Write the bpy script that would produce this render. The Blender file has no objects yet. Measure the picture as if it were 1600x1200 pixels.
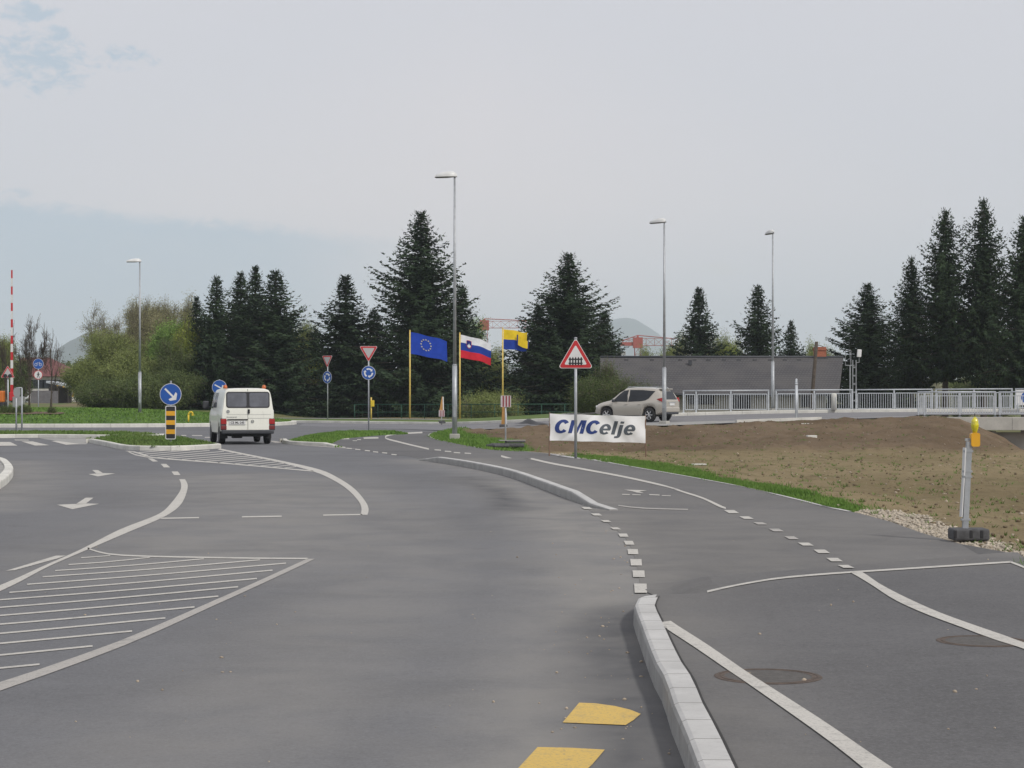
import bpy, bmesh, math, random
import numpy as np
from mathutils import Vector, Matrix, noise as mnoise
from mathutils.geometry import delaunay_2d_cdt

# ------------------------------------------------------------------ camera
SC = bpy.context.scene
COL = SC.collection
F, HC, CX, CY = 3000.0, 1.65, 800.0, 620.0      # focal length in photo pixels, eye height, vanishing point
cam = bpy.data.cameras.new('camera')
cam.sensor_width = 36.0
cam.lens = 36.0 * F / 1600.0
cam.shift_y = 20.0 / 1600.0
cam.clip_start = 0.1
cam.clip_end = 20000.0
camo = bpy.data.objects.new('camera', cam)
camo.location = (0, 0, HC)
camo.rotation_euler = (math.radians(90), 0, 0)
COL.objects.link(camo)
SC.camera = camo
SC.render.resolution_x, SC.render.resolution_y = 1024, 768

# ------------------------------------------------------------------ light
SUN = Vector((0.60, -0.62, 0.80)).normalized()   # towards the sun
sun = bpy.data.lights.new('sun', 'SUN')
sun.energy = 2.3
sun.angle = math.radians(6)
sun.color = (1.0, 0.955, 0.89)
suno = bpy.data.objects.new('sun', sun)
suno.rotation_euler = SUN.to_track_quat('Z', 'Y').to_euler()
suno.location = (20, -20, 40)
COL.objects.link(suno)
SC.view_settings.view_transform = 'Standard'
SC.view_settings.look = 'None'
SC.view_settings.exposure = 0.0
SC.view_settings.gamma = 1.0


def N(nt, typ, **kw):
    n = nt.nodes.new(typ)
    for k, v in kw.items():
        if k.startswith('i_'):
            key = k[2:]
            n.inputs[int(key) if key.isdigit() else key.replace('_', ' ')].default_value = v
        else:
            setattr(n, k, v)
    return n


def math_n(nt, op, a, b=None, c=None, clamp=False):
    n = nt.nodes.new('ShaderNodeMath')
    n.operation = op
    n.use_clamp = clamp
    for i, v in enumerate((a, b, c)):
        if v is None:
            continue
        if isinstance(v, (int, float)):
            n.inputs[i].default_value = v
        else:
            nt.links.new(v, n.inputs[i])
    return n.outputs[0]


def mixc(nt, fac, a, b, mode='MIX'):
    n = nt.nodes.new('ShaderNodeMix')
    n.data_type = 'RGBA'
    n.blend_type = mode
    for sock, v in ((n.inputs[0], fac), (n.inputs[6], a), (n.inputs[7], b)):
        if isinstance(v, (int, float)):
            sock.default_value = v
        elif isinstance(v, (tuple, list)):
            sock.default_value = tuple(v) + ((1,) if len(v) == 3 else ())
        else:
            nt.links.new(v, sock)
    return n.outputs[2]


def mrange(nt, v, a, b, c=0.0, d=1.0, smooth=True):
    n = nt.nodes.new('ShaderNodeMapRange')
    n.interpolation_type = 'SMOOTHSTEP' if smooth else 'LINEAR'
    nt.links.new(v, n.inputs[0])
    n.inputs[1].default_value, n.inputs[2].default_value = a, b
    n.inputs[3].default_value, n.inputs[4].default_value = c, d
    return n.outputs[0]


def noise_n(nt, vec, scale, detail=4, rough=0.55, dist=0.0):
    n = nt.nodes.new('ShaderNodeTexNoise')
    n.inputs['Scale'].default_value = scale
    n.inputs['Detail'].default_value = detail
    n.inputs['Roughness'].default_value = rough
    n.inputs['Distortion'].default_value = dist
    if vec is not None:
        nt.links.new(vec, n.inputs['Vector'])
    return n.outputs[0]


def mapping(nt, vec, scale=(1, 1, 1), loc=(0, 0, 0), rot=(0, 0, 0)):
    n = nt.nodes.new('ShaderNodeMapping')
    nt.links.new(vec, n.inputs[0])
    n.inputs['Scale'].default_value = scale
    n.inputs['Location'].default_value = loc
    n.inputs['Rotation'].default_value = rot
    return n.outputs[0]


world = bpy.data.worlds.new('World')
SC.world = world
world.use_nodes = True
wt = world.node_tree
wt.nodes.clear()
sky = N(wt, 'ShaderNodeTexSky', sky_type='NISHITA', sun_disc=False)
sky.sun_elevation = math.asin(SUN.z)
sky.sun_rotation = math.atan2(SUN.x, SUN.y)
sky.air_density, sky.dust_density, sky.ozone_density = 1.0, 2.5, 1.0
tc = N(wt, 'ShaderNodeTexCoord')
gen = tc.outputs['Generated']
sx = N(wt, 'ShaderNodeSeparateXYZ')
wt.links.new(gen, sx.inputs[0])
dx = math_n(wt, 'DIVIDE', sx.outputs[0], math_n(wt, 'MAXIMUM', sx.outputs[1], 0.05))
dz = math_n(wt, 'DIVIDE', sx.outputs[2], math_n(wt, 'MAXIMUM', sx.outputs[1], 0.05))
n1 = noise_n(wt, mapping(wt, gen, (9, 9, 26)), 1.0, 7, 0.6, 0.4)
n2 = noise_n(wt, mapping(wt, gen, (3, 3, 10), (3, 1, 0)), 1.0, 5, 0.6, 0.3)
n3 = noise_n(wt, mapping(wt, gen, (95, 95, 170), (1, 4, 2)), 1.0, 7, 0.65, 0.4)
nc = math_n(wt, 'SUBTRACT', n1, 0.5)
ncf = math_n(wt, 'SUBTRACT', n3, 0.5)
# band of thin blue sky low on the left
edge = math_n(wt, 'SUBTRACT', math_n(wt, 'SUBTRACT', 0.077, math_n(wt, 'MULTIPLY', dx, 0.095)), dz)
edge = math_n(wt, 'ADD', edge, math_n(wt, 'ADD', math_n(wt, 'MULTIPLY', nc, 0.014), math_n(wt, 'MULTIPLY', ncf, 0.014)))
band = mrange(wt, edge, -0.003, 0.006)
band = math_n(wt, 'MULTIPLY', band, mrange(wt, math_n(wt, 'ADD', dx, math_n(wt, 'MULTIPLY', nc, .08)), -0.15, -0.02, 1, 0))
band = math_n(wt, 'MULTIPLY', band, mrange(wt, dz, 0.0, 0.060, 0.5, 1))
band = math_n(wt, 'MULTIPLY', band, mrange(wt, n2, 0.25, 0.6, 0.7, 1))


def blob(cx, cz, rx, rz):
    a = math_n(wt, 'POWER', math_n(wt, 'DIVIDE', math_n(wt, 'SUBTRACT', dx, cx), rx), 2)
    b = math_n(wt, 'POWER', math_n(wt, 'DIVIDE', math_n(wt, 'SUBTRACT', dz, cz), rz), 2)
    r = math_n(wt, 'ADD', math_n(wt, 'ADD', a, b), math_n(wt, 'ADD', math_n(wt, 'MULTIPLY', ncf, 6.5), math_n(wt, 'MULTIPLY', nc, 2.5)))
    return mrange(wt, r, 1.5, -0.3)


bl = math_n(wt, 'MAXIMUM', blob(-0.243, 0.174, 0.022, 0.017), blob(-0.203, 0.176, 0.017, 0.0065))
bl = math_n(wt, 'MAXIMUM', bl, blob(-0.252, 0.200, 0.014, 0.005))
bl = math_n(wt, 'MAXIMUM', bl, math_n(wt, 'MULTIPLY', blob(-0.258, 0.106, 0.010, 0.003), 0.6))
mask = math_n(wt, 'MAXIMUM', math_n(wt, 'MULTIPLY', bl, 0.95), band, clamp=True)
# broad tone: slightly warm in the middle, cooler at the sides, top and near the horizon
warm = mrange(wt, math_n(wt, 'ADD', math_n(wt, 'ABSOLUTE', math_n(wt, 'SUBTRACT', dz, 0.1)), math_n(wt, 'MULTIPLY', math_n(wt, 'ABSOLUTE', math_n(wt, 'SUBTRACT', dx, -0.02)), 0.35)), 0.0, 0.13, 1, 0)
warm = math_n(wt, 'MULTIPLY', warm, mrange(wt, n2, 0.3, 0.7, 0.75, 1))
cl = mixc(wt, warm, (7.10, 7.05, 7.50), (8.05, 7.55, 7.70))
cl = mixc(wt, mask, cl, (4.95, 5.90, 6.90))
cl = mixc(wt, mrange(wt, ncf, -0.3, 0.3, 0, 0.10), cl, (7.0, 6.9, 6.9))
# small bright cloud over the right-hand roofs
cl = mixc(wt, math_n(wt, 'MULTIPLY', blob(0.108, 0.066, 0.012, 0.0045), 0.5), cl, (7.3, 7.1, 7.0))
mixed = mixc(wt, 0.93, sky.outputs[0], cl)
bg = N(wt, 'ShaderNodeBackground', i_Strength=0.1)
wt.links.new(mixed, bg.inputs[0])
wo = N(wt, 'ShaderNodeOutputWorld')
wt.links.new(bg.outputs[0], wo.inputs[0])


# ------------------------------------------------------------------ geometry helpers
def P0(y):                                       # level of the path behind the second kerb
    y = np.asarray(y, float)
    return 0.14 * np.clip((y - 28.6) / 2.9, 0, 1) * (1 - np.clip((y - 47.2) / 2.6, 0, 1))


def P(x, y):                                     # level of the foot- and cycle path
    x = np.asarray(x, float); y = np.asarray(y, float)
    near = 0.14 * (1 - np.clip((y - (15.75 + 0.80 * (x - 1.2))) / 1.2, 0, 1))
    side = 1 - np.clip((y - 14.7) / .5, 0, 1) * (1 - np.clip((x - 1.18) / .42, 0, 1))
    return near * side + P0(y)


def smooth(v, a, b):
    t = np.clip((np.asarray(v, float) - a) / (b - a), 0, 1)
    return t * t * (3 - 2 * t)


NX = [-4, -2.2, 1.8, 6.8, 9.9, 13.5, 19.4, 26, 70]
NZ = [0.0, 0.05, 0.20, 0.38, 0.50, 0.60, 0.68, 0.70, 0.70]
NY = [96, 92.3, 90.6, 85.0, 85.2, 86.3, 90.9, 92.0, 97.0]


def ZR(x, y):                                    # level of the street that climbs to the bridge
    x = np.asarray(x, float); y = np.asarray(y, float)
    return np.interp(x, NX, NZ) + 0.007 * (y - 88) * smooth(x, -4, 6)


def YN(x):
    return np.interp(x, NX, NY)


def g(px, py, z=0.0):                            # photo pixel -> point on the level z
    D = F * (HC - z) / (py - CY)
    return ((px - CX) / F * D, D)


def gp(px, py):                                  # photo pixel -> point on the path surface
    z = 0.1
    for _ in range(12):
        x, y = g(px, py, z)
        z = 0.5 * z + 0.5 * float(P(x, y))
    return (x, y)


def at(px, D):
    return (px - CX) / F * D


def zat(py, D):
    return HC - (py - CY) / F * D


def inpoly(x, y, poly):
    x = np.asarray(x); y = np.asarray(y)
    r = np.zeros(x.shape, bool)
    n = len(poly)
    for i in range(n):
        x0, y0 = poly[i]; x1, y1 = poly[(i + 1) % n]
        c = ((y0 > y) != (y1 > y)) & (x < (x1 - x0) * (y - y0) / ((y1 - y0) if y1 != y0 else 1e-9) + x0)
        r ^= c
    return r


def dist_line(x, y, pts):
    x = np.asarray(x, float); y = np.asarray(y, float)
    d = np.full(x.shape, 1e9)
    for (x0, y0), (x1, y1) in zip(pts[:-1], pts[1:]):
        vx, vy = x1 - x0, y1 - y0
        L = vx * vx + vy * vy + 1e-12
        t = np.clip(((x - x0) * vx + (y - y0) * vy) / L, 0, 1)
        d = np.minimum(d, np.hypot(x - x0 - t * vx, y - y0 - t * vy))
    return d


def resample(pts, step):
    p = np.array(pts, float)
    L = np.concatenate([[0], np.cumsum(np.linalg.norm(np.diff(p, axis=0), axis=1))])
    n = max(1, int(round(L[-1] / step)))
    t = np.linspace(0, L[-1], n + 1)
    return [tuple(np.interp(q, L, p[:, k]) for k in range(p.shape[1])) for q in t]


def spline(pts, n=6, closed=False):              # Catmull-Rom through the points
    P_ = [np.array(p, float) for p in pts]
    m = len(P_)
    out = []
    rng = range(m if closed else m - 1)
    for i in rng:
        if closed:
            a, b, c, d = P_[(i - 1) % m], P_[i], P_[(i + 1) % m], P_[(i + 2) % m]
        else:
            a, b, c, d = P_[max(i - 1, 0)], P_[i], P_[i + 1], P_[min(i + 2, m - 1)]
        for k in range(n):
            t = k / n
            out.append(tuple(0.5 * ((2 * b) + (c - a) * t + (2 * a - 5 * b + 4 * c - d) * t * t + (3 * b - a - 3 * c + d) * t ** 3)))
    if not closed:
        out.append(tuple(P_[-1]))
    return out


def cdt(poly, extra=(), holes=()):
    co = [Vector(p) for p in poly] + [Vector(p) for p in extra]
    n = len(poly)
    edges = [(i, (i + 1) % n) for i in range(n)]
    r = delaunay_2d_cdt(co, edges, [list(range(n))], 1, 1e-5)
    return [tuple(v) for v in r[0]], [tuple(f) for f in r[2]]


class MB:
    """collects faces and links them as one mesh object"""
    def __init__(s):
        s.v = []; s.f = []; s.m = []; s.mi = 0

    def add(s, vs, fs):
        o = len(s.v)
        s.v += [tuple(map(float, v)) for v in vs]
        for f in fs:
            s.f.append(tuple(i + o for i in f)); s.m.append(s.mi)
        return s

    def box(s, c, size, rz=0.0, ry=0.0, rx=0.0, bev=0.0):
        x, y, z = [q / 2 for q in size]
        R = Matrix.Rotation(rz, 3, 'Z') @ Matrix.Rotation(ry, 3, 'Y') @ Matrix.Rotation(rx, 3, 'X')
        if bev <= 0:
            vs = [(-x, -y, -z), (x, -y, -z), (x, y, -z), (-x, y, -z), (-x, -y, z), (x, -y, z), (x, y, z), (-x, y, z)]
            fs = [(0, 3, 2, 1), (4, 5, 6, 7), (0, 1, 5, 4), (1, 2, 6, 5), (2, 3, 7, 6), (3, 0, 4, 7)]
        else:
            b = min(bev, x * .9, y * .9, z * .9)
            bm = bmesh.new()
            bmesh.ops.create_cube(bm, size=1.0)
            for v in bm.verts:
                v.co = Vector((v.co.x * 2 * x, v.co.y * 2 * y, v.co.z * 2 * z))
            bmesh.ops.bevel(bm, geom=list(bm.edges), offset=b, segments=2, profile=0.5, affect='EDGES')
            bm.verts.index_update()
            vs = [tuple(v.co) for v in bm.verts]
            fs = [tuple(v.index for v in f.verts) for f in bm.faces]
            bm.free()
        C = Vector(c)
        return s.add([tuple(R @ Vector(v) + C) for v in vs], fs)

    def tube(s, p0, p1, r0, r1=None, n=8, cap=True):
        r1 = r0 if r1 is None else r1
        p0 = Vector(p0); p1 = Vector(p1)
        d = (p1 - p0)
        if d.length < 1e-6:
            return s
        q = d.normalized().to_track_quat('Z', 'Y')
        vs = []
        for p, r in ((p0, r0), (p1, r1)):
            for k in range(n):
                a = 2 * math.pi * k / n
                vs.append(tuple(p + q @ Vector((r * math.cos(a), r * math.sin(a), 0))))
        fs = [(k, (k + 1) % n, n + (k + 1) % n, n + k) for k in range(n)]
        if cap:
            fs += [tuple(range(n))[::-1], tuple(range(n, 2 * n))]
        return s.add(vs, fs)

    def path(s, pts, r, n=8):
        for a, b in zip(pts[:-1], pts[1:]):
            s.tube(a, b, r, r, n)
        return s

    def lathe(s, prof, n=16, axis='Z', c=(0, 0, 0), cap=True):
        vs = []; fs = []
        for (r, z) in prof:
            for k in range(n):
                a = 2 * math.pi * k / n
                p = (r * math.cos(a), r * math.sin(a), z)
                if axis == 'Y': p = (p[0], z, p[1])
                if axis == 'X': p = (z, p[0], p[1])
                vs.append((p[0] + c[0], p[1] + c[1], p[2] + c[2]))
        m = len(prof)
        for i in range(m - 1):
            for k in range(n):
                fs.append((i * n + k, i * n + (k + 1) % n, (i + 1) * n + (k + 1) % n, (i + 1) * n + k))
        if cap and prof[0][0] > 1e-6: fs.append(tuple(range(n))[::-1])
        if cap and prof[-1][0] > 1e-6: fs.append(tuple(range((m - 1) * n, m * n)))
        return s.add(vs, fs)

    def prism(s, poly, y0, y1):
        """polygon given in (x, z), extruded along y from y0 (front) to y1"""
        n = len(poly)
        vs = [(x, y0, z) for x, z in poly] + [(x, y1, z) for x, z in poly]
        fs = [tuple(range(n)), tuple(range(n, 2 * n))[::-1]]
        fs += [(i, i + n, (i + 1) % n + n, (i + 1) % n) for i in range(n)]
        return s.add(vs, fs)

    def flat(s, poly, y):
        return s.add([(x, y, z) for x, z in poly], [tuple(range(len(poly)))])

    def ring(s, outer, inner, y0, y1):
        """frame between two outlines with equal point counts, in (x, z)"""
        n = len(outer)
        vs = [(x, y0, z) for x, z in outer] + [(x, y0, z) for x, z in inner] + [(x, y1, z) for x, z in outer] + [(x, y1, z) for x, z in inner]
        fs = []
        for i in range(n):
            j = (i + 1) % n
            fs += [(i, j, n + j, n + i), (i, 2 * n + i, 2 * n + j, j), (n + i, n + j, 3 * n + j, 3 * n + i)]
        return s.add(vs, fs)

    def build(s, name, mat, parent=None, smooth_=False, ngon_fix=True):
        me = bpy.data.meshes.new(name)
        me.from_pydata(s.v, [], s.f)
        mats = mat if isinstance(mat, (list, tuple)) else [mat]
        for m in mats:
            me.materials.append(m)
        if len(mats) > 1:
            me.polygons.foreach_set('material_index', s.m)
        if smooth_:
            me.polygons.foreach_set('use_smooth', [True] * len(me.polygons))
        me.update()
        o = bpy.data.objects.new(name, me)
        COL.objects.link(o)
        if parent is not None:
            o.parent = parent
        return o


def np_mesh(name, V, Fc, mat, parent=None, smooth_=False, attrs=None):
    me = bpy.data.meshes.new(name)
    V = np.asarray(V, np.float32); Fc = np.asarray(Fc, np.int32)
    k = Fc.shape[1]
    me.vertices.add(len(V)); me.vertices.foreach_set('co', V.ravel())
    me.loops.add(Fc.size); me.loops.foreach_set('vertex_index', Fc.ravel())
    me.polygons.add(len(Fc))
    me.polygons.foreach_set('loop_start', np.arange(0, Fc.size, k, dtype=np.int32))
    me.polygons.foreach_set('loop_total', np.full(len(Fc), k, np.int32))
    if smooth_:
        me.polygons.foreach_set('use_smooth', np.ones(len(Fc), bool))
    me.update(calc_edges=True)
    me.validate()
    if attrs:
        for an, av in attrs.items():
            at_ = me.attributes.new(an, 'FLOAT', 'POINT')
            at_.data.foreach_set('value', np.asarray(av, np.float32))
    me.materials.append(mat)
    o = bpy.data.objects.new(name, me)
    COL.objects.link(o)
    if parent is not None:
        o.parent = parent
    return o


def tag(o, label, cat, group=None):
    o['label'] = label; o['category'] = cat
    if group: o['group'] = group
    return o


def thing(name, loc, label, cat, rz=0.0, group=None):
    o = bpy.data.objects.new(name, None)
    o.empty_display_size = 0.3
    COL.objects.link(o)
    o.location = loc; o.rotation_euler = (0, 0, rz)
    return tag(o, label, cat, group)


def struct(o, kind='structure'):
    o['kind'] = kind
    return o


def dup(root, loc, rz, label, group=None, scale=None):
    r = root.copy(); COL.objects.link(r)
    r.location = loc; r.rotation_euler = (0, 0, rz); r['label'] = label
    if group: r['group'] = group
    if scale is not None: r.scale = scale
    for ch in list(root.children):
        c = ch.copy(); COL.objects.link(c); c.parent = r
        for gch in list(ch.children):
            d = gch.copy(); COL.objects.link(d); d.parent = c
    return r


# ------------------------------------------------------------------ materials
MAT = {}


def mat(name, col, rough=0.6, metal=0.0, var=0.12, vscale=3.0, bump=0.0, bscale=40.0, spec=0.5, coat=0.0, dirt=0.0, trans=0.0, attr=None):
    if name in MAT:
        return MAT[name]
    m = bpy.data.materials.new(name); m.use_nodes = True
    nt = m.node_tree
    b = nt.nodes['Principled BSDF']
    tcn = N(nt, 'ShaderNodeTexCoord')
    ob = tcn.outputs['Object']
    n = noise_n(nt, ob, vscale, 5, 0.6)
    lo = tuple(c * (1 - var) for c in col); hi = tuple(min(1, c * (1 + var)) for c in col)
    c = mixc(nt, mrange(nt, n, 0.3, 0.7), lo, hi)
    if dirt > 0:
        nd = noise_n(nt, mapping(nt, ob, (4, 4, 0.8)), 2.0, 6, 0.65)
        c = mixc(nt, mrange(nt, nd, 0.52, 0.78, 0, dirt), c, (0.16, 0.14, 0.11))
    nt.links.new(c, b.inputs['Base Color'])
    b.inputs['Roughness'].default_value = rough
    b.inputs['Metallic'].default_value = metal
    b.inputs['Specular IOR Level'].default_value = spec
    if coat: b.inputs['Coat Weight'].default_value = coat; b.inputs['Coat Roughness'].default_value = 0.08
    if bump > 0:
        bn = N(nt, 'ShaderNodeBump'); bn.inputs['Strength'].default_value = bump; bn.inputs['Distance'].default_value = 0.02
        nt.links.new(noise_n(nt, ob, bscale, 5, 0.65), bn.inputs['Height'])
        nt.links.new(bn.outputs[0], b.inputs['Normal'])
    MAT[name] = m
    return m


def ground_base(name):
    m = bpy.data.materials.new(name); m.use_nodes = True
    nt = m.node_tree
    geo = N(nt, 'ShaderNodeNewGeometry')
    return m, nt, nt.nodes['Principled BSDF'], geo.outputs['Position']


def attr_n(nt, name):
    a = nt.nodes.new('ShaderNodeAttribute'); a.attribute_name = name
    return a.outputs['Fac']


def bump_n(nt, b, h, strength, distance):
    bn = N(nt, 'ShaderNodeBump'); bn.inputs['Strength'].default_value = strength; bn.inputs['Distance'].default_value = distance
    nt.links.new(h, bn.inputs['Height']); nt.links.new(bn.outputs[0], b.inputs['Normal'])


def asphalt(name, base, warmth=0.0, dusty=(0.255, 0.245, 0.228)):
    m, nt, b, pos = ground_base(name)
    big = noise_n(nt, pos, 0.22, 5, 0.55, 0.6)
    mid = noise_n(nt, pos, 1.6, 6, 0.6, 0.3)
    grit = noise_n(nt, pos, 48.0, 4, 0.8)
    streak = noise_n(nt, mapping(nt, pos, (1.2, 0.12, 1), (0, 0, 0), (0, 0, 0.25)), 2.0, 5, 0.6)
    c = mixc(nt, mrange(nt, big, 0.3, 0.7), tuple(v * 0.86 for v in base), tuple(v * 1.14 for v in base))
    c = mixc(nt, mrange(nt, mid, 0.38, 0.72, 0, 0.5), c, tuple(v * 1.22 for v in base))
    c = mixc(nt, mrange(nt, streak, 0.5, 0.8, 0, 0.40), c, tuple(v * 0.80 for v in base))
    c = mixc(nt, mrange(nt, grit, 0.48, 0.70, 0, 0.6), c, tuple(v * 1.6 for v in base))
    c = mixc(nt, mrange(nt, grit, 0.47, 0.28, 0, 0.6), c, tuple(v * 0.5 for v in base))
    g2 = noise_n(nt, pos, 15.0, 5, 0.85)
    c = mixc(nt, mrange(nt, g2, 0.5, 0.68, 0, 0.40), c, tuple(v * 1.45 for v in base))
    c = mixc(nt, mrange(nt, g2, 0.48, 0.34, 0, 0.40), c, tuple(v * 0.62 for v in base))
    stain = noise_n(nt, pos, 0.55, 3, 0.5, 1.2)
    c = mixc(nt, mrange(nt, stain, 0.66, 0.74, 0, 0.35), c, tuple(v * 0.7 for v in base))
    d = attr_n(nt, 'dust')
    dn = math_n(nt, 'MULTIPLY', d, mrange(nt, noise_n(nt, pos, 0.9, 6, 0.62, 0.5), 0.25, 0.7, 0.35, 1.0))
    c = mixc(nt, dn, c, dusty)
    k = attr_n(nt, 'dark')
    c = mixc(nt, math_n(nt, 'MULTIPLY', k, mrange(nt, mid, 0.3, 0.7, 0.6, 1)), c, tuple(v * 0.62 for v in base))
    nt.links.new(c, b.inputs['Base Color'])
    b.inputs['Roughness'].default_value = 0.92
    b.inputs['Specular IOR Level'].default_value = 0.25
    bump_n(nt, b, grit, 0.35, 0.01)
    return m


M_ROAD = asphalt('road_asphalt', (0.134, 0.136, 0.143))
M_PATH = asphalt('path_asphalt', (0.113, 0.112, 0.114), dusty=(0.225, 0.215, 0.198))
M_STREET = asphalt('street_asphalt', (0.165, 0.165, 0.175))


def paint_mat(name, col, wear=0.5):
    m, nt, b, pos = ground_base(name)
    w = noise_n(nt, pos, 9.0, 6, 0.7, 0.2)
    w2 = noise_n(nt, pos, 1.1, 4, 0.6)
    grit = noise_n(nt, pos, 60.0, 3, 0.7)
    c = mixc(nt, mrange(nt, w2, 0.3, 0.7, 0, 0.3), col, tuple(v * 0.82 for v in col))
    c = mixc(nt, mrange(nt, w, 0.50, 0.80, 0, wear), c, (0.16, 0.155, 0.15))
    c = mixc(nt, mrange(nt, grit, 0.50, 0.70, 0, 0.35 + wear * .4), c, (0.17, 0.165, 0.16))
    g2 = noise_n(nt, pos, 3.2, 5, 0.75)
    c = mixc(nt, mrange(nt, g2, 0.56, 0.70, 0, 0.55 * wear + .1), c, (0.19, 0.185, 0.18))
    nt.links.new(c, b.inputs['Base Color'])
    b.inputs['Roughness'].default_value = 0.75
    bump_n(nt, b, grit, 0.2, 0.01)
    return m


M_WHITE = paint_mat('white_road_paint', (0.52, 0.50, 0.455), 0.6)
M_WORN = paint_mat('worn_white_road_paint', (0.40, 0.38, 0.35), 0.75)
M_YELLOW = paint_mat('yellow_road_paint', (0.62, 0.42, 0.10), 0.45)


def concrete(name, col, shade_dirt=0.0):
    m, nt, b, pos = ground_base(name)
    n = noise_n(nt, pos, 1.3, 6, 0.6); n2_ = noise_n(nt, pos, 14, 5, 0.65); n3_ = noise_n(nt, pos, 90, 3, 0.6)
    c = mixc(nt, mrange(nt, n, 0.3, 0.7), tuple(v * 0.84 for v in col), tuple(v * 1.08 for v in col))
    c = mixc(nt, mrange(nt, n2_, 0.5, 0.8, 0, 0.45), c, tuple(v * 0.66 for v in col))
    c = mixc(nt, mrange(nt, n3_, 0.5, 0.75, 0, 0.2), c, tuple(v * 0.6 for v in col))
    if shade_dirt:
        # shade of the upright faces painted into the colour, with mottled road dirt
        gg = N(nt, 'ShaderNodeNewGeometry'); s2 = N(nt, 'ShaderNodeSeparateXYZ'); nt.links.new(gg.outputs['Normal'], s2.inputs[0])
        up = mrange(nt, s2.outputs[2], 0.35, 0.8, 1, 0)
        c = mixc(nt, math_n(nt, 'MULTIPLY', up, mrange(nt, noise_n(nt, pos, 4.0, 6, 0.7), 0.3, 0.7, shade_dirt * .6, shade_dirt)), c, (0.17, 0.165, 0.155))
    nt.links.new(c, b.inputs['Base Color'])
    b.inputs['Roughness'].default_value = 0.9
    bump_n(nt, b, n3_, 0.25, 0.01)
    return m


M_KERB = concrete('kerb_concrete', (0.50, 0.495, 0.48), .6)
M_KERBW = concrete('pale_kerb_concrete', (0.62, 0.61, 0.56))
M_CONC = concrete('bridge_concrete', (0.42, 0.41, 0.375))
M_CONCD = concrete('abutment_concrete', (0.28, 0.27, 0.24))
M_PAVE = concrete('pavement_concrete', (0.30, 0.295, 0.28))


def grass_mat(name, a, b_, blade=False):
    m, nt, b, pos = ground_base(name)
    n = noise_n(nt, pos, 0.7, 5, 0.6); n2_ = noise_n(nt, pos, 9, 4, 0.7)
    c = mixc(nt, mrange(nt, n, 0.3, 0.7), a, b_)
    c = mixc(nt, mrange(nt, n2_, 0.52, 0.8, 0, 0.5), c, (0.14, 0.12, 0.05))
    nt.links.new(c, b.inputs['Base Color'])
    b.inputs['Roughness'].default_value = 0.85
    b.inputs['Specular IOR Level'].default_value = 0.2
    if not blade:
        bump_n(nt, b, n2_, 0.8, 0.05)
    return m


M_GRASS = grass_mat('lawn_green', (0.060, 0.120, 0.026), (0.085, 0.150, 0.034))
M_BLADE = grass_mat('grass_blade_green', (0.095, 0.185, 0.035), (0.15, 0.25, 0.055), True)
M_TURF = grass_mat('rough_turf', (0.085, 0.135, 0.035), (0.12, 0.165, 0.05))
M_TURFB = grass_mat('rough_turf_blade', (0.09, 0.16, 0.035), (0.14, 0.20, 0.06), True)


def field_mat():
    m, nt, b, pos = ground_base('field_soil')
    n = noise_n(nt, mapping(nt, pos, (1, 0.35, 1)), 0.30, 6, 0.6, 0.4)
    n2_ = noise_n(nt, mapping(nt, pos, (1, 0.5, 1)), 2.6, 6, 0.68)
    n3_ = noise_n(nt, pos, 16, 5, 0.7)
    n4_ = noise_n(nt, pos, 45, 3, 0.6)
    em = attr_n(nt, 'emb')
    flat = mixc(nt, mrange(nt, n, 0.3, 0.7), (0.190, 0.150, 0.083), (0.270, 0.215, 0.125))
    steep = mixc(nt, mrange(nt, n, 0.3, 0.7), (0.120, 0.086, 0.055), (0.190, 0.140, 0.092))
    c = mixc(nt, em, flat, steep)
    c = mixc(nt, mrange(nt, n2_, 0.48, 0.72, 0, 0.55), c, (0.105, 0.078, 0.045))
    c = mixc(nt, mrange(nt, n3_, 0.56, 0.72, 0, 0.5), c, (0.30, 0.245, 0.165))
    c = mixc(nt, mrange(nt, n4_, 0.60, 0.72, 0, 0.4), c, (0.07, 0.052, 0.032))
    # thin green haze of seedlings on the flat part
    gn = math_n(nt, 'MULTIPLY', mrange(nt, noise_n(nt, mapping(nt, pos, (1, 0.3, 1), (9, 2, 0)), 1.1, 6, 0.7), 0.52, 0.74, 0, 0.42), math_n(nt, 'SUBTRACT', 1.0, em))
    c = mixc(nt, gn, c, (0.105, 0.125, 0.042))
    gr = attr_n(nt, 'grass')
    c = mixc(nt, gr, c, (0.085, 0.15, 0.035))
    gv = attr_n(nt, 'gravel')
    c = mixc(nt, math_n(nt, 'MULTIPLY', gv, mrange(nt, n3_, 0.3, 0.6, 0.4, 1)), c, (0.36, 0.32, 0.25))
    nt.links.new(c, b.inputs['Base Color'])
    b.inputs['Roughness'].default_value = 0.95
    b.inputs['Specular IOR Level'].default_value = 0.1
    h = math_n(nt, 'ADD', n2_, math_n(nt, 'MULTIPLY', n3_, 0.35))
    bump_n(nt, b, h, 0.9, 0.12)
    return m


M_FIELD = field_mat()


def ground_mat():
    m, nt, b, pos = ground_base('open_ground')
    n = noise_n(nt, pos, 0.08, 6, 0.6, 0.5); n2_ = noise_n(nt, pos, 1.3, 6, 0.65)
    c = mixc(nt, mrange(nt, n, 0.38, 0.6), (0.19, 0.145, 0.085), (0.085, 0.135, 0.04))
    c = mixc(nt, mrange(nt, n2_, 0.5, 0.75, 0, 0.6), c, (0.12, 0.105, 0.055))
    nt.links.new(c, b.inputs['Base Color'])
    b.inputs['Roughness'].default_value = 0.95
    b.inputs['Specular IOR Level'].default_value = 0.1
    bump_n(nt, b, n2_, 0.6, 0.1)
    return m


M_GROUND = ground_mat()


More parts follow.
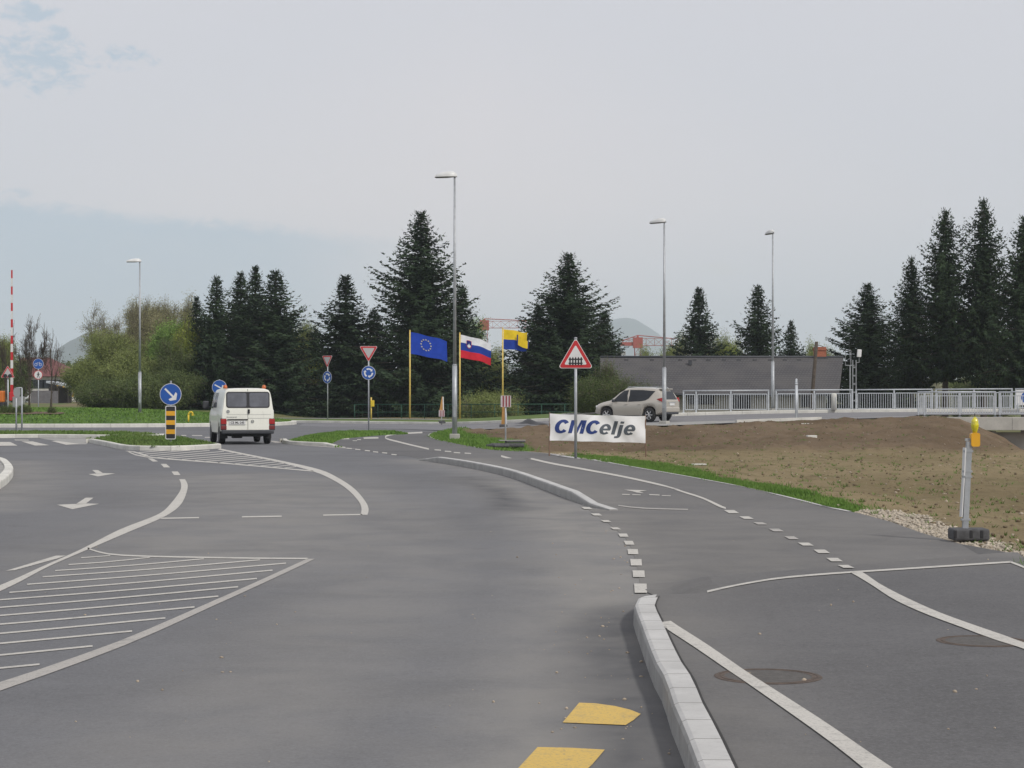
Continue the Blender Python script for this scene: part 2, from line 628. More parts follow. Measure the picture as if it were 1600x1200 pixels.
def leaf_mat(name, a, b_, spread=0.35):
    m = bpy.data.materials.new(name); m.use_nodes = True
    nt = m.node_tree; b = nt.nodes['Principled BSDF']
    tcn = N(nt, 'ShaderNodeTexCoord'); oi = N(nt, 'ShaderNodeObjectInfo'); geo = N(nt, 'ShaderNodeNewGeometry')
    n = noise_n(nt, tcn.outputs['Object'], 0.55, 4, 0.6)
    c = mixc(nt, mrange(nt, n, 0.32, 0.68), a, b_)
    c = mixc(nt, math_n(nt, 'MULTIPLY', geo.outputs['Random Per Island'], spread), c, tuple(min(1, v * 1.9) for v in b_))
    c = mixc(nt, math_n(nt, 'MULTIPLY', oi.outputs['Random'], 0.35), c, tuple(v * 0.7 for v in a))
    nt.links.new(c, b.inputs['Base Color'])
    b.inputs['Roughness'].default_value = 0.8
    b.inputs['Specular IOR Level'].default_value = 0.15
    return m


M_SPRUCE = leaf_mat('spruce_needles', (0.018, 0.032, 0.018), (0.034, 0.055, 0.026), 0.50)
M_BARK = mat('dark_bark', (0.070, 0.055, 0.042), 0.9, var=0.3, vscale=6, bump=0.5, bscale=25)
M_BARKL = mat('grey_bark', (0.14, 0.12, 0.09), 0.9, var=0.3, vscale=6, bump=0.5, bscale=25)
M_GALV = mat('galvanised_steel', (0.38, 0.40, 0.42), 0.48, metal=0.35, var=0.12, vscale=7, bump=0.05, bscale=60)
M_RAIL = mat('railing_steel', (0.46, 0.49, 0.52), 0.5, metal=0.25, var=0.10, vscale=5)
M_LAMPH = mat('lamp_housing', (0.62, 0.63, 0.62), 0.4, var=0.05)
M_LAMPG = mat('lamp_glass', (0.16, 0.155, 0.15), 0.2, var=0.05)
M_SWHITE = mat('sign_white', (0.68, 0.68, 0.67), 0.4, var=0.05, dirt=0.15)
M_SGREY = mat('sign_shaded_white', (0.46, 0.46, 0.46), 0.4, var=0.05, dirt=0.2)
M_SRED = mat('sign_red', (0.52, 0.025, 0.03), 0.4, var=0.06)
M_SBLUE = mat('sign_blue', (0.012, 0.085, 0.36), 0.4, var=0.06)
M_SBLACK = mat('sign_black', (0.02, 0.02, 0.022), 0.5, var=0.1)
M_SYEL = mat('sign_amber', (0.72, 0.36, 0.02), 0.45, var=0.08, dirt=0.2)
M_SBACK = mat('sign_back_grey', (0.30, 0.31, 0.31), 0.6, metal=0.2, var=0.08)
M_YPIPE = mat('yellow_painted_pipe', (0.66, 0.48, 0.03), 0.5, var=0.08, dirt=0.15)
M_YPOLE = mat('yellow_wood_pole', (0.68, 0.50, 0.13), 0.6, var=0.14, vscale=5)
M_RUBBER = mat('recycled_rubber', (0.075, 0.075, 0.078), 0.85, var=0.25, vscale=12, bump=0.3)
M_TYRE = mat('tyre_rubber', (0.018, 0.018, 0.019), 0.8, var=0.15)
M_ALLOY = mat('alloy_rim', (0.55, 0.55, 0.55), 0.35, metal=0.6, var=0.05)
M_CHARC = mat('charcoal_plastic', (0.045, 0.048, 0.055), 0.65, var=0.12)
M_GLASSD = mat('tinted_glass', (0.022, 0.025, 0.030), 0.12, var=0.1, spec=0.35)
M_GLASSV = mat('van_rear_glass', (0.115, 0.120, 0.140), 0.10, var=0.25, vscale=1.6, spec=0.8)
M_SEAL = mat('window_seal', (0.018, 0.018, 0.022), 0.6)
# ------------------------------------------------------------------ plan of the place (read off the photograph as points on the ground)
KERB1 = [(0.66, 3.0), (0.86, 6.5)] + [g(x, y, .12) for x, y in [(1144, 1200), (1116, 1141), (1096, 1103), (1082, 1068), (1066, 1044), (1050, 1012), (1032, 972), (1023, 953)]] + [g(1026, 938, .14), g(1034, 929, .12), g(1047, 923.5, .1)]
KERB1 = spline(KERB1, 5)
KERB2 = spline([g(x, y, .15) for x, y in [(661, 710), (724, 718), (797.5, 731.7), (850, 748), (892, 762.5), (930.5, 775)]] + [g(948, 781.5, .14), g(966, 789, .08)], 5)
EDGE_C = [gp(x, y) for x, y in [(1331, 800), (1274, 787), (1216, 773), (1144, 757.3), (1072, 744), (986, 729), (910, 717), (860, 709), (820, 705.5), (775, 703), (745, 699), (710, 692), (690, 688), (680, 685.8), (673, 682.5)]]
EDGE_TIP = [g(x, y, 0) for x, y in [(671, 680.5), (673, 678), (682, 675.5), (705, 673.5)]] + [(-2.2, 92.4)]
EDGE_B = [g(x, y, 0) for x, y in [(1590, 886), (1575, 880), (1500, 850), (1440, 833), (1390, 815), (1345, 803)]]
EDGE_A = [(4.75, 3.0), (4.72, 9.0), (4.70, 14.0)] + [gp(1640, 905)]
RIGHT = EDGE_A + EDGE_B + EDGE_C + EDGE_TIP
FAR = [(-90, 134), (-34, 134), (-22, 129), (-15, 123.5), (-9, 118.5), (-4, 114), (0, 109.5), (4, 107.0), (9, 105.2), (70, 106)]
DASH_L = [gp(x, y) for x, y in [(1001, 921), (998, 898), (994, 880), (989, 863), (983, 849), (974, 837), (962, 827), (947, 815), (932, 805), (917, 795)]]

ex_y = np.array([p[1] for p in RIGHT]); ex_x = np.array([p[0] for p in RIGHT])
order = np.argsort(ex_y)


def XE(y):
    return np.interp(y, ex_y[order], ex_x[order])


# ---- road surface
def dust_at(x, y):
    d = np.zeros(len(x))
    for line, w, s in ((KERB1, 0.55, 0.55), (KERB2, 1.0, 0.75), (DASH_L, 0.9, 0.8)):
        dd = dist_line(x, y, line)
        d = np.maximum(d, s * np.exp(-(dd / w) ** 2))
    k3 = dist_line(x, y, [g(0, 722), g(17, 733), g(20, 741), g(15, 752), g(0, 764), g(-60, 795)])
    d = np.maximum(d, 0.7 * np.exp(-(k3 / 1.3) ** 2))
    lane = dist_line(x, y, [g(870, 1200), g(930, 1050), g(950, 950), g(930, 860), g(850, 790), g(760, 745)])
    d = np.maximum(d, 0.9 * np.exp(-(lane / 0.8) ** 2))
    lane = dist_line(x, y, [g(330, 1200), g(520, 1000), g(640, 880), g(620, 800), g(540, 745)])
    d = np.maximum(d, 0.5 * np.exp(-(lane / 0.9) ** 2))
    lane = dist_line(x, y, [g(300, 880), g(420, 830), g(440, 780), g(360, 745)])
    d = np.maximum(d, 0.7 * np.exp(-(lane / 2.2) ** 2))
    lane = dist_line(x, y, [gp(1000, 830), gp(1100, 820), gp(1250, 815), gp(1330, 808)])
    d = np.maximum(d, 0.55 * np.exp(-(lane / 0.8) ** 2))
    lane = dist_line(x, y, [gp(1280, 800), gp(1400, 850), gp(1480, 868)])
    d = np.maximum(d, 0.45 * np.exp(-(lane / 0.5) ** 2))
    right = np.clip((x - np.interp(y, LEFT_Y, LEFT_X)) / 0.5, 0, 1)
    cross = np.clip((y - 16.2) / 1.5, 0, 1) * (1 - np.clip((y - 27) / 3, 0, 1)) * 0.50 + np.clip((y - 27) / 3, 0, 1) * 0.28
    d = np.maximum(d, right * cross)
    return d


LEFT_Y = [p[1] for p in DASH_L] + [p[1] for p in KERB2[::-1] if p[1] > 29.2]
LEFT_X = [p[0] for p in DASH_L] + [p[0] for p in KERB2[::-1] if p[1] > 29.2]
SKID = [g(700, 738), g(740, 750), g(770, 765), g(790, 782), g(799, 800)]


def dark_at(x, y):
    d = dist_line(x, y, SKID)
    k = np.exp(-(d / 0.30) ** 2) * smooth(y, 52, 34) * smooth(y, 26.5, 28.5) * 1.0
    d1 = dist_line(x, y, [(p[0] - 0.34, p[1]) for p in KERB1[:60]])
    k = np.maximum(k, 0.95 * np.exp(-(d1 / 0.30) ** 2) * smooth(y, 16.5, 14))
    return k


def pts_in(poly, step_near, x0, x1, y0, y1, seed=0, grow=0.0):
    rs = np.random.RandomState(seed)
    out = []
    y = y0
    while y < y1:
        st = step_near + grow * max(0, y - y0)
        xs = np.arange(x0, x1, st) + rs.uniform(-.25, .25) * st
        ys = y + rs.uniform(-.2, .2, len(xs)) * st
        out.append(np.stack([xs, ys], 1))
        y += st
    p = np.concatenate(out)
    p = p[inpoly(p[:, 0], p[:, 1], poly)]
    pl = list(poly) + [poly[0]]
    p = p[dist_line(p[:, 0], p[:, 1], pl) > step_near * 0.4]
    return [tuple(q) for q in p]


def surface(name, poly, zfun, material, extra=(), dust=True, parent=None, skirt=0.0):
    v, f = cdt(poly, extra)
    x = np.array([p[0] for p in v]); y = np.array([p[1] for p in v])
    z = zfun(x, y)
    if skirt:
        from collections import Counter
        cnt = Counter(tuple(sorted((q[i], q[(i + 1) % len(q)]))) for q in f for i in range(len(q)))
        n0 = len(x)
        f = list(f) + [(q[0], q[1], q[1] + n0, q[0] + n0) for q, k in cnt.items() if k == 1]
        x = np.concatenate([x, x]); y = np.concatenate([y, y]); z = np.concatenate([z, np.minimum(z, -0.01)])
    me = bpy.data.meshes.new(name)
    me.from_pydata([(a, b, c) for a, b, c in zip(x, y, z)], [], f)
    me.update()
    if me.polygons and sum(p.normal.z for p in me.polygons) < 0:
        me.flip_normals()
    if dust:
        for an, fn in (('dust', dust_at), ('dark', dark_at)):
            a = me.attributes.new(an, 'FLOAT', 'POINT')
            a.data.foreach_set('value', fn(x, y).astype(np.float32))
    me.materials.append(material)
    o = bpy.data.objects.new(name, me)
    COL.objects.link(o)
    if parent: o.parent = parent
    return o


road_poly = [(-90, 2.0), (3.2, 2.0)] + [(x - 0.05, y) for x, y in RIGHT[1:-2]] + [(-2.5, 92.6), (-2.0, 100)] + [(4, 106.6), (0, 109.4), (-4, 114), (-9, 118.5), (-15, 123.5), (-22, 129), (-34, 134), (-90, 134)]
ex = pts_in(road_poly, 0.22, -3, 2.6, 6, 16, 1) + pts_in(road_poly, 0.4, -11, 3, 16.2, 36, 2) + pts_in(road_poly, 0.9, -17, 2, 36.5, 60, 3)
road = struct(surface('road', road_poly, lambda x, y: x * 0, M_ROAD, ex))

path_poly = [(KERB1[0][0], 3.0)] + [(x - 0.02, y) for x, y in KERB1[1:]] + DASH_L[:] + [(x, y) for x, y in KERB2[::-1]] + \
    [gp(x, y) for x, y in [(640, 713), (615, 711.5), (587, 707), (559, 703.2), (530, 699.5), (511, 690), (545, 681.5), (600, 677.3), (640, 675.6), (668, 674.8)]] + \
    [(-2.35, 92.3)] + EDGE_TIP[::-1][1:] + EDGE_C[::-1] + EDGE_B[::-1] + EDGE_A[::-1]
ex = pts_in(path_poly, 0.16, 0.5, 5, 13.6, 20.4, 4) + pts_in(path_poly, 0.3, 0, 6.5, 20.6, 34, 5) + pts_in(path_poly, 0.25, 0, 5, 8, 13.4, 6) + pts_in(path_poly, 0.45, -4, 6.5, 34.2, 58, 7)
path = struct(surface('path', path_poly, lambda x, y: P(x, y) + 0.003, M_PATH, ex, skirt=.2))

from mathutils.bvhtree import BVHTree
_pm = path.data
PBVH = BVHTree.FromPolygons([v.co[:] for v in _pm.vertices], [tuple(p.vertices) for p in _pm.polygons])


def on_path(a, b):
    h = PBVH.ray_cast(Vector((a, b, 2)), Vector((0, 0, -1)))
    return (h[0].z if h[0] else float(P(a, b)) + .004)


st_poly = [(-3.0, 92.0), (-2.2, 92.35), (1.8, 90.65), (6.8, 85.05), (9.9, 85.25), (13.5, 86.35), (18.6, 90.3), (20.3, 95.85), (70, 96.3), (70, 106), (9, 105.2), (4, 107.0), (0, 109.5), (-4, 113.9), (-9, 118.3), (-13, 120), (-12, 108), (-6, 98)]
ex = pts_in(st_poly, 1.0, -14, 34, 84, 120, 8)
def zst(x, y): return ZR(x, y) + 0.006 + 0.004 * (np.asarray(x) > -3)
street = struct(surface('street', st_poly, zst, M_STREET, ex))

# ---- the field with its embankment (one height field)
xs = np.concatenate([np.arange(-6, 14, .16), np.arange(14, 30, .4), np.arange(30, 80, 2.0)])
ys = np.concatenate([np.arange(2, 14, .6), np.arange(14, 58, .14), np.arange(58, 97, .32)])
GX, GY = np.meshgrid(xs, ys)
x = GX.ravel(); y = GY.ravel()


def hnoise(x, y, s, seed):
    rs = np.random.RandomState(seed)
    n = 96
    G = rs.uniform(-1, 1, (n, n))
    u = (x / s) % n; v = (y / s) % n
    i = np.floor(u).astype(int); j = np.floor(v).astype(int)
    fu = u - i; fv = v - j
    fu = fu * fu * (3 - 2 * fu); fv = fv * fv * (3 - 2 * fv)
    i1 = (i + 1) % n; j1 = (j + 1) % n; i %= n; j %= n
    return (G[i, j] * (1 - fu) + G[i1, j] * fu) * (1 - fv) + (G[i, j1] * (1 - fu) + G[i1, j1] * fu) * fv


yn = YN(x)
EMB0 = 55.5
s = np.clip((y - EMB0 - 1.2 * np.sin(x * .35)) / (yn - EMB0), 0, 1)
zn_ = np.interp(x, NX, NZ)
emb = zn_ * (1 - (1 - s) ** 2.3)
emb = emb + 0.12 * smooth(x, 9, 16) * np.sin(np.pi * np.clip(s, 0, 1)) ** 0.8 * (1 - s)
xs_ = x - 0.235 * (y - 72)
fo = smooth(xs_, 15.9, 19.6) * smooth(y, 55, 64)
emb = emb * (1 - fo) - 0.45 * fo - 2.2 * smooth(xs_, 18.4, 23) * smooth(y, 56, 72)
base = P(x, y) * np.exp(-np.clip(x - XE(y) - .2, 0, 99) / 2.0)
inside = np.clip((XE(y) + 0.04 - x) / 0.1, 0, 1)          # under the asphalt
m_out = np.clip((x - XE(y) - 0.08) / 0.7, 0, 1)
nz = 0.022 * hnoise(x, y, .35, 1) + 0.03 * hnoise(x, y, 1.1, 2) + 0.05 * hnoise(x, y, 3.7, 3)
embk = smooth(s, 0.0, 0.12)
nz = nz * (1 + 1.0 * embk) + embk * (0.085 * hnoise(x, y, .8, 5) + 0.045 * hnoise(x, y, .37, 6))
z = base - 0.02 + emb + nz * m_out - 0.05 * inside
past = y > yn + 0.35
z = np.where(past, np.minimum(z, ZR(x, np.minimum(y, 110)) - 0.10), z)
z = np.where((y > 82) & (x < XE(y)), -0.06, z)
VERGE_C = [gp(a, b) for a, b in [(1331, 800), (1274, 787), (1216, 773), (1144, 757.3), (1072, 744), (986, 729), (910, 717), (893, 713)]] + [gp(a, b) for a, b in [(896, 710), (960, 714), (1000, 719), (1050, 724), (1080, 728), (1110, 737), (1170, 748), (1235, 757), (1255, 767), (1310, 778), (1340, 790), (1347, 797)]]
VERGE_T = [g(a, b, 0) for a, b in [(671, 681.5), (680, 687), (710, 693), (745, 700), (775, 704), (812, 706), (835, 703), (812, 697), (785, 692), (762, 686), (735, 681), (722, 677), (730, 673), (715, 672.5), (690, 675), (675, 678)]]
GRAVEL = [gp(a, b) for a, b in [(1331, 801), (1345, 797), (1400, 800), (1440, 808), (1480, 822), (1530, 836), (1570, 851), (1640, 872), (1640, 905), (1575, 881), (1500, 851), (1440, 834), (1390, 816), (1345, 804)]]


def soft(poly, x, y, w, seed):
    pl = list(poly) + [poly[0]]
    jx = x + .25 * hnoise(x, y, .5, seed); jy = y + .8 * hnoise(x, y, .8, seed + 1)
    ins = inpoly(jx, jy, poly)
    d = dist_line(jx, jy, pl)
    return np.where(ins, np.clip(0.5 + d / w, 0, 1), np.clip(0.5 - d / w, 0, 1))


gr = np.maximum(soft(VERGE_C, x, y, .3, 11), soft(VERGE_T, x, y, .5, 13))
gr = gr * (x > -6)
gv = soft(GRAVEL, x, y, .35, 17)
nx_, ny_ = len(xs), len(ys)
idx = np.arange(nx_ * ny_).reshape(ny_, nx_)
Fq = np.stack([idx[:-1, :-1], idx[:-1, 1:], idx[1:, 1:], idx[1:, :-1]], -1).reshape(-1, 4)
field_z = z.reshape(ny_, nx_)
# keep only faces that are not wholly under the roads
keep = ~((x[Fq] < XE(y[Fq]) - 0.4).all(1))
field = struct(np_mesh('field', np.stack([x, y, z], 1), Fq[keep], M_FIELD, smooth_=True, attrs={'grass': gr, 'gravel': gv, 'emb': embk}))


def FZ(px_, py_):
    i = np.clip(np.searchsorted(xs, px_), 0, nx_ - 1); j = np.clip(np.searchsorted(ys, py_), 0, ny_ - 1)
    return field_z[j, i]


# ---- wide ground
gx = np.concatenate([[-9000, -4000, -1500, -600, -300, -160], np.arange(-120, 121, 3.0), [160, 300, 600, 1500, 4000, 9000]])
gy = np.concatenate([[-300, -60, 0, 20, 40], np.arange(50, 262, 3.0), [300, 400, 700, 1500, 4000, 12000]])
GX2, GY2 = np.meshgrid(gx, gy)
x2 = GX2.ravel(); y2 = GY2.ravel()
fx = np.array([p[0] for p in FAR]); fy = np.array([p[1] for p in FAR])


def T(x, y):
    x = np.asarray(x, float); y = np.asarray(y, float)
    yf = np.interp(x, fx, fy)
    z = np.where(y < yf + 1.0, -0.12, 0.04)
    left = 0.62 * smooth(y, 134, 141) * smooth(x, -14, -20) + 0.3 * smooth(y, 150, 260) * smooth(x, -14, -20)
    right = -1.1 * smooth(x, 4, 12) * smooth(y, 110, 118)
    under = -3.3 * smooth(x, 12, 15) * smooth(y, 52, 58) * (1 - smooth(y, 108, 116))
    z = z + left + right + np.where((x > 12), under, 0)
    return z


z2 = T(x2, y2) + np.where((y2 > 138), 0.12 * hnoise(x2, y2, 9, 21), 0)
n1_, n2__ = len(gx), len(gy)
idx = np.arange(n1_ * n2__).reshape(n2__, n1_)
Fg = np.stack([idx[:-1, :-1], idx[:-1, 1:], idx[1:, 1:], idx[1:, :-1]], -1).reshape(-1, 4)
ground = struct(np_mesh('ground', np.stack([x2, y2, z2], 1), Fg, M_GROUND, smooth_=True))


# ------------------------------------------------------------------ kerbs
def offset(pts, d, closed=False):
    p = np.array(pts, float)
    n = len(p)
    out = []
    for i in range(n):
        a = p[(i - 1) % n] if (closed or i > 0) else p[i]
        b = p[(i + 1) % n] if (closed or i < n - 1) else p[i]
        t = b - a
        t /= (np.linalg.norm(t) + 1e-9)
        out.append((p[i][0] + t[1] * d, p[i][1] - t[0] * d))       # right-hand side of the direction of travel
    return out


def kerb(name, back, width, height, material, parent=None, stone=1.0, z0=None, closed=False, taper=(0, 0), bev=0.03, base=-0.05, tmin=0.02):
    """row of kerb stones; back = line of the rear top edge, front lies 'width' to its left (negative: right)"""
    pts = resample(list(back) + ([back[0]] if closed else []), stone)
    if closed: pts = pts[:-1]
    fr = offset(pts, -width, closed)
    mb = MB()
    n = len(pts)
    sgn = 1 if width > 0 else -1
    for i in range(n if closed else n - 1):
        j = (i + 1) % n
        vs = []
        for (q, e) in ((i, j), (j, i)):
            B = np.array(pts[q]); Fp = np.array(fr[q]); B2 = np.array(pts[e]); F2 = np.array(fr[e])
            L = np.linalg.norm(B2 - B) + 1e-9
            B = B + (B2 - B) / L * 0.006; Fp = Fp + (F2 - Fp) / L * 0.006
            h = height
            if taper[0] and q < taper[0]: h = tmin + (height - tmin) * q / taper[0]
            if taper[1] and n - 1 - q < taper[1]: h = tmin + (height - tmin) * (n - 1 - q) / taper[1]
            zz = float(z0(*B)) if z0 else 0.0
            u = (Fp - B) / abs(width)
            w = abs(width); b = min(bev, h * .5)
            prof = [(w + 0.004, base), (w, h - b), (w - b * 0.35, h - b * 0.3), (w - b, h), (0.004, h), (0, h - 0.004), (0, base)]
            for a, hh in prof:
                pp = B + u * a
                vs.append((pp[0], pp[1], zz + hh))
        m = 7
        fs = [(k, (k + 1) % m, m + (k + 1) % m, m + k) for k in range(m)] + [tuple(range(m))[::-1], tuple(range(m, 2 * m))]
        mb.add(vs, fs)
    o = mb.build(name, material, parent)
    return struct(o) if parent is None else o


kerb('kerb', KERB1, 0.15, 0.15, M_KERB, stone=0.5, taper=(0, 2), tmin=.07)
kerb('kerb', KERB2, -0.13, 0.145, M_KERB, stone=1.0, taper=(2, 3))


def blades(name, poly, n, h, material, zfun, seed=0, w=0.012, parent=None, edge_soft=0.0, lean=0.35):
    rs = np.random.RandomState(seed)
    p = np.array(poly)
    x0, y0 = p.min(0); x1, y1 = p.max(0)
    X = np.empty(0); Y = np.empty(0)
    while len(X) < n:
        a = rs.uniform(x0, x1, n); b = rs.uniform(y0, y1, n)
        k = inpoly(a, b, poly)
        X = np.concatenate([X, a[k]]); Y = np.concatenate([Y, b[k]])
    X, Y = X[:n], Y[:n]
    if edge_soft:
        X = X + rs.normal(0, edge_soft, n) * (rs.uniform(0, 1, n) < .25)
    Z = np.asarray(zfun(X, Y), float)
    clump = 0.5 + 0.5 * hnoise(X, Y, 0.45, seed + 3)
    H = h * (0.45 + 0.9 * clump) * rs.uniform(.6, 1.2, n)
    A = rs.uniform(0, 2 * np.pi, n)
    W = w * rs.uniform(.7, 1.4, n)
    dx_, dy_ = np.cos(A) * W, np.sin(A) * W
    lx, ly = rs.normal(0, lean, n) * H, rs.normal(0, lean, n) * H
    V = np.stack([np.stack([X - dx_, Y - dy_, Z - .01], 1), np.stack([X + dx_, Y + dy_, Z - .01], 1), np.stack([X + lx, Y + ly, Z + H], 1)], 1).reshape(-1, 3)
    Fc = np.arange(3 * n).reshape(-1, 3)
    o = np_mesh(name, V, Fc, material, parent)
    return struct(o, 'stuff')


def island(name, outline, h, surf_mat, blade_mat=None, nbl=0, bh=0.08, kw=0.16, kmat=None, dome=None, bw=0.03, stone=1.0, seed=0, grow=0.6, surf_name='grass_surface', kerb_pts=None):
    """raised kerbed island: ring of kerb stones, surface inside, blades on top"""
    a = 0.0
    p = list(outline)
    for i in range(len(p)):
        a += p[i][0] * p[(i + 1) % len(p)][1] - p[(i + 1) % len(p)][0] * p[i][1]
    if a < 0: p = p[::-1]                         # counter-clockwise
    p = resample(p + [p[0]], stone)[:-1]
    inner = offset(p, -kw, True)
    if kerb_pts is None:
        kerb('kerb', inner[::-1], kw, h, kmat or M_KERBW, stone=stone * .97, closed=True)
    else:
        kerb('kerb', kerb_pts, -kw, h, kmat or M_KERBW, stone=stone * .97, taper=(0, 2))
    x0, y0 = np.array(inner).min(0); x1, y1 = np.array(inner).max(0)
    ex = pts_in(inner, grow, x0, x1, y0, y1, seed)
    zf = dome or (lambda x, y: np.asarray(x) * 0 + h - 0.02)
    def zz(x, y):
        x = np.asarray(x, float); y = np.asarray(y, float)
        d = dist_line(x.ravel(), y.ravel(), inner + [inner[0]]).reshape(x.shape)
        e = h - 0.03 if kerb_pts is None else 0.0
        return e + (zf(x, y) - e) * np.clip(d / 0.5, 0, 1)
    o = surface(surf_name, inner, zz, surf_mat, ex, dust=False)
    struct(o)
    if nbl:
        blades('grass', inner, nbl, bh, blade_mat, zz, seed, w=bw)
    return inner, zz


def gq(pts):
    return [g(p[0], p[1], p[2] if len(p) > 2 else 0) for p in pts]


# splitter islands, corner verge, left corner pavement
S1 = spline(gq([(134, 691), (165, 697), (194, 703), (240, 704.5), (290, 704), (340, 701), (349, 698, .05), (338, 692, .15), (290, 687.5, .15), (231, 684.5, .15), (180, 684.5, .15), (143, 686.5, .13)]), 3, True)
island('island', S1, 0.15, M_TURF, M_TURFB, 9000, 0.09, bw=.025, seed=1, dome=lambda x, y: 0.15 + 0.10 * np.exp(-((np.asarray(y) - 66) / 5.0) ** 2))
S2 = spline(gq([(-250, 687), (0, 684.5), (60, 684), (200, 685.5), (248, 685), (258, 682, .03), (252, 678, .15), (215, 675, .15), (100, 673.5, .15), (0, 673.5, .15), (-250, 674, .15)]), 3, True)
island('island', S2, 0.15, M_TURF, M_TURFB, 9000, 0.09, bw=.035, seed=2)
V1 = spline(gq([(440, 691), (446, 694.2), (480, 696), (511, 697.5), (527, 699.2)]) + gq([(533, 696, .08), (524, 690, .12), (530, 685, .14), (546, 679.5, .15), (600, 675, .15), (645, 673, .15), (600, 671.5, .15), (520, 672.5, .15), (470, 677.5, .15), (443, 684, .15)]), 3, True)
V1K = offset(spline(gq([(443, 684, .15), (440.5, 687.5, .06), (441.5, 691.3), (447, 694.0), (480, 696), (511, 697.5), (527, 699.2)]), 3), -.16)
V1i, V1z = island('verge', V1, 0.12, M_GRASS, M_BLADE, 9000, 0.08, bw=.03, seed=3, kerb_pts=V1K)
K3 = spline(gq([(-500, 722), (-200, 715), (-60, 717.5), (0, 723), (15, 731), (21, 741), (15, 752), (0, 764), (-60, 795), (-200, 850), (-420, 900)]), 4)
island('pavement', K3 + [g(-900, 900), g(-900, 722)], 0.15, M_PAVE, seed=4, grow=1.5, surf_name='pavement', kmat=M_KERBW, kw=0.18)

# central island of the roundabout
CI = (-27.5, 114.0)
def ci_pts(a, b, n=80, e=2.4):
    out = []
    for k in range(n):
        t = 2 * math.pi * k / n
        c, s_ = math.cos(t), math.sin(t)
        out.append((CI[0] + a * math.copysign(abs(c) ** (2 / e), c), CI[1] + b * math.copysign(abs(s_) ** (2 / e), s_)))
    return out
def ci_dome(x, y):
    r = np.clip(((np.abs(np.asarray(x) - CI[0]) / 14.6) ** 2.4 + (np.abs(np.asarray(y) - CI[1]) / 11.0) ** 2.4) ** (1 / 2.4), 0, 1)
    return 0.17 + 0.78 * (1 - r ** 2.2)
CIi, CIz = island('central island', ci_pts(14.6, 11.0), 0.2, M_GRASS, M_BLADE, 30000, 0.09, kw=0.30, bw=.05, dome=ci_dome, seed=5, grow=0.8)


def ciz(a, b):
    return float(CIz(np.array([a]), np.array([b]))[0])


M_BED = concrete('bed_soil', (0.13, 0.085, 0.055))
bed = [(at(a_, 106 + c_), 106 + c_) for a_, c_ in [(-60, .9), (-20, .5), (8, .9), (35, .6), (62, 1.0), (88, .8), (104, 1.5), (96, 2.0), (60, 2.2), (30, 2.0), (0, 2.3), (-60, 2.2)]]
bd = surface('flower_bed', bed, lambda x, y: CIz(x, y) + 0.055, M_BED, pts_in(bed, .5, -40, -15, 104, 110, 3), dust=False); struct(bd)

# verges of the field
blades('grass', VERGE_C, 42000, 0.060, M_BLADE, FZ, 6, w=0.010, edge_soft=.25)
blades('grass', VERGE_T, 14000, 0.10, M_BLADE, FZ, 7, w=0.018, edge_soft=.2)
RC = [gp(1583, 880), gp(1640, 905), (4.75, 14.2), (5.6, 14.2), gp(1660, 880), gp(1597, 872)]
blades('grass', RC, 1500, 0.10, M_BLADE, FZ, 8, w=0.006)

# far kerb, far pavement and the strip of grass and earth beside it
far_line = spline(FAR[1:-1], 8)
kerb('kerb', far_line, -0.2, 0.15, M_KERBW, stone=1.0, z0=lambda a, b: float(ZR(a, b)))
far_back = [(-36, 146), (-22, 140), (-12, 134), (-4, 129.0), (2, 126.0), (7, 121), (9.5, 110)]
fz = lambda x, y: ZR(x, y) * smooth(np.asarray(x), -4, 4) + 0.145
pts = spline([(a, b + 0.22) for a, b in FAR[1:-1]], 8)
v_far = surface('roadside strip', pts + spline(far_back, 4)[::-1], fz, M_TURF, dust=False)
v_far.name = 'verge'; struct(v_far)
fp1 = [(-30, 141.0), (-16, 132.8), (-9, 128.3), (-4, 124.5), (1, 120.5), (6, 113.5), (8.6, 108)]
fp2 = [(-30, 143.8), (-16, 135.8), (-9, 131.5), (-4, 127.8), (1, 124.0), (6, 118.0), (8.9, 111)]
pv = surface('pavement', spline(fp1, 4) + spline(fp2, 4)[::-1], lambda x, y: fz(x, y) + 0.02, M_PAVE, dust=False)
struct(pv)
# far pavement over the bridge with its kerb
fw = surface('pavement', [(8.6, 105.4), (70, 106.2), (70, 108.6), (8.9, 107.9)], lambda x, y: ZR(x, y) + 0.15, M_KERBW, dust=False)
struct(fw)
kerb('kerb', [(8.6, 105.4), (40, 105.8), (70, 106.2)], -0.2, 0.17, M_KERBW, z0=lambda a, b: float(ZR(a, b)))
# concrete apron in front of the car and the low kerb on the near side
ap = surface('apron', [(1.9, 90.6), (6.8, 85.0), (8.4, 85.1), (12.2, 87.6), (9.4, 90.2), (3.2, 91.6)], lambda x, y: ZR(x, y) + 0.02, M_PAVE, dust=False, extra=[(5, 88.5), (8, 87.5), (10, 88)])
struct(ap)
kerb('kerb', [(10.0, 85.35), (13.5, 86.5), (14.0, 86.75)], 0.22, 0.14, M_KERBW, z0=lambda a, b: float(ZR(a, b)))


M_JOINT = concrete('open_joint', (0.035, 0.033, 0.031))
# ------------------------------------------------------------------ road markings
def mark(polys, name, material, zfun=None, off=0.004):
    """each polygon (photo points already turned into ground points) becomes part of one marking"""
    mb = MB()
    for poly in polys:
        mb.add([(a, b, (0.0 if zfun is None else float(zfun(a, b))) + off) for a, b in poly], [tuple(range(len(poly)))])
    o = mb.build(name, material, road)
    if sum(p.normal.z for p in o.data.polygons) < 0: o.data.flip_normals()
    return o


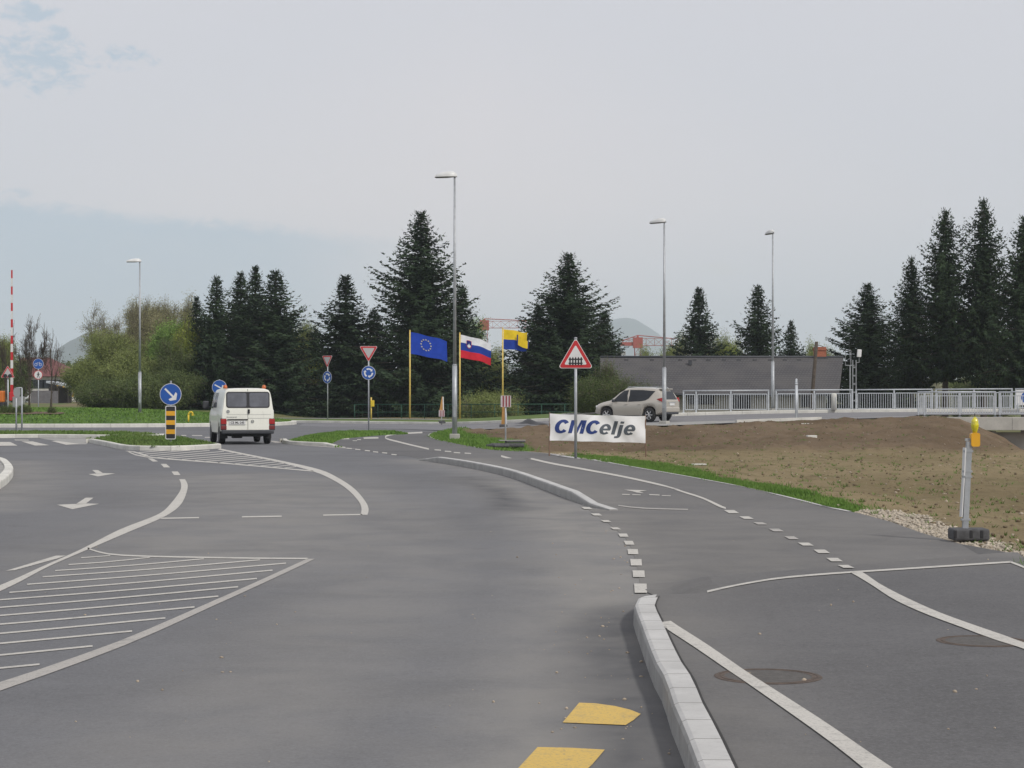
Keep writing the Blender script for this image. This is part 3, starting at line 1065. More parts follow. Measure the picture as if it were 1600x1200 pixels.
def strip(left, right, step=0.5):
    """quads between two border lines"""
    n = 2
    L = sum(math.dist(a, b) for a, b in zip(left[:-1], left[1:]))
    n = max(2, int(L / step))
    def rs_(p):
        q = np.array(p, float)
        c = np.concatenate([[0], np.cumsum(np.linalg.norm(np.diff(q, axis=0), axis=1))])
        t = np.linspace(0, c[-1], n)
        return [(np.interp(k, c, q[:, 0]), np.interp(k, c, q[:, 1])) for k in t]
    a, b = rs_(left), rs_(right)
    return [[a[i], a[i + 1], b[i + 1], b[i]] for i in range(n - 1)]


def gl(pts, sp=4):
    return spline([g(a, b) for a, b in pts], sp)


def gpl(pts, sp=4):
    return spline([gp(a, b) for a, b in pts], sp)


def hline(pts, th, fn=g):
    """line given by its centre in the photograph and its apparent thickness"""
    up = [fn(a, b - th / 2) for a, b in pts]; dn = [fn(a, b + th / 2) for a, b in pts]
    return strip(spline(up, 3), spline(dn, 3), 0.25)


# main curved line on the left
mark(strip(gl([(-220, 1003), (0, 915), (63, 887), (128, 858), (187.5, 827.5), (247, 804), (266, 788), (281, 768), (283, 757), (280, 749)]),
           gl([(-220, 1015), (0, 924.5), (75, 886), (135, 860), (200, 832), (259, 806.5), (283, 788), (292, 768), (293, 757), (289, 749)]), .5), 'lane_line', M_WHITE)
mark([gq([(268, 737), (278, 737), (282, 742.5), (272, 742.5)]), gq([(251, 725), (259.5, 725), (266, 730.5), (256, 730.5)]), gq([(231, 716.5), (238, 716.5), (247, 721), (239, 721.5)])], 'lane_dash', M_WHITE)
mark(strip(gl([(195, 705), (205, 706), (222, 711), (228, 714)]), gl([(200, 704.5), (212, 706), (229, 711), (235, 714)]), .8), 'lane_line', M_WHITE)
# small parallel line
mark([gq([(9, 892.5), (87.5, 868.7), (103, 868.7), (90, 873), (23, 891.5)])], 'lane_line', M_WHITE)
# big hatched area
mark(strip(gl([(-220, 1133), (0, 1067), (65, 1045.5), (130, 1023), (195, 999), (260, 971.5), (325, 943), (390, 914.5), (455, 885), (480, 873.6)]),
           gl([(-220, 1149), (0, 1080.5), (65, 1057.5), (130, 1034), (195, 1009), (260, 981), (325, 951), (390, 921.5), (462, 888), (492, 873.6)]), .6), 'area_border', M_WORN)
mark(hline([(137, 857), (148, 861), (169, 866), (208, 869), (292, 871), (390, 872.6), (481, 873.2)], 2.2), 'area_border', M_WHITE)
ST = [((390, 160), (530, 150)), ((330, 193), (720, 158)), ((265, 222), (980, 165)), ((205, 252), (1250, 170)), ((130, 288), (1375, 186)), ((45, 327), (1310, 220)), ((-100, 370), (1235, 260)),
      ((-200, 415), (1145, 300)), ((-300, 462), (1050, 345)), ((-400, 512), (935, 397)), ((-500, 566), (795, 450)), ((-600, 622), (635, 513)), ((-700, 690), (445, 585)), ((-900, 770), (190, 673))]
k = 520 / 1600
mb_ = []
for i, ((a, b), (c, d)) in enumerate(ST):
    a, b, c, d = a * k, 820 + b * k, c * k, 820 + d * k
    th = 1.35 + 0.10 * i
    m_ = ((a + c) / 2, (b + d) / 2 + 1.2)
    mb_ += hline([(a, b), m_, (c, d)], th)
mark(mb_, 'hatching', M_WHITE)
# three short lines across the lane
mark(hline([(251, 810.3), (311, 809.2)], 1.9) + hline([(378, 808), (440, 807)], 1.9) + hline([(505, 805.3), (566, 804.3)], 1.9), 'lane_dash', M_WHITE)
# second hatched area in front of the splitter island
mark(hline([(200, 705.5), (228, 714), (350, 724), (489, 736.3)], 1.6), 'area_border', M_WHITE)
mark(strip(gl([(344, 701), (387, 709.8), (444, 721), (500, 734), (532, 749), (555, 765), (571, 784), (576, 796), (574, 804.8)]),
           gl([(340, 702.5), (384, 711.5), (438, 723), (490, 737), (520, 750), (543, 765), (560, 783), (565, 795), (563, 804.8)]), .6), 'lane_line', M_WHITE)
S7 = [((90, 252), (350, 232)), ((140, 266), (520, 232)), ((180, 280), (680, 234)), ((240, 293), (800, 242)), ((330, 300), (880, 255)), ((450, 309), (950, 268)), ((560, 317), (1010, 281)), ((640, 326), (1070, 292)),
      ((750, 336), (1130, 303)), ((880, 346), (1190, 316)), ((1000, 354), (1250, 329)), ((1100, 364), (1310, 342)), ((1200, 373), (1350, 357)), ((1300, 382), (1400, 370))]
k = 300 / 1600
mb_ = []
for (a, b), (c, d) in S7:
    mb_ += hline([(200 + a * k, 660 + b * k), (200 + c * k, 660 + d * k)], 0.95)
mark(mb_, 'hatching', M_WHITE)
# direction arrows
mark([gq([(89, 789), (113, 796), (155, 787.5), (134, 787)]), gq([(118, 788.3), (134, 787.2), (146, 778), (134, 778)])], 'arrow', M_WHITE)
mark([gq([(138, 741), (153, 744.7), (180, 740), (161, 739.4)]), gq([(151, 740.4), (161, 739.6), (153, 734.7), (144, 734.7)])], 'arrow', M_WHITE)
# zebra crossing
mark([gq([(60, 684.7), (232, 685.9), (180, 688.5), (140, 691), (134, 694.5), (104, 694.8), (84, 688.5)])], 'paving_patch', M_PAVE)
mark([gq([(-10, 690.9), (16, 690.9), (27.5, 696.6), (-8, 697)]), gq([(33, 690), (51, 690), (77, 696), (55, 696.6)]), gq([(80, 689.4), (91, 689.4), (125, 694), (103, 695.4)]), gq([(22, 687.2), (44, 687.4), (46, 688.6), (24, 688.4)])], 'crossing_stripe', M_WHITE, off=.008)
# dashes between road and path
DL = [(1001, 920.7, 19.5, 14.5), (998, 898, 18.5, 10.5), (994, 880, 17.5, 10), (989, 863.3, 16, 8), (983, 849.3, 14, 6), (974, 837.3, 13.5, 5), (962, 826.8, 12, 3.2), (947, 815.2, 12, 3), (932, 804.8, 13, 3.4), (917, 794.8, 13, 3.2)]
mb_ = []
for i, (a, b, w, h) in enumerate(DL):
    sl = -1.0 if i < 4 else (-3 if i < 6 else -5)
    mb_.append([gp(a - w / 2 + sl / 2, b - h / 2), gp(a + w / 2 + sl / 2, b - h / 2), gp(a + w / 2 - sl / 2, b + h / 2), gp(a - w / 2 - sl / 2, b + h / 2)])
mark(mb_, 'crossing_dash', M_WHITE, zfun=lambda a, b: on_path(a, b) + .002)
DR = [(1143, 800.5, 18, 5), (1166.5, 810, 17, 4), (1188, 819, 17, 3.6), (1213, 829.5, 18, 4.2), (1237, 841.6, 17, 4.6), (1259, 851.6, 19, 4.6), (1284, 863, 20, 5.4), (1304, 876, 20, 5.4), (1322, 887, 20, 4.6)]
for part_, lst, mt in (('crossing_dash', [DR[0], DR[1], DR[5], DR[6], DR[7]], M_WHITE), ('crossing_dash', [DR[2], DR[3], DR[4]], M_WORN)):
    mark([[gp(a - w / 2 - 3, b - h / 2), gp(a + w / 2 - 5, b - h / 2), gp(a + w / 2 + 3, b + h / 2), gp(a - w / 2 + 5, b + h / 2)] for a, b, w, h in lst], part_, mt, zfun=lambda a, b: on_path(a, b) + .004)
pz = lambda a, b: on_path(a, b) + 0.002
mark([[g(1309, 884.6, .138), g(1325, 884.6, .138), g(1335, 889.6, .138), g(1318, 889.6, .138)]], 'crossing_dash', M_WHITE, zfun=lambda a, b: on_path(a, b) + .005)
jl = [(p[0], p[1]) for p in KERB1 if p[1] < 14.6]
mark(strip(offset(jl, 0.003), offset(jl, 0.012), .3), 'joint', M_JOINT, zfun=pz)
# yellow blocks by the near kerb
mark([gq([(905, 1099), (930, 1100), (960, 1104), (985, 1110), (1001, 1116.5), (990, 1126), (977.5, 1134), (930, 1132), (879, 1130)]), gq([(840, 1168.5), (890, 1169.5), (945, 1172.5), (925, 1196), (905, 1214), (855, 1213), (800, 1212)])], 'yellow_block', M_YELLOW)
# lines of the path
mark(strip(gpl([(1032.5, 974), (1038, 982), (1085, 1013), (1140, 1051), (1158, 1063), (1235, 1117), (1300, 1164), (1345, 1200), (1500, 1330)]), gpl([(1048, 972), (1058, 979), (1105, 1009), (1164, 1050), (1184, 1063), (1245, 1102), (1300, 1138), (1390, 1200), (1590, 1330)]), .3), 'path_line', M_WHITE, zfun=pz)
mark(strip(gpl([(1329, 896), (1345, 905), (1365, 917.5), (1400, 940), (1450, 962.5), (1500, 981), (1550, 1000), (1600, 1016), (1800, 1092)]), gpl([(1347.5, 895.5), (1358, 902), (1375, 914), (1415, 935), (1465, 957.5), (1515, 976), (1570, 995), (1600, 1006), (1800, 1075)]), .3), 'path_line', M_WHITE, zfun=pz)
mark(hline([(1105, 926), (1130, 920), (1150, 916), (1215, 905), (1300, 897.5), (1400, 891), (1500, 884.5), (1580, 879.3)], 2.6, gp), 'path_edge_line', M_WHITE, zfun=pz)
mark(hline([(1578, 879), (1590, 883.5), (1640, 905)], 3.0, gp), 'path_edge_line', M_WHITE, zfun=pz)
mark(hline([(966, 790.6), (1010, 795.2), (1075, 796.8)], 1.6, gp), 'path_edge_line', M_WORN, zfun=pz)
mark(hline([(783, 713), (850, 722), (900, 731.5), (972, 745), (1029, 757.6), (1058, 766), (1098, 779), (1134, 795)], 2.7, gp), 'path_line', M_WHITE, zfun=pz)
mark(sum([hline([(a - 5, b - .3), (a + 5, b + .3)], 1.5, gp) for a, b in [(684, 703.5), (700, 705.7), (714, 707.7), (731, 708.7)]], []), 'path_dash', M_WHITE, zfun=pz)
mark(hline([(660, 676), (642, 676.9), (622, 678), (610, 679.7), (602, 682.5), (605, 686), (620, 690), (642, 695.5), (670, 702)], 2.2, gp), 'path_line', M_WHITE, zfun=pz)
mark(sum([hline([(a - 4, b - .3), (a + 4, b + .4)], 1.5) for a, b in [(535.6, 699), (545.6, 701), (559, 702.7), (574, 704.6), (587, 706.6), (601, 708), (615.6, 710.7)]], []), 'crossing_dash', M_WHITE, zfun=pz)
mark([gq([(523, 684.6), (545, 684), (546, 686.5), (523.5, 687)]), gq([(568, 683.8), (591, 683.2), (591.5, 685.5), (568.5, 686)]), gq([(558, 686.6), (564, 686.6), (564, 687.8), (558, 687.8)]), gq([(551, 688.5), (558, 688.5), (558, 689.4), (551, 689.4)])], 'crossing_block', M_WHITE, zfun=pz)
# bicycle symbol worn on the path
mb_ = [[gp(a, b) for a, b in q] for q in ([(975, 766), (990, 766.2), (1011, 767), (999, 768.8), (1006, 771.3), (995, 770.5), (989, 768.6)], [(972, 772.6), (984, 773), (984, 774.2), (972, 773.8)], [(988, 773.2), (1001, 773.6), (1001, 774.6), (988, 774.4)], [(1014, 773), (1030, 773.6), (1031, 775), (1015, 774.4)], [(1034, 774.6), (1048, 775), (1048, 776), (1034, 775.6)])]
mark(mb_, 'bicycle_symbol', M_WHITE, zfun=pz)
# pale edge strip of the path, lines on the far street and round the roundabout
ed = [(a, b) for a, b in EDGE_C + EDGE_TIP]
edo = offset(ed, -0.06); 
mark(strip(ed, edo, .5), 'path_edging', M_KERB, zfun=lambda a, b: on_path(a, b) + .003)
mark(hline([(362, 671.5), (372, 671.5)], 1.0) + hline([(283, 680.5), (291, 680.5)], 1.2) + hline([(300, 680.5), (316, 680.7)], 1.1) + hline([(320, 683.5), (328, 683.5)], 1.1), 'lane_dash', M_WHITE, zfun=lambda a, b: 0)
mark([gq([(420, 689), (428, 689), (445, 691.5), (430, 692)]), gq([(455, 694.8), (470, 694.8), (560, 701.3), (540, 700.8)])], 'edge_line', M_WORN)
stz = lambda a, b: ZR(a, b) + 0.012
def gz(px, py, n=8):
    z_ = .3
    for _ in range(20):
        a, b = g(px, py, z_)
        z_ = .7 * z_ + .3 * float(ZR(a, b))
    return (a, b)
mark([[(10.6, 88.2), (13.5, 89.2), (13.5, 89.5), (10.6, 88.5)], [(14.3, 89.6), (20.0, 92.4), (20.0, 92.7), (14.3, 89.95)], [(-10.5, 118.0), (-7.8, 115.6), (-7.6, 115.9), (-10.3, 118.4)]], 'edge_line', M_WHITE, zfun=stz)


# ------------------------------------------------------------------ trees
def spruce_parts(name, seed, h, r, z0, label, cat='spruce tree', group='dark spruces behind the roundabout', dens=1.0, power=0.8):
    """a spruce: tapered trunk, whorls of drooping branches set with needle sprays"""
    rs = np.random.RandomState(seed)
    root = thing(name, (0, 0, 0), label, cat, group=group)
    tb = MB()
    tb.tube((0, 0, -0.3), (0, 0, h * 0.45), 0.017 * h, 0.011 * h, 8)
    tb.tube((0, 0, h * 0.45), (0, 0, h * 0.985), 0.011 * h, 0.012, 6)
    lob = rs.uniform(0.66, 1.22, 12)
    V = []; 
    z = z0 * h
    nwh = 0
    while z < h * 0.985:
        t = (z - z0 * h) / (h - z0 * h)
        Lb = r * (1 - t) ** power * min(1, 0.55 + t * 6 + (0.3 if z0 < .05 else 0))
        Lb *= 1 - .42 * float(smooth(t, .68, 1.0))
        nb = int((9 if t < .7 else 6) * dens)
        ph = rs.uniform(0, 6.28)
        for k in range(nb):
            a = ph + 2 * math.pi * k / nb + rs.normal(0, .2)
            L = Lb * lob[(int(a / (2 * math.pi) * 12) + int(z / 1.1) * 5) % 12] * (rs.uniform(.72, 1.12) if rs.rand() > .12 else rs.uniform(1.1, 1.28)) + 0.12
            up = 0.55 * t ** 1.3 - 0.22 * (1 - t)            # slope of the branch
            zz = z + rs.normal(0, .05)
            ca, sa = math.cos(a), math.sin(a)
            n = max(2, int(L / 0.20))
            p_prev = np.array([0, 0, zz])
            for i in range(1, n + 1):
                s = i / n
                rad = L * s
                hz = zz + up * rad - 0.16 * L * math.sin(math.pi * s * .8) + 0.32 * L * max(0, s - .5) ** 1.0
                p = np.array([ca * rad, sa * rad, hz])
                if i % 3 == 0 or i == n:
                    pass
                d = (p - p_prev) / (np.linalg.norm(p - p_prev) + 1e-9)
                side = np.array([-sa, ca, 0])
                ln = (0.16 + 0.26 * (1 - s) + 0.06 * L) * rs.uniform(.8, 1.25)
                if t > .93: ln *= .55
                w = 0.070 + 0.025 * rs.rand()
                # side sprays, drooping
                for sg in (-1, 1):
                    q = p_prev + (p - p_prev) * rs.rand()
                    dr = d * rs.uniform(.4, .8) + side * sg * rs.uniform(.6, 1.0) + np.array([0, 0, rs.uniform(-.75, .05) + .5 * max(0, t - .8)])
                    dr = dr / np.linalg.norm(dr)
                    e = q + dr * ln
                    wv = np.cross(dr, [rs.normal(), rs.normal(), rs.normal()]); wv = wv / (np.linalg.norm(wv) + 1e-9) * w
                    V += [q + wv * .6, q - wv * .6, e]
                    V += [q + wv * .2 + dr * ln * .3, q + dr * ln * .62 - wv * 1.9, e - dr * ln * .1]
                # hanging spray
                e = p_prev + d * .1 + np.array([rs.normal(0, .05), rs.normal(0, .05), -ln * rs.uniform(.55, 1.0) * (1 - .6 * t)])
                wv = np.array([rs.normal(), rs.normal(), 0]); wv = wv / (np.linalg.norm(wv) + 1e-9) * w * 1.3
                V += [p_prev + wv, p_prev - wv, e]
                if i == n:
                    e = p + d * .16 + np.array([0, 0, .05])
                    V += [p + side * w * .5, p - side * w * .5, e]
                    tb.tube((0, 0, zz), tuple(p * .96 + np.array([0, 0, -.01])), 0.010 + 0.006 * L, 0.004, 3, cap=False)
                p_prev = p
        z += rs.uniform(.20, .32) * (1.0 if t < .8 else .75) * (1.0 + 0.0 * h)
    # leader
    for k in range(10):
        a = rs.uniform(0, 6.28); zz = h * (.965 + .035 * k / 10)
        V += [np.array([0, 0, zz]), np.array([.02, 0, zz + .03]), np.array([math.cos(a) * .12 * (1 - k / 12), math.sin(a) * .12 * (1 - k / 12), zz + .10])]
    V += [np.array([-.02, 0, h * .95]), np.array([.02, 0, h * .95]), np.array([0, 0, h])]
    V = np.array(V)
    tb.build('trunk', M_BARK, root)
    np_mesh('crown', V, np.arange(len(V)).reshape(-1, 3), M_SPRUCE, root)
    root['h0'] = h; root['r0'] = r
    return root


SPR = [  # px of the trunk, top in the photograph, distance, half width in px, which model, label
    (307, 462, 151, 36, 0, 'slim low dark spruce at the left end of the spruce row, touching the green willows'),
    (338, 428, 149, 46, 1, 'dark spruce standing behind the blue round sign beside the white van'),
    (376, 424, 155, 44, 2, 'dark spruce with a thin pale tip behind the roof of the white van'),
    (399, 414, 150, 52, 0, 'tallest spruce of the clump behind the white van'),
    (431, 419, 147, 60, 1, 'broad dark spruce right of the white van, at the right edge of its clump'),
    (493, 512, 150, 30, 2, 'small dark spruce behind the left one of the two give way signs'),
    (540, 428, 152, 68, 0, 'dark spruce rising between the two give way signs'),
    (584, 482, 156, 42, 2, 'lower dark spruce behind the larger give way sign'),
    (658, 326, 150, 98, 3, 'largest dark spruce, rising behind the blue flag with the ring of stars'),
    (722, 442, 153, 42, 1, 'narrow dark spruce behind the foot of the nearest street lamp'),
    (842, 474, 152, 46, 2, 'dark spruce right behind the yellow and blue flag'),
    (888, 392, 148, 88, 3, 'broad dark spruce behind the red railway warning triangle'),
    (944, 484, 153, 42, 1, 'narrow dark spruce at the left end of the grey roof'),
    (1092, 448, 172, 50, 0, 'spruce rising behind the grey roof right of the second street lamp'),
    (1184, 442, 172, 50, 1, 'spruce rising behind the grey roof beside the slim right-hand street lamp'),
    (1236, 500, 176, 28, 2, 'small thin spruce behind the grey roof, between a tall spruce and the chimney'),
    (1356, 440, 148, 76, 3, 'broad dark spruce right of the grey roof behind the lattice mast'),
    (1424, 398, 141, 50, 4, 'shorter spruce leaning on the two tall spruces behind the bridge railing'),
    (1477, 324, 138, 62, 4, 'tall spruce with a bare lower trunk behind the bridge railing'),
    (1537, 307, 138, 62, 4, 'tallest spruce on the right, with the pointed top, behind the bridge'),
    (1600, 333, 131, 66, 5, 'dark spruce cut by the right edge of the picture'),
]
PROTO = [(11, 11.5, 2.9, .03, .80), (12, 11.5, 3.0, .03, .72), (13, 9.5, 2.7, .03, .78), (14, 16, 4.4, .03, .74), (15, 16, 3.3, .27, .62), (16, 15.5, 3.6, .24, .62)]
protos = {}
for px_, top, D, hw, pi_, lab in SPR:
    X = at(px_, D); zb = float(T(X, D))
    H = zat(top, D) - zb
    R = hw / F * D * (1.38 if pi_ < 4 else 1.12)
    if pi_ not in protos:
        sd, h0, r0, z0, pw = PROTO[pi_]
        o = protos[pi_] = spruce_parts('spruce_tree', sd, h0, r0, z0, lab, power=pw, dens=1.35)
    else:
        o = dup(protos[pi_], (0, 0, 0), 0, lab)
    sd, h0, r0, z0, pw = PROTO[pi_]
    o.location = (X, D, zb)
    o.rotation_euler = (0, 0, (px_ * 0.37) % 6.28)
    jr = random.Random(px_)
    o.scale = (R / r0 * jr.uniform(.92, 1.1), R / r0 * jr.uniform(.92, 1.1), H / h0)
for o in protos.values():
    for k_ in ('h0', 'r0'):
        pass


def grow(seed, h, spread, stems, levels, nchild, ratio, up, trunk_r, stem_spread=0.15, start=0.25):
    """branch skeleton; returns segments and the points along the last twigs"""
    rs = np.random.RandomState(seed)
    segs = []; tips = []

    def rec(p, d, L, r, lev):
        n = 3 if lev < levels else 2
        q = np.array(p)
        for i in range(n):
            d2 = d + rs.normal(0, .10, 3) + np.array([0, 0, up * .12])
            d2 /= np.linalg.norm(d2)
            e = q + d2 * L / n
            r2 = r * (1 - .25)
            segs.append((q.copy(), e.copy(), r, r2))
            if lev < levels and (i > 0 or lev > 0):
                for _ in range(nchild if i < n - 1 else nchild + 1):
                    a = rs.uniform(0, 6.28); tilt = rs.uniform(.35, .95) * spread
                    u = np.cross(d2, [math.cos(a), math.sin(a), .3]); u /= np.linalg.norm(u) + 1e-9
                    nd = d2 * math.cos(tilt) + u * math.sin(tilt)
                    rec(q + (e - q) * rs.uniform(.2, 1), nd / np.linalg.norm(nd), L * ratio * rs.uniform(.75, 1.2), r2 * .55, lev + 1)
            if lev == levels:
                tips.append((q.copy(), e.copy()))
            q = e; d = d2; r = r2

    for s in range(stems):
        a = rs.uniform(0, 6.28)
        d = np.array([math.cos(a) * stem_spread * rs.uniform(.4, 1.5), math.sin(a) * stem_spread * rs.uniform(.4, 1.5), 1.0])
        d /= np.linalg.norm(d)
        rec(np.array([rs.normal(0, .12), rs.normal(0, .12), -0.2]), d, h * rs.uniform(.40, .52), trunk_r, 0)
    return segs, tips, rs


def leafy(name, seed, h, w, label, cat, leafm, group, leaves=9, size=0.12, stems=2, levels=3, nchild=3, ratio=.6, spread=.8, up=.6, trunk_r=.16, stem_spread=.25, droop=0.0, bark=None, crown='crown', jitter=.25):
    segs, tips, rs = grow(seed, h, spread, stems, levels, nchild, ratio, up, trunk_r, stem_spread)
    A = np.array([s[0] for s in segs] + [s[1] for s in segs])
    zmax = A[:, 2].max(); rmax = np.percentile(np.hypot(A[:, 0], A[:, 1]), 96)
    fz_, fr_ = h / zmax, w / rmax
    S = np.array([fr_, fr_, fz_])
    root = thing(name, (0, 0, 0), label, cat, group=group)
    big = MB()
    tw = MB()
    for p, q, r0, r1 in segs:
        big.tube(p * S, q * S, max(r0, .010), max(r1, .008), 4 if r0 > .03 else 3, cap=False)
    big.build('trunk', bark or M_BARKL, root)
    if leaves:
        P_ = np.repeat(np.array([p for p, q in tips]) * S, leaves, 0); Q_ = np.repeat(np.array([q for p, q in tips]) * S, leaves, 0)
        n = len(P_)
        c = P_ + (Q_ - P_) * rs.uniform(-.2, 1.15, (n, 1)) + rs.normal(0, jitter, (n, 3))
        c[:, 2] = np.where(c[:, 2] < .03, np.abs(c[:, 2]) + .05, c[:, 2])
        a = rs.normal(0, 1, (n, 3)); a /= np.linalg.norm(a, axis=1, keepdims=True)
        b = np.cross(a, rs.normal(0, 1, (n, 3))); b /= np.linalg.norm(b, axis=1, keepdims=True) + 1e-9
        s_ = size * rs.uniform(.6, 1.3, (n, 1))
        V = np.stack([c - a * s_ * .5, c + b * s_ * .33, c + a * s_ * .6], 1).reshape(-1, 3)
        np_mesh(crown, V, np.arange(len(V)).reshape(-1, 3), leafm, root)
    return root


M_L1 = leaf_mat('young_willow_leaves', (0.155, 0.195, 0.06), (0.225, 0.26, 0.09), .3)
M_L2 = leaf_mat('fresh_green_leaves', (0.12, 0.21, 0.05), (0.18, 0.28, 0.07), .3)
M_L3 = leaf_mat('tan_catkins', (0.20, 0.20, 0.105), (0.28, 0.265, 0.145), .25)
M_L4 = leaf_mat('dull_hedge_leaves', (0.075, 0.105, 0.038), (0.12, 0.15, 0.055), .3)
M_L5 = leaf_mat('yellow_green_leaves', (0.17, 0.21, 0.04), (0.24, 0.28, 0.06), .3)
M_L6 = leaf_mat('pale_blossom', (0.30, 0.30, 0.20), (0.36, 0.36, 0.26), .3)

GW = 'leafing trees and bushes'
LT = [  # px, top y, D, half width px, material, leaves, size, label, style
    (178, 470, 163, 52, M_L3, 3, .13, 'willow with thin bare arching branches left of the far street lamp', dict(levels=4, nchild=2, spread=.75, up=.5, jitter=.22)),
    (238, 458, 166, 42, M_L3, 7, .14, 'tall tan-green willow top just right of the far street lamp', dict(levels=4, nchild=2, spread=.6, up=1.0)),
    (284, 458, 160, 40, M_L3, 9, .15, 'brownish green willow top touching the left end of the spruce row', dict(levels=4, nchild=2, spread=.6, up=1.0)),
    (255, 500, 152, 30, M_L2, 16, .17, 'bright green leafy tree between the far street lamp and the arrow sign', dict(levels=3, nchild=3, spread=.65, up=.9)),
    (291, 492, 150, 26, M_L5, 9, .15, 'yellow-green young tree in front of the spruces, above the arrow sign', dict(levels=3, nchild=3, spread=.6, up=.9)),
    (200, 545, 150, 48, M_L1, 16, .17, 'wide light green bush round the foot of the far street lamp', dict(stems=4, spread=.75, up=.8, stem_spread=.5)),
    (140, 556, 152, 34, M_L1, 15, .16, 'light green bush right of the red roof', dict(stems=4, spread=.75, up=.8, stem_spread=.5)),
    (208, 466, 168, 44, M_L3, 6, .13, 'thin tan-green treetop directly behind the far street lamp', dict(levels=4, nchild=2, spread=.7, up=.7)),
    (158, 512, 158, 36, M_L1, 8, .14, 'loose light green tree left of the far street lamp, under the bare branches', dict(levels=4, nchild=2, spread=.75, up=.6)),
    (222, 512, 157, 38, M_L1, 11, .15, 'mid-height light green tree behind the far street lamp', dict(spread=.7, up=.8)),
    (262, 462, 170, 40, M_L3, 7, .14, 'tan-green treetop between the far street lamp and the spruce row', dict(levels=4, nchild=2, spread=.65, up=.9)),
    (275, 530, 149, 34, M_L4, 12, .14, 'dark green tree under the yellow-green tree, above the arrow sign', dict(spread=.7, up=.7)),
    (165, 590, 146, 44, M_L4, 16, .15, 'low dull green bush at the back edge of the roundabout lawn', dict(stems=6, spread=1.0, up=.3)),
    (222, 588, 145, 42, M_L4, 16, .15, 'dull dark bush behind the lawn at the foot of the far street lamp', dict(stems=6, spread=1.0, up=.3)),
    (268, 575, 146, 40, M_L4, 16, .15, 'dull green bush behind the black and amber striped panel', dict(stems=6, spread=1.0, up=.4)),
    (458, 500, 158, 24, M_L1, 14, .15, 'light green tree peeping out right of the clump of spruces behind the van', dict(spread=.6, up=.9)),
    (478, 560, 150, 18, M_L5, 8, .13, 'thin yellow-green bush under the spruces left of the first give way sign', dict(spread=.6, up=.8)),
    (733, 492, 162, 26, M_L2, 14, .15, 'bright green tree behind the white, blue and red flag', dict(spread=.6, up=.9)),
    (756, 540, 158, 40, M_L1, 12, .13, 'thin light green bush between the tricolour flag and the yellow flagpole', dict(stems=4, spread=.8, up=.6, levels=4, nchild=2)),
    (800, 570, 154, 36, M_L1, 12, .14, 'light green bush below the yellow and blue flag', dict(stems=5, spread=.9, up=.5)),
    (768, 612, 142, 40, M_L1, 4, .11, 'low loose light green bush behind the fence between the flagpoles', dict(stems=9, spread=1.1, up=.2, stem_spread=.7, jitter=.35)),
    (985, 588, 117.5, 44, M_L4, 9, .09, 'thin half bare shrub behind the silver car', dict(stems=6, spread=.9, up=.5, levels=3)),
    (926, 588, 118.5, 30, M_L4, 9, .10, 'dark olive bush at the left end of the grey roofed house', dict(stems=7, spread=1.0, up=.4, levels=3)),
    (946, 556, 119.5, 20, M_L4, 3, .10, 'sparse yellow-green shrub between the warning triangle and the grey roof', dict(stems=5, spread=.8, up=.5)),
    (1037, 517, 205, 34, M_L1, 14, .18, 'light green tree behind the grey roof at the second street lamp', dict(spread=.7, up=.7)),
    (1133, 512, 205, 24, M_L1, 14, .18, 'light green tree behind the grey roof between the two spruces', dict(spread=.7, up=.7)),
    (1150, 528, 195, 24, M_L5, 14, .17, 'yellow-green treetop just above the ridge between the two spruces', dict(spread=.7, up=.7)),
    (1282, 527, 200, 36, M_L1, 14, .17, 'light green tree behind the brick chimney', dict(spread=.7, up=.7)),
    (1065, 545, 190, 22, M_L3, 12, .16, 'tan-green treetop above the ridge right of the second street lamp', dict(spread=.7, up=.7)),
    (1405, 575, 190, 30, M_L2, 12, .16, 'green tree far behind, between the broad spruce and the bare trunk', dict(spread=.7, up=.5)),
    (1450, 592, 165, 26, M_L6, 14, .12, 'pale blossoming bush behind the bridge railing', dict(stems=5, spread=.9, up=.3)),
    (1500, 585, 185, 26, M_L4, 14, .16, 'dull green bush behind the trunks of the two tall spruces', dict(stems=5, spread=.9, up=.4)),
    (1556, 572, 175, 36, M_L4, 16, .16, 'olive bush at the right edge behind the bridge', dict(stems=5, spread=.9, up=.4)),
    (2, 524, 165, 18, M_L1, 15, .16, 'light green tree at the left edge of the picture', dict(spread=.7, up=.6)),
    (24, 560, 175, 24, M_L4, 14, .16, 'green bush behind the striped barrier arm', dict(stems=5, spread=.9, up=.4)),
]
cache = {}
for i, (px_, top, D, hw, m_, lv, sz, lab, st) in enumerate(LT):
    X = at(px_, D); zb = float(T(X, D))
    H = zat(top, D) - zb
    kind = 'willow_tree' if 'willow' in lab else ('bush' if ('bush' in lab or 'shrub' in lab) else 'deciduous_tree')
    o = leafy(kind, 40 + i, H, hw / F * D * 1.12, lab, kind.replace('_', ' ') if kind != 'bush' else 'bush', m_, GW, leaves=int(lv * 1.5), size=sz * .85, **st)
    o.location = (X, D, zb)
# bare trees on the left
for i, (px_, top, D, hw, lab, lv) in enumerate([(47, 489, 140, 30, 'bare brown tree standing between the striped barrier arm and the round signs', 4), (80, 512, 146, 18, 'smaller bare tree right of the two round signs', 3), (8, 500, 150, 16, 'bare twiggy tree behind the red and white barrier arm', 3)]):
    X = at(px_, D); zb = float(T(X, D)); H = zat(top, D) - zb
    o = leafy('bare_tree', 90 + i, H, hw / F * D, lab, 'bare tree', None, 'bare young trees', leaves=0, stems=1, levels=lv, nchild=2, spread=1.0, up=.35, trunk_r=.10, stem_spread=.03, bark=M_BARK)
    o.location = (X, D, zb)
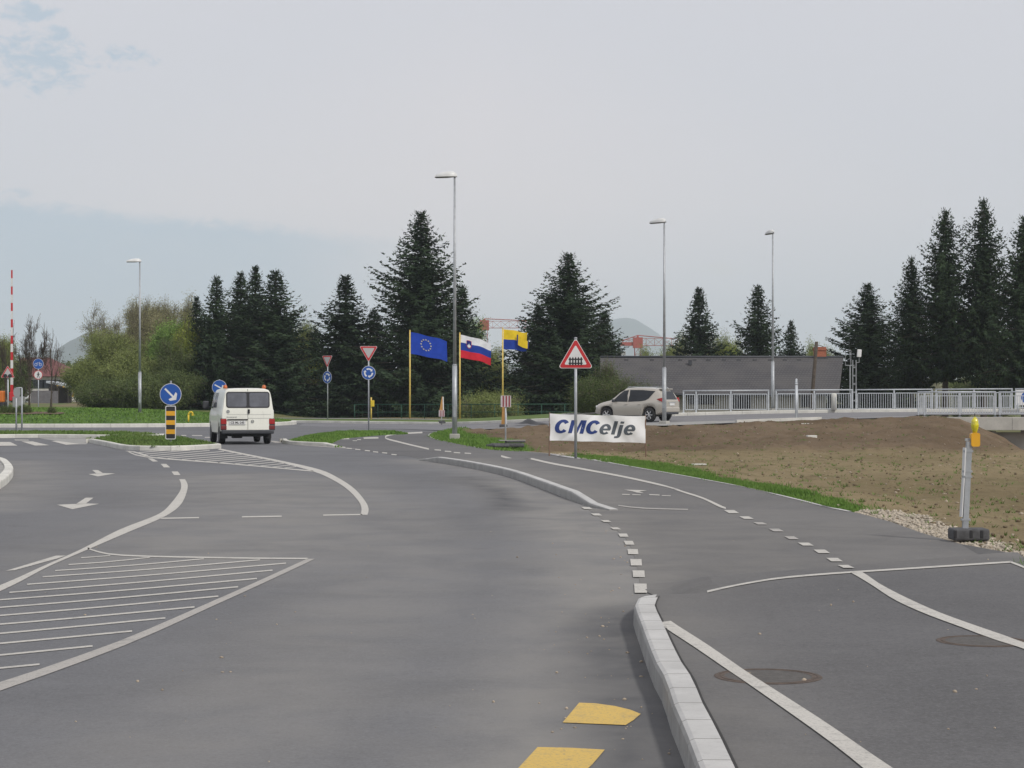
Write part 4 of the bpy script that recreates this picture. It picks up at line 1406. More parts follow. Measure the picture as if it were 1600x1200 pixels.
# small shrubs in the bed on the roundabout
for i, (px_, py_, w_) in enumerate([(4, 652, 9), (14, 650, 9), (30, 650, 7), (40, 648, 8), (82, 650.5, 5)]):
    D = 107.6; X = at(px_, D)
    o = leafy('low_shrub', 120 + i, .36, w_ / F * D, ['dark low shrub at the far left of the bed on the roundabout', 'dark low shrub below the triangle of the level crossing signal', 'dark low shrub left of the two-post sign on the roundabout', 'dark low shrub just right of the two-post sign', 'single small shrub on the bare earth right of the two-post sign'][i], 'shrub', M_L4, 'low shrubs on the roundabout', leaves=10, size=.06, stems=6, levels=2, nchild=3, spread=1.0, up=.2, trunk_r=.012, jitter=.05)
    o.location = (X, D, ciz(X, D) - .02)
# wooded strip far behind on the left
rs = np.random.RandomState(5)
for i in range(9):
    px_ = [-30, 20, 62, 96, 118, 140, 166, 1440, 1500][i]; D = [300, 330, 340, 330, 310, 300, 290, 300, 320][i]
    top = [560, 572, 570, 566, 568, 572, 560, 592, 590][i]
    X = at(px_, D); zb = float(T(X, D)); H = zat(top, D) - zb
    if i == 0:
        far0 = leafy('distant_tree', 150, 6.0, 4.0, 'dark distant tree far left of the red roof', 'tree', M_L4, 'trees far behind the red roof', leaves=14, size=.35, stems=3, levels=3, nchild=3, spread=.8, up=.6, jitter=.5)
        o = far0
    else:
        o = dup(far0, (0, 0, 0), i * 1.3, ['', 'distant dark tree above the left end of the red roof', 'distant dark tree behind the middle of the red roof', 'distant dark tree behind the right slope of the red roof', 'distant dark tree just right of the red roof', 'distant dark tree left of the light green bush', 'distant dark tree hidden by the willows', 'distant tree seen between the trunks behind the bridge railing', 'distant tree seen right of the bare trunk behind the bridge'][i])
    o.location = (X, D, zb); o.scale = (1.6 + .2 * (i % 3), 1.6, H / 6.0)


# ------------------------------------------------------------------ hills
def hill(name, cx, D, half, height, depth, seed, tree=True):
    n, m = 90, 26
    V = []
    u = np.linspace(-1, 1, n); w = np.linspace(0, 1, m)
    U, W = np.meshgrid(u, w)
    X = cx + U * half; Y = D + W * depth
    prof = np.cos(U * math.pi / 2) ** 1.3
    Z = height * prof * np.sin(np.clip(W * 1.3, 0, 1) * math.pi / 2) ** .9
    Z = Z * (1 + .06 * hnoise(X.ravel(), Y.ravel() * .2, half / 3, seed).reshape(X.shape) + .012 * hnoise(X.ravel(), Y.ravel(), half / 14, seed + 1).reshape(X.shape)) - 2
    idx = np.arange(n * m).reshape(m, n)
    Fq = np.stack([idx[:-1, :-1], idx[:-1, 1:], idx[1:, 1:], idx[1:, :-1]], -1).reshape(-1, 4)
    o = np_mesh(name, np.stack([X.ravel(), Y.ravel(), Z.ravel()], 1), Fq, M_HILL, smooth_=True)
    return struct(o)


M_HILL = leaf_mat('forested_hill', (0.022, 0.038, 0.030), (0.036, 0.052, 0.040), 0)
hill('hills', at(128, 4800), 4500, 225, 174, 750, 31)
hill('hills', at(50, 4800), 4500, 345, 129, 750, 32)
hill('hills', at(215, 5000), 4700, 300, 105, 750, 33)
hill('hills', at(985, 8400), 8000, 520, 344, 1000, 34)
hill('hills', at(1085, 8600), 8200, 560, 240, 1000, 35)
hill('hills', at(870, 8600), 8200, 400, 240, 1000, 36)
hill('hills', at(1440, 7200), 6800, 800, 80, 1000, 37)
hill('hills', at(780, 8600), 8300, 600, 140, 1000, 38)


# ------------------------------------------------------------------ outlines for signs, in (x, z)
def circ(cx, cz, r, n=32, a0=0.0):
    return [(cx + r * math.cos(a0 + 2 * math.pi * k / n), cz + r * math.sin(a0 + 2 * math.pi * k / n)) for k in range(n)]


def tri(cx, cz, side, up=True, rad=0.05, n=5, inset=0.0):
    """rounded triangle, centroid at (cx, cz)"""
    R = side / math.sqrt(3) - inset * 2
    pts = []
    for k in range(3):
        a = math.radians(90 + 120 * k) if up else math.radians(-90 + 120 * k)
        c = (cx + (R - 2 * rad) * math.cos(a), cz + (R - 2 * rad) * math.sin(a))
        for j in range(n):
            b = a - math.radians(60) + math.radians(120) * j / (n - 1)
            pts.append((c[0] + rad * math.cos(b), c[1] + rad * math.sin(b)))
    return pts


def rrect(cx, cz, w, h, r=0.03, n=4):
    pts = []
    for sx_, sz_, a0 in ((1, 1, 0), (-1, 1, 90), (-1, -1, 180), (1, -1, 270)):
        for j in range(n):
            b = math.radians(a0 + 90 * j / (n - 1))
            pts.append((cx + sx_ * (w / 2 - r) + r * math.cos(b), cz + sz_ * (h / 2 - r) + r * math.sin(b)))
    return pts


def rot(poly, a, c=(0, 0)):
    ca, sa = math.cos(a), math.sin(a)
    return [(c[0] + (x - c[0]) * ca - (z - c[1]) * sa, c[1] + (x - c[0]) * sa + (z - c[1]) * ca) for x, z in poly]


def arrow_poly(cx, cz, L, w, hl, hw, ang):
    p = [(-L / 2, -w / 2), (L / 2 - hl, -w / 2), (L / 2 - hl - w * .7, -hw), (L / 2 - hl + w * .5, -hw), (L / 2, 0), (L / 2 - hl + w * .5, hw), (L / 2 - hl - w * .7, hw), (L / 2 - hl, w / 2), (-L / 2, w / 2)]
    p = [(cx + a, cz + b) for a, b in p]
    return rot(p, ang, (cx, cz))


def post(parent, h, r=0.03, m=None, z0=-0.3, y=0.0, x=0.0, cap=True, name='post'):
    mb = MB(); mb.tube((x, y, z0), (x, y, h), r, r, 12)
    if cap: mb.lathe([(r * 1.15, h - .02), (r * 1.15, h + .01), (0.001, h + .02)], 12, c=(x, y, 0))
    return mb.build(name, m or M_GALV, parent, True)


def round_sign(parent, z, r, m_field, m_border, bw=0.07, y=-0.045, name='sign_plate'):
    mb = MB(); mb.prism(circ(0, z, r), y, y + .012)
    mb.box((0, y + .03, z + r * .45), (.05, .035, .03)); mb.box((0, y + .03, z - r * .45), (.05, .035, .03))
    pl = mb.build(name, M_SBACK, parent)
    MB().flat(circ(0, z, r * .985), y - .003).build('border', m_border, pl)
    MB().flat(circ(0, z, r * (1 - bw)), y - .006).build('face', m_field, pl)
    return pl, y - .009


def tri_sign(parent, z, side, up, y=-0.045, m_in=None, white_edge=True):
    mb = MB(); mb.prism(tri(0, z, side, up, .05), y, y + .012)
    mb.box((0, y + .03, z + .12), (.05, .035, .03)); mb.box((0, y + .03, z - .12), (.05, .035, .03))
    pl = mb.build('sign_plate', M_SWHITE, parent)
    MB().flat(tri(0, z, side - .045, up, .045), y - .003).build('border', M_SRED, pl)
    MB().flat(tri(0, z, side - .31, up, .025), y - .006).build('face', m_in or M_SWHITE, pl)
    return pl, y - .009


# ---- keep-right sign with striped panel on the splitter island
def arrow_sign(x, y, z, r, zc, ang, label, panel, rz=0.0):
    t = thing('arrow_sign', (x, y, z), label, 'traffic sign', rz, 'blue arrow signs on the traffic islands')
    post(t, zc + r + (.06 if panel else 0), .03)
    pl, yy = round_sign(t, zc, r, M_SBLUE, M_SWHITE, .055)
    MB().flat(arrow_poly(0.0, zc, r * 1.45, r * .17, r * .42, r * .46, ang), yy).build('arrow_symbol', M_SWHITE, pl)
    if panel:
        zt = zc - r - .015; w = .33; hh = 1.06
        mb = MB(); mb.prism(rrect(0, zt - hh / 2, w, hh, .05), -.05, -.03)
        bp = mb.build('striped_panel', M_SWHITE, t)
        MB().flat(rrect(0, zt - hh / 2, w - .05, hh - .05, .03), -.053).build('panel_face', M_SBLACK, bp)
        n = 7; s_ = (hh - .05) / n
        for k in (1, 3, 5):
            z0 = zt - .025 - (k + 1) * s_
            MB().flat([(-w / 2 + .025, z0), (w / 2 - .025, z0), (w / 2 - .025, z0 + s_), (-w / 2 + .025, z0 + s_)], -.056).build('amber_stripe', M_SYEL, bp)
    return t


zA = .13
X, Y = at(267, 60.5), 60.5
arrow_sign(X, Y, zA, .345, zat(616, Y) - zA, math.radians(-45), 'blue round arrow sign above a black and amber striped panel', True)
arrow_sign(at(343, 86), 86, .17, .33, zat(605, 86) - .17, math.radians(-28), 'blue round arrow sign partly hidden behind the roof of the white van', False)

# ---- give way + roundabout signs
def giveway(px_, D, z, top, zc_px, r, side, rz, label):
    t = thing('give_way_sign', (at(px_, D), D, z), label, 'traffic sign', rz, 'give way signs at the roundabout')
    zt = zat(top, D) - z
    post(t, zt - .02, .035)
    zc = zt - side / math.sqrt(3) / 2 - .01
    tri_sign(t, zc, side, False, m_in=M_SGREY)
    z2 = zat(zc_px, D) - z
    pl, yy = round_sign(t, z2, r, M_SBLUE, M_SWHITE, .06)
    for k in range(3):
        a0 = math.radians(90 + 120 * k + 30)
        n = 7; ro, ri = r * .66, r * .44
        o_ = [(ro * math.cos(a0 - math.radians(75) * j / (n - 1)), ro * math.sin(a0 - math.radians(75) * j / (n - 1))) for j in range(n)]
        i_ = [(ri * math.cos(a0 - math.radians(75) * j / (n - 1)), ri * math.sin(a0 - math.radians(75) * j / (n - 1))) for j in range(n)]
        e = a0 - math.radians(75)
        hd = [(r * .78 * math.cos(e), r * .78 * math.sin(e)), (r * .56 * math.cos(e - .45), r * .56 * math.sin(e - .45)), (r * .30 * math.cos(e), r * .30 * math.sin(e))]
        poly = o_ + hd + i_[::-1]
        MB().flat([(x_, z2 + z_) for x_, z_ in poly], yy).build('arrow_symbol', M_SWHITE, pl)
    return t


D = 93.0
giveway(576, D, .15, 540.5, 582.5, .34, .90, 0.0, 'larger give way triangle above a blue disc, standing on the near grass corner')
D = 124.0
giveway(512, D, .17, 555.5, 589.5, .40, .92, math.radians(-38), 'smaller, farther give way triangle above a blue disc, turned slightly left')

# ---- railway crossing warning sign
D = 48.0
zb = float(P(at(899.5, D), D))
t = thing('railway_warning_sign', (at(899.5, D), D, zb), 'red-bordered triangle with a black fence symbol, in front of the lettered banner', 'traffic sign', math.radians(-3))
ztop = zat(523, D) - zb
post(t, ztop - .08, .036)
side = .885
zc = zat(575.5, D) - zb + side / math.sqrt(3) / 2
pl, yy = tri_sign(t, zc, side, True)
sy = MB()
zf0 = zc - .135
for dxx in (-.14, -.07, 0.0, .07, .14):
    sy.flat([(dxx - .018, zf0 - .045), (dxx + .018, zf0 - .045), (dxx + .018, zf0 + .14), (dxx, zf0 + .165), (dxx - .018, zf0 + .14)], yy)
for zz_ in (zf0 + .005, zf0 + .105):
    sy.flat([(-.175, zz_ - .015), (.175, zz_ - .015), (.175, zz_ + .015), (-.175, zz_ + .015)], yy - .002)
sy.build('gate_symbol', M_SBLACK, pl)


# ---- street lamps
def lamp(px_, D, z, top, label, rz, first=None, hz=10.0):
    H = zat(top, D) - z
    if first is None:
        t = thing('street_lamp', (at(px_, D), D, z), label, 'street lamp', rz, 'street lamps')
        H0 = H
        mb = MB(); mb.tube((0, 0, 0), (0, 0, 2.75), .100, .092, 16); mb.tube((0, 0, 2.75), (0, 0, 2.80), .092, .070, 16); mb.tube((0, 0, 2.80), (0, 0, H0 - .12), .068, .038, 16)
        p = mb.build('pole', M_GALV, t, True)
        MB().box((0, -.097, 1.0), (.10, .012, .42)).build('hatch', M_GALV, p)
        MB().box((0, 0, -.02), (.38, .38, .34), bev=.02).build('foundation', M_CONC, t)
        # luminaire, arm towards -x
        prof = [(-.76, .035, .06), (-.70, .10, .11), (-.52, .15, .17), (-.28, .165, .215), (-.06, .14, .21), (.05, .08, .14), (.09, .03, .05)]
        vs = []; n = 12
        for x_, hw_, hh_ in prof:
            for k in range(n):
                a = math.pi * k / (n - 1)
                vs.append((x_, hw_ * math.cos(a), H0 - .10 + hh_ * math.sin(a) + .02 * x_))
        fs = []
        for i in range(len(prof) - 1):
            for k in range(n - 1):
                fs.append((i * n + k, i * n + k + 1, (i + 1) * n + k + 1, (i + 1) * n + k))
        fs.append(tuple(range(n))); fs.append(tuple(range((len(prof) - 1) * n, len(prof) * n))[::-1])
        hd = MB().add(vs, fs)
        for i in range(len(prof) - 1):
            pass
        hdo = hd.build('lamp_head', M_LAMPH, t, True)
        g_ = MB()
        vs = []; 
        for x_, hw_, hh_ in prof:
            for k in range(5):
                a = math.pi * k / 4
                vs.append((x_, hw_ * math.cos(a) * .97, H0 - .10 + .02 * x_ - (.045 if -.72 < x_ < -.1 else .02) * math.sin(a)))
        fs = [(i * 5 + k, i * 5 + k + 1, (i + 1) * 5 + k + 1, (i + 1) * 5 + k) for i in range(len(prof) - 1) for k in range(4)]
        g_.add(vs, fs).build('lamp_glass', M_LAMPG, hdo, True)
        t['H0'] = H0
        return t, H0
    t0, H0 = first
    dup(t0, (at(px_, D), D, z), rz, label, scale=(1, 1, H / H0))


L1 = lamp(710.5, 73.0, .09, 272, 'tall grey street lamp on a square concrete foot, nearest, beside the flags', 0.0)
lamp(1038, 88.5, .40, 344, 'street lamp standing in front of the rear of the silver car', math.radians(-32), L1)
lamp(1207.5, 107.2, float(ZR(14.5, 107)) + .1, 361.5, 'slim street lamp in the gap of the bridge railing before the grey roof', math.radians(-66), L1)
lamp(218.5, 110.0, .62, 406.5, 'street lamp on the roundabout lawn at the left, in front of the willows', math.radians(10), L1)

# ---- flags
def flag(px_, D, top, base_px, label, colours, fw_, fh_, ftop, emblem=None, sag=.0, seed=0, fold=None):
    z = .14
    D_ = D
    t = thing('flagpole', (at(px_, D_), D_, z), label, 'flag', 0, 'flags on yellow poles')
    H = zat(top, D_) - z
    mb = MB(); mb.tube((0, 0, -.2), (0, 0, H), .062, .045, 10); mb.lathe([(.05, H), (.06, H + .03), (.001, H + .08)], 10)
    mb.build('pole', M_YPOLE, t, True)
    z1 = zat(ftop, D_) - z
    nu, nv = 40, 24

    def surf(u, v):
        # u along the flag 0..1, v down 0..1
        x_ = .06 + fw_ * (u * .97)
        drop = sag * fh_ * u ** 1.2
        wave = .07 * math.sin(7.5 * u + 1.4 * v + seed) * (.3 + u)
        ripple = .035 * fh_ * math.sin(9 * u + seed * 2) * u
        z_ = z1 - v * fh_ * (1 - .06 * u) - drop + ripple
        x_ += .10 * fh_ * v * u * math.sin(2.2 * u + seed) * .5
        return (x_, wave - .16 * u, z_)
    vs = [surf(i / nu, j / nv) for j in range(nv + 1) for i in range(nu + 1)]
    cl = None
    parts_ = []
    for (v0, v1, m_) in colours:
        mb = MB()
        j0, j1 = int(round(v0 * nv)), int(round(v1 * nv))
        sub = [vs[j * (nu + 1) + i] for j in range(j0, j1 + 1) for i in range(nu + 1)]
        fs = [(j * (nu + 1) + i, j * (nu + 1) + i + 1, (j + 1) * (nu + 1) + i + 1, (j + 1) * (nu + 1) + i) for j in range(j1 - j0) for i in range(nu)]
        mb.add(sub, fs)
        if cl is None:
            cl = mb.build('flag_cloth', m_, t, True)
        else:
            mb.build('stripe', m_, cl, True)
    if emblem: emblem(surf, cl)
    if fold:
        fold(surf, cl)
    return t


def fabric(name, c):
    return mat(name, c, .85, var=.12, vscale=2.0, spec=.2)


F_BLUE = fabric('flag_royal_blue', (.018, .060, .42)); F_STAR = fabric('flag_star_cream', (.55, .52, .32)); F_WHITE = fabric('flag_white', (.78, .78, .82))
F_DBLUE = fabric('flag_deep_blue', (.020, .055, .33)); F_RED = fabric('flag_red', (.62, .025, .045)); F_YEL = fabric('flag_yellow', (.82, .58, .03)); F_NAVY = fabric('flag_crest_blue', (.02, .03, .20))


def eu(surf, cl):
    for k in range(12):
        a = 2 * math.pi * k / 12
        cu, cv = .42 + .135 * math.sin(a), .45 - .25 * math.cos(a)
        mb = MB(); pts = []
        for j in range(10):
            r = .048 if j % 2 == 0 else .020
            b = math.pi / 2 + 2 * math.pi * j / 10
            u, v = cu + r * math.cos(b) * .66, cv - r * math.sin(b)
            x_, y_, z_ = surf(u, v); pts.append((x_, y_ - .02, z_))
        mb.add(pts, [tuple(range(10))]).build('star', F_STAR, cl)


def crest(surf, cl):
    def pl(pts, m_, off, nm):
        vs = []
        for u, v in pts:
            x_, y_, z_ = surf(u, v); vs.append((x_, y_ - off, z_))
        return MB().add(vs, [tuple(range(len(vs)))]).build(nm, m_, cl)
    sh = [(.20, .20), (.235, .185), (.27, .20), (.305, .185), (.345, .20), (.345, .36), (.325, .46), (.27, .52), (.215, .46), (.20, .36)]
    pl([(.19, .19), (.27, .165), (.355, .19), (.355, .37), (.335, .475), (.27, .54), (.205, .475), (.19, .37)], F_RED, .012, 'crest_border')
    pl(sh, F_NAVY, .02, 'crest')
    pl([(.215, .42), (.235, .36), (.25, .38), (.272, .30), (.295, .38), (.31, .36), (.33, .42), (.315, .46), (.27, .505), (.225, .46)], F_WHITE, .03, 'mountain_symbol')


flag(640.5, 131.0, 517, 656, 'blue flag with a ring of pale stars on a yellow pole', [(0, 1, F_BLUE)], 58 / F * 131, 34 / F * 131, 519, eu, sag=.42, seed=.4)
flag(718.5, 131.0, 521, 656, 'white, blue and red striped flag with a small shield on a yellow pole', [(0, 1 / 3, F_WHITE), (1 / 3, 2 / 3, F_DBLUE), (2 / 3, 1, F_RED)], 49 / F * 131, 36 / F * 131, 523, crest, sag=.36, seed=1.2)


def foldf(surf, cl):
    # the lower corner is blown back over the cloth and shows its other side
    mb = MB(); n = 10
    vs = []
    for i in range(n + 1):
        s_ = i / n
        for j in range(5):
            v = j / 4
            u = .60 + .44 * s_
            x_, y_, z_ = surf(u, .20 + .28 * s_ + v * (.52 - .12 * s_))
            vs.append((x_ + .02, y_ - .14 - .05 * math.sin(3 * s_), z_))
    mb.add(vs, [(i * 5 + j, i * 5 + j + 1, (i + 1) * 5 + j + 1, (i + 1) * 5 + j) for i in range(n) for j in range(4)])
    mb.build('folded_corner', F_YEL, cl, True)
    mb = MB()
    x_, y_, z_ = surf(.60, .20); x2_, y2_, z2_ = surf(.60, .74)
    mb.add([(x_ - .06, y_ - .145, z_ + .02), (x_ + .02, y_ - .15, z_ + .02), (x2_ + .02, y2_ - .15, z2_), (x2_ - .06, y2_ - .145, z2_)], [(0, 1, 2, 3)]); mb.build('fold_edge', F_NAVY, cl); mb = MB()
    x_, y_, z_ = surf(1.04, .50); x2_, y2_, z2_ = surf(1.04, .88)
    mb.add([(x_, y_ - .15, z_ + .04), (x_ + .07, y_ - .13, z_), (x2_ + .07, y2_ - .13, z2_), (x2_, y2_ - .15, z2_)], [(0, 1, 2, 3)])
    mb.build('fold_edge', F_NAVY, cl)


flag(785.5, 131.0, 513, 656, 'yellow and blue flag with a folded corner on a yellow pole', [(0, .5, F_YEL), (.5, 1, F_DBLUE)], 38 / F * 131, 31 / F * 131, 514.5, None, sag=.18, seed=2.0, fold=foldf)

# ---- green fence
M_GREEN = mat('green_fence_paint', (.012, .075, .042), .5, var=.15)
t = thing('green_fence', (at(553, 134), 134.5, .05), 'low dark green tube fence with two rails under the spruces, behind the flagpoles', 'fence')
x1 = at(1066, 134) - at(553, 134)
rl = MB(); rl.tube((0, 0, 1.06), (x1, 0, 1.10), .028, .028, 8); rl.build('rail', M_GREEN, t, True)
rl = MB(); rl.tube((0, 0, .52), (x1, 0, .55), .022, .022, 8); rl.build('rail', M_GREEN, t, True)
k = 0.0
while k <= x1:
    post(t, 1.08, .026, M_GREEN, x=k, cap=False); k += x1 / 14
# fine mesh between posts: thin vertical wires
wm = MB(); 
for i in range(int(x1 / .28)):
    wm.tube((i * .28, 0, .05), (i * .28, 0, 1.05), .005, .005, 4, cap=False)
wm.build('wire_infill', M_GREEN, t)

# ---- bridge railings
def railing(x0, y0, x1, y1, zf, h, label, panels, gaps=(), name='bridge_railing'):
    L = math.hypot(x1 - x0, y1 - y0); ang = math.atan2(y1 - y0, x1 - x0)
    zb = float(zf(x0, y0))
    t = thing(name, (x0, y0, zb), label, 'railing', ang, 'steel bridge railings')
    cur = 0.0
    z1_ = float(zf(x1, y1)) - zb
    def zl(s): return z1_ * s / L
    start = 0.0
    for (s0, s1) in panels:
        za, zb_ = zl(s0), zl(s1)
        mb = MB()
        # frame with rounded corners and balusters
        a, b = s0 + .09, s1 - .09
        zt, zo = h - .20, .17
        mb.box(((a + b) / 2, 0, zt + (za + zb_) / 2), (b - a, .035, .045)); mb.box(((a + b) / 2, 0, zo + (za + zb_) / 2), (b - a, .035, .045))
        mb.box((a + .0, 0, (zt + zo) / 2 + za), (.045, .036, zt - zo)); mb.box((b, 0, (zt + zo) / 2 + zb_), (.045, .036, zt - zo))
        n = max(2, int((b - a) / .125))
        for i in range(1, n):
            s_ = a + (b - a) * i / n
            mb.box((s_, 0, (zt + zo) / 2 + zl(s_)), (.026, .020, zt - zo - .04))
        mb.build('panel', M_RAIL, t)
    ends = sorted(set([round(p[0], 3) for p in panels] + [round(p[1], 3) for p in panels]))
    for s_ in ends:
        mb = MB(); mb.box((s_, 0, h / 2 - .03 + zl(s_)), (.075, .075, h - .02)); mb.box((s_, 0, .01 + zl(s_)), (.18, .16, .02))
        mb.build('post', M_RAIL, t)
    runs = []
    for p in panels:
        if runs and abs(runs[-1][1] - p[0]) < .02: runs[-1][1] = p[1]
        else: runs.append([p[0], p[1]])
    for a, b in runs:
        mb = MB(); mb.tube((a - .04, 0, h + zl(a)), (b + .04, 0, h + zl(b)), .034, .034, 10); mb.build('handrail', M_RAIL, t, True)
    return t


YF = 106.4
def sX(px_): return at(px_, YF)
xs0 = sX(1068)
pf = [(0, .70), (.70, sX(1142) - xs0), (sX(1142) - xs0, sX(1201) - xs0)]
s_ = sX(1213) - xs0
step = (sX(1332) - sX(1213)) / 2
seq = [s_, s_ + step, s_ + 2 * step]
pf += [(seq[0], seq[1]), (seq[1], seq[2])]
s_ = seq[2] + .22
for grp in range(6):
    pf += [(s_, s_ + step), (s_ + step, s_ + 2 * step)]
    s_ += 2 * step + .22
L_ = s_
zfr = lambda a, b: ZR(a, b) + .15
railing(xs0, YF, xs0 + L_, YF + .35, zfr, 1.22, 'long pale grey railing on the far side, in front of the grey roof', pf)
YNR = 96.0
xn0 = at(1435, YNR)
pn = [(0, .34)]
st_ = (at(1555, YNR) - at(1444.5, YNR)) / 2
s_ = at(1444.5, YNR) - xn0
for grp in range(7):
    pn += [(s_, s_ + st_), (s_ + st_, s_ + 2 * st_)]
    s_ += 2 * st_ + .24
pn[0] = (0, pn[1][0])
zdeck = .66
railing(xn0, YNR, xn0 + s_, YNR + .3, lambda a, b: zdeck, 1.24, 'pale grey railing on the near edge of the bridge, behind the yellow warning lamp', pn)

# ---- bridge deck with abutments
xd0 = at(1440, 95.6)
t = thing('bridge', (xd0, 95.6, 0), 'concrete road bridge deck with a shaded opening below, at the right', 'bridge')
mb = MB(); mb.box((20, -.0 + .2, .31), (40.0, .5, .66), bev=.02)
mb.build('deck_edge', M_CONC, t)
mb = MB(); mb.box((22.5, 5.6, .12), (34.0, 10.2, .36)); mb.build('deck_slab', M_CONCD, t)
xa = at(1560, 95.6) - xd0
mb = MB(); mb.box((xa - 3.0, 5.35, -2.0), (6.0, 9.8, 3.86)); mb.build('abutment', M_CONC, t)
mb = MB(); mb.box((xa + 15.0, 1.15, -2.04), (29.9, .5, 3.8)); mb.build('retaining_wall', M_CONC, t)
mb = MB()
for k in range(1, 8):
    mb.box((k * 4.6 - .1, -.052, .31), (.015, .006, .60))
mb.build('joint', M_CHARC, t)

# ---- banner
M_BAN = mat('banner_cloth', (.78, .78, .78), .7, var=.03, vscale=1.5)
M_BBLUE = mat('banner_blue', (.022, .050, .21), .6, var=.08); M_BGREY = mat('banner_grey', (.085, .10, .12), .6, var=.08)
M_STAKE = mat('weathered_stake', (.20, .13, .09), .9, var=.2)
D = 53.5
x0, x1 = at(859, D), at(1008.5, D); zt0, zb0 = zat(646, D), zat(688.5, D); zt1, zb1 = zat(650, D), zat(692.5, D)
bz = float(FZ(x0, D))
t = thing('banner', ((x0 + x1) / 2, D, bz), 'white cloth banner with blue and grey lettering tied to two thin stakes in the field', 'banner')
W = x1 - x0


def bsurf(u, v):   # u 0..1 right, v 0..1 up
    zt = zt0 + (zt1 - zt0) * u; zb_ = zb0 + (zb1 - zb0) * u
    z_ = zb_ + (zt - zb_) * v - bz - .020 * math.sin(math.pi * ((u * 3) % 1)) * (v > .5) * (v - .5) * 2 * .8 + .012 * math.sin(math.pi * ((u * 3) % 1)) * (v < .3)
    y_ = .012 * math.sin(11 * u + 2.5 * v) + .006 * math.sin(26 * u - 9 * v) + .02 * math.sin(5 * v + 17 * u)
    y_ += .018 * math.exp(-((u - v * .35 - .12) / .03) ** 2) - .015 * math.exp(-((u - .85 + v * .2) / .04) ** 2)
    return (-W / 2 + W * u, y_, z_)


nu, nv = 90, 26
vs = [bsurf(i / nu, j / nv) for j in range(nv + 1) for i in range(nu + 1)]
cl = MB().add(vs, [(j * (nu + 1) + i, j * (nu + 1) + i + 1, (j + 1) * (nu + 1) + i + 1, (j + 1) * (nu + 1) + i) for j in range(nv) for i in range(nu)]).build('cloth', M_BAN, t, True)
for s_, zt, zb_ in ((0, zt0, zb0), (1, zt1, zb1)):
    mb = MB(); mb.tube((-W / 2 + W * s_ + (.015 if s_ else -.015), .03, -.3), (-W / 2 + W * s_, .03, zt - bz + .03), .020, .018, 8); mb.build('stake', M_STAKE, t)


def glyph(ch):
    """bold letter outlines as closed strips in a 0..1 high box; returns polygons and advance"""
    def arc(cx, cz, rx, rz, a0, a1, th, tv, n=22):
        o_ = []; i_ = []
        for k in range(n + 1):
            a = math.radians(a0 + (a1 - a0) * k / n)
            o_.append((cx + rx * math.cos(a), cz + rz * math.sin(a)))
            i_.append((cx + (rx - tv) * math.cos(a), cz + (rz - th) * math.sin(a)))
        return [[o_[k], o_[k + 1], i_[k + 1], i_[k]] for k in range(n)]
    if ch == 'C':
        return arc(.40, .5, .42, .54, 36, 324, .22, .26), .82
    if ch == 'M':
        return [[(0, 0), (.23, 0), (.23, 1), (0, 1)], [(.69, 0), (.92, 0), (.92, 1), (.69, 1)], [(.20, 1), (.34, 1), (.55, .0), (.37, .0)], [(.58, 1), (.72, 1), (.55, .0), (.37, .0)]], .97
    if ch == 'e':
        return arc(.32, .37, .34, .41, 0, 320, .165, .215, 26) + [[(.03, .29), (.62, .29), (.65, .43), (.03, .43)]], .70
    if ch == 'l':
        return [[(0, 0), (.22, 0), (.22, 1), (0, 1)]], .29
    if ch == 'j':
        return [[(0.04, -.10), (.26, -.10), (.26, .74), (.04, .74)], [(.04, .84), (.26, .84), (.26, 1), (.04, 1)], [(-.10, -.26), (.10, -.26), (.21, -.21), (.26, -.10), (.04, -.10), (.01, -.12), (-.10, -.12)]], .34
    return [], .5


def write(s, u0, v0, hu, hv, shear, m_, kern=.05):
    mbs = MB(); cx_ = 0.0
    for ch in s:
        polys, adv = glyph(ch)
        for q in polys:
            sub = []
            # subdivide so that the letters follow the folds
            n = len(q)
            pts = []
            for (xa, za), (xb, zb_) in zip(q, q[1:] + q[:1]):
                k = max(1, int(math.hypot(xb - xa, zb_ - za) / .15))
                pts += [(xa + (xb - xa) * i / k, za + (zb_ - za) * i / k) for i in range(k)]
            vv, ff = cdt(pts)
            for x_, z_ in vv:
                u = u0 + (cx_ + x_ + shear * z_) * hu; v = v0 + z_ * hv
                p = bsurf(u, v); sub.append((p[0], p[1] - .006, p[2]))
            mbs.add(sub, ff)
        cx_ += adv + kern
    mbs.build('lettering', m_, cl)
    return u0 + cx_ * hu


HH = .50
hu = HH * (zt0 - zb0) / W * 1.22
ue = write('CMC', .040, .285, hu, HH, .22, M_BBLUE, .045)
write('elje', ue - .006, .285, hu, HH, .22, M_BGREY, .045)

# ---- temporary signs on rubber feet
M_SORNG = mat('sign_back_ochre', (.42, .22, .06), .6, var=.15, dirt=.3)
M_DKRED = mat('barrier_dull_red', (.22, .035, .045), .5, var=.1)
M_LPINK = mat('barrier_dull_white', (.48, .44, .45), .5, var=.1)


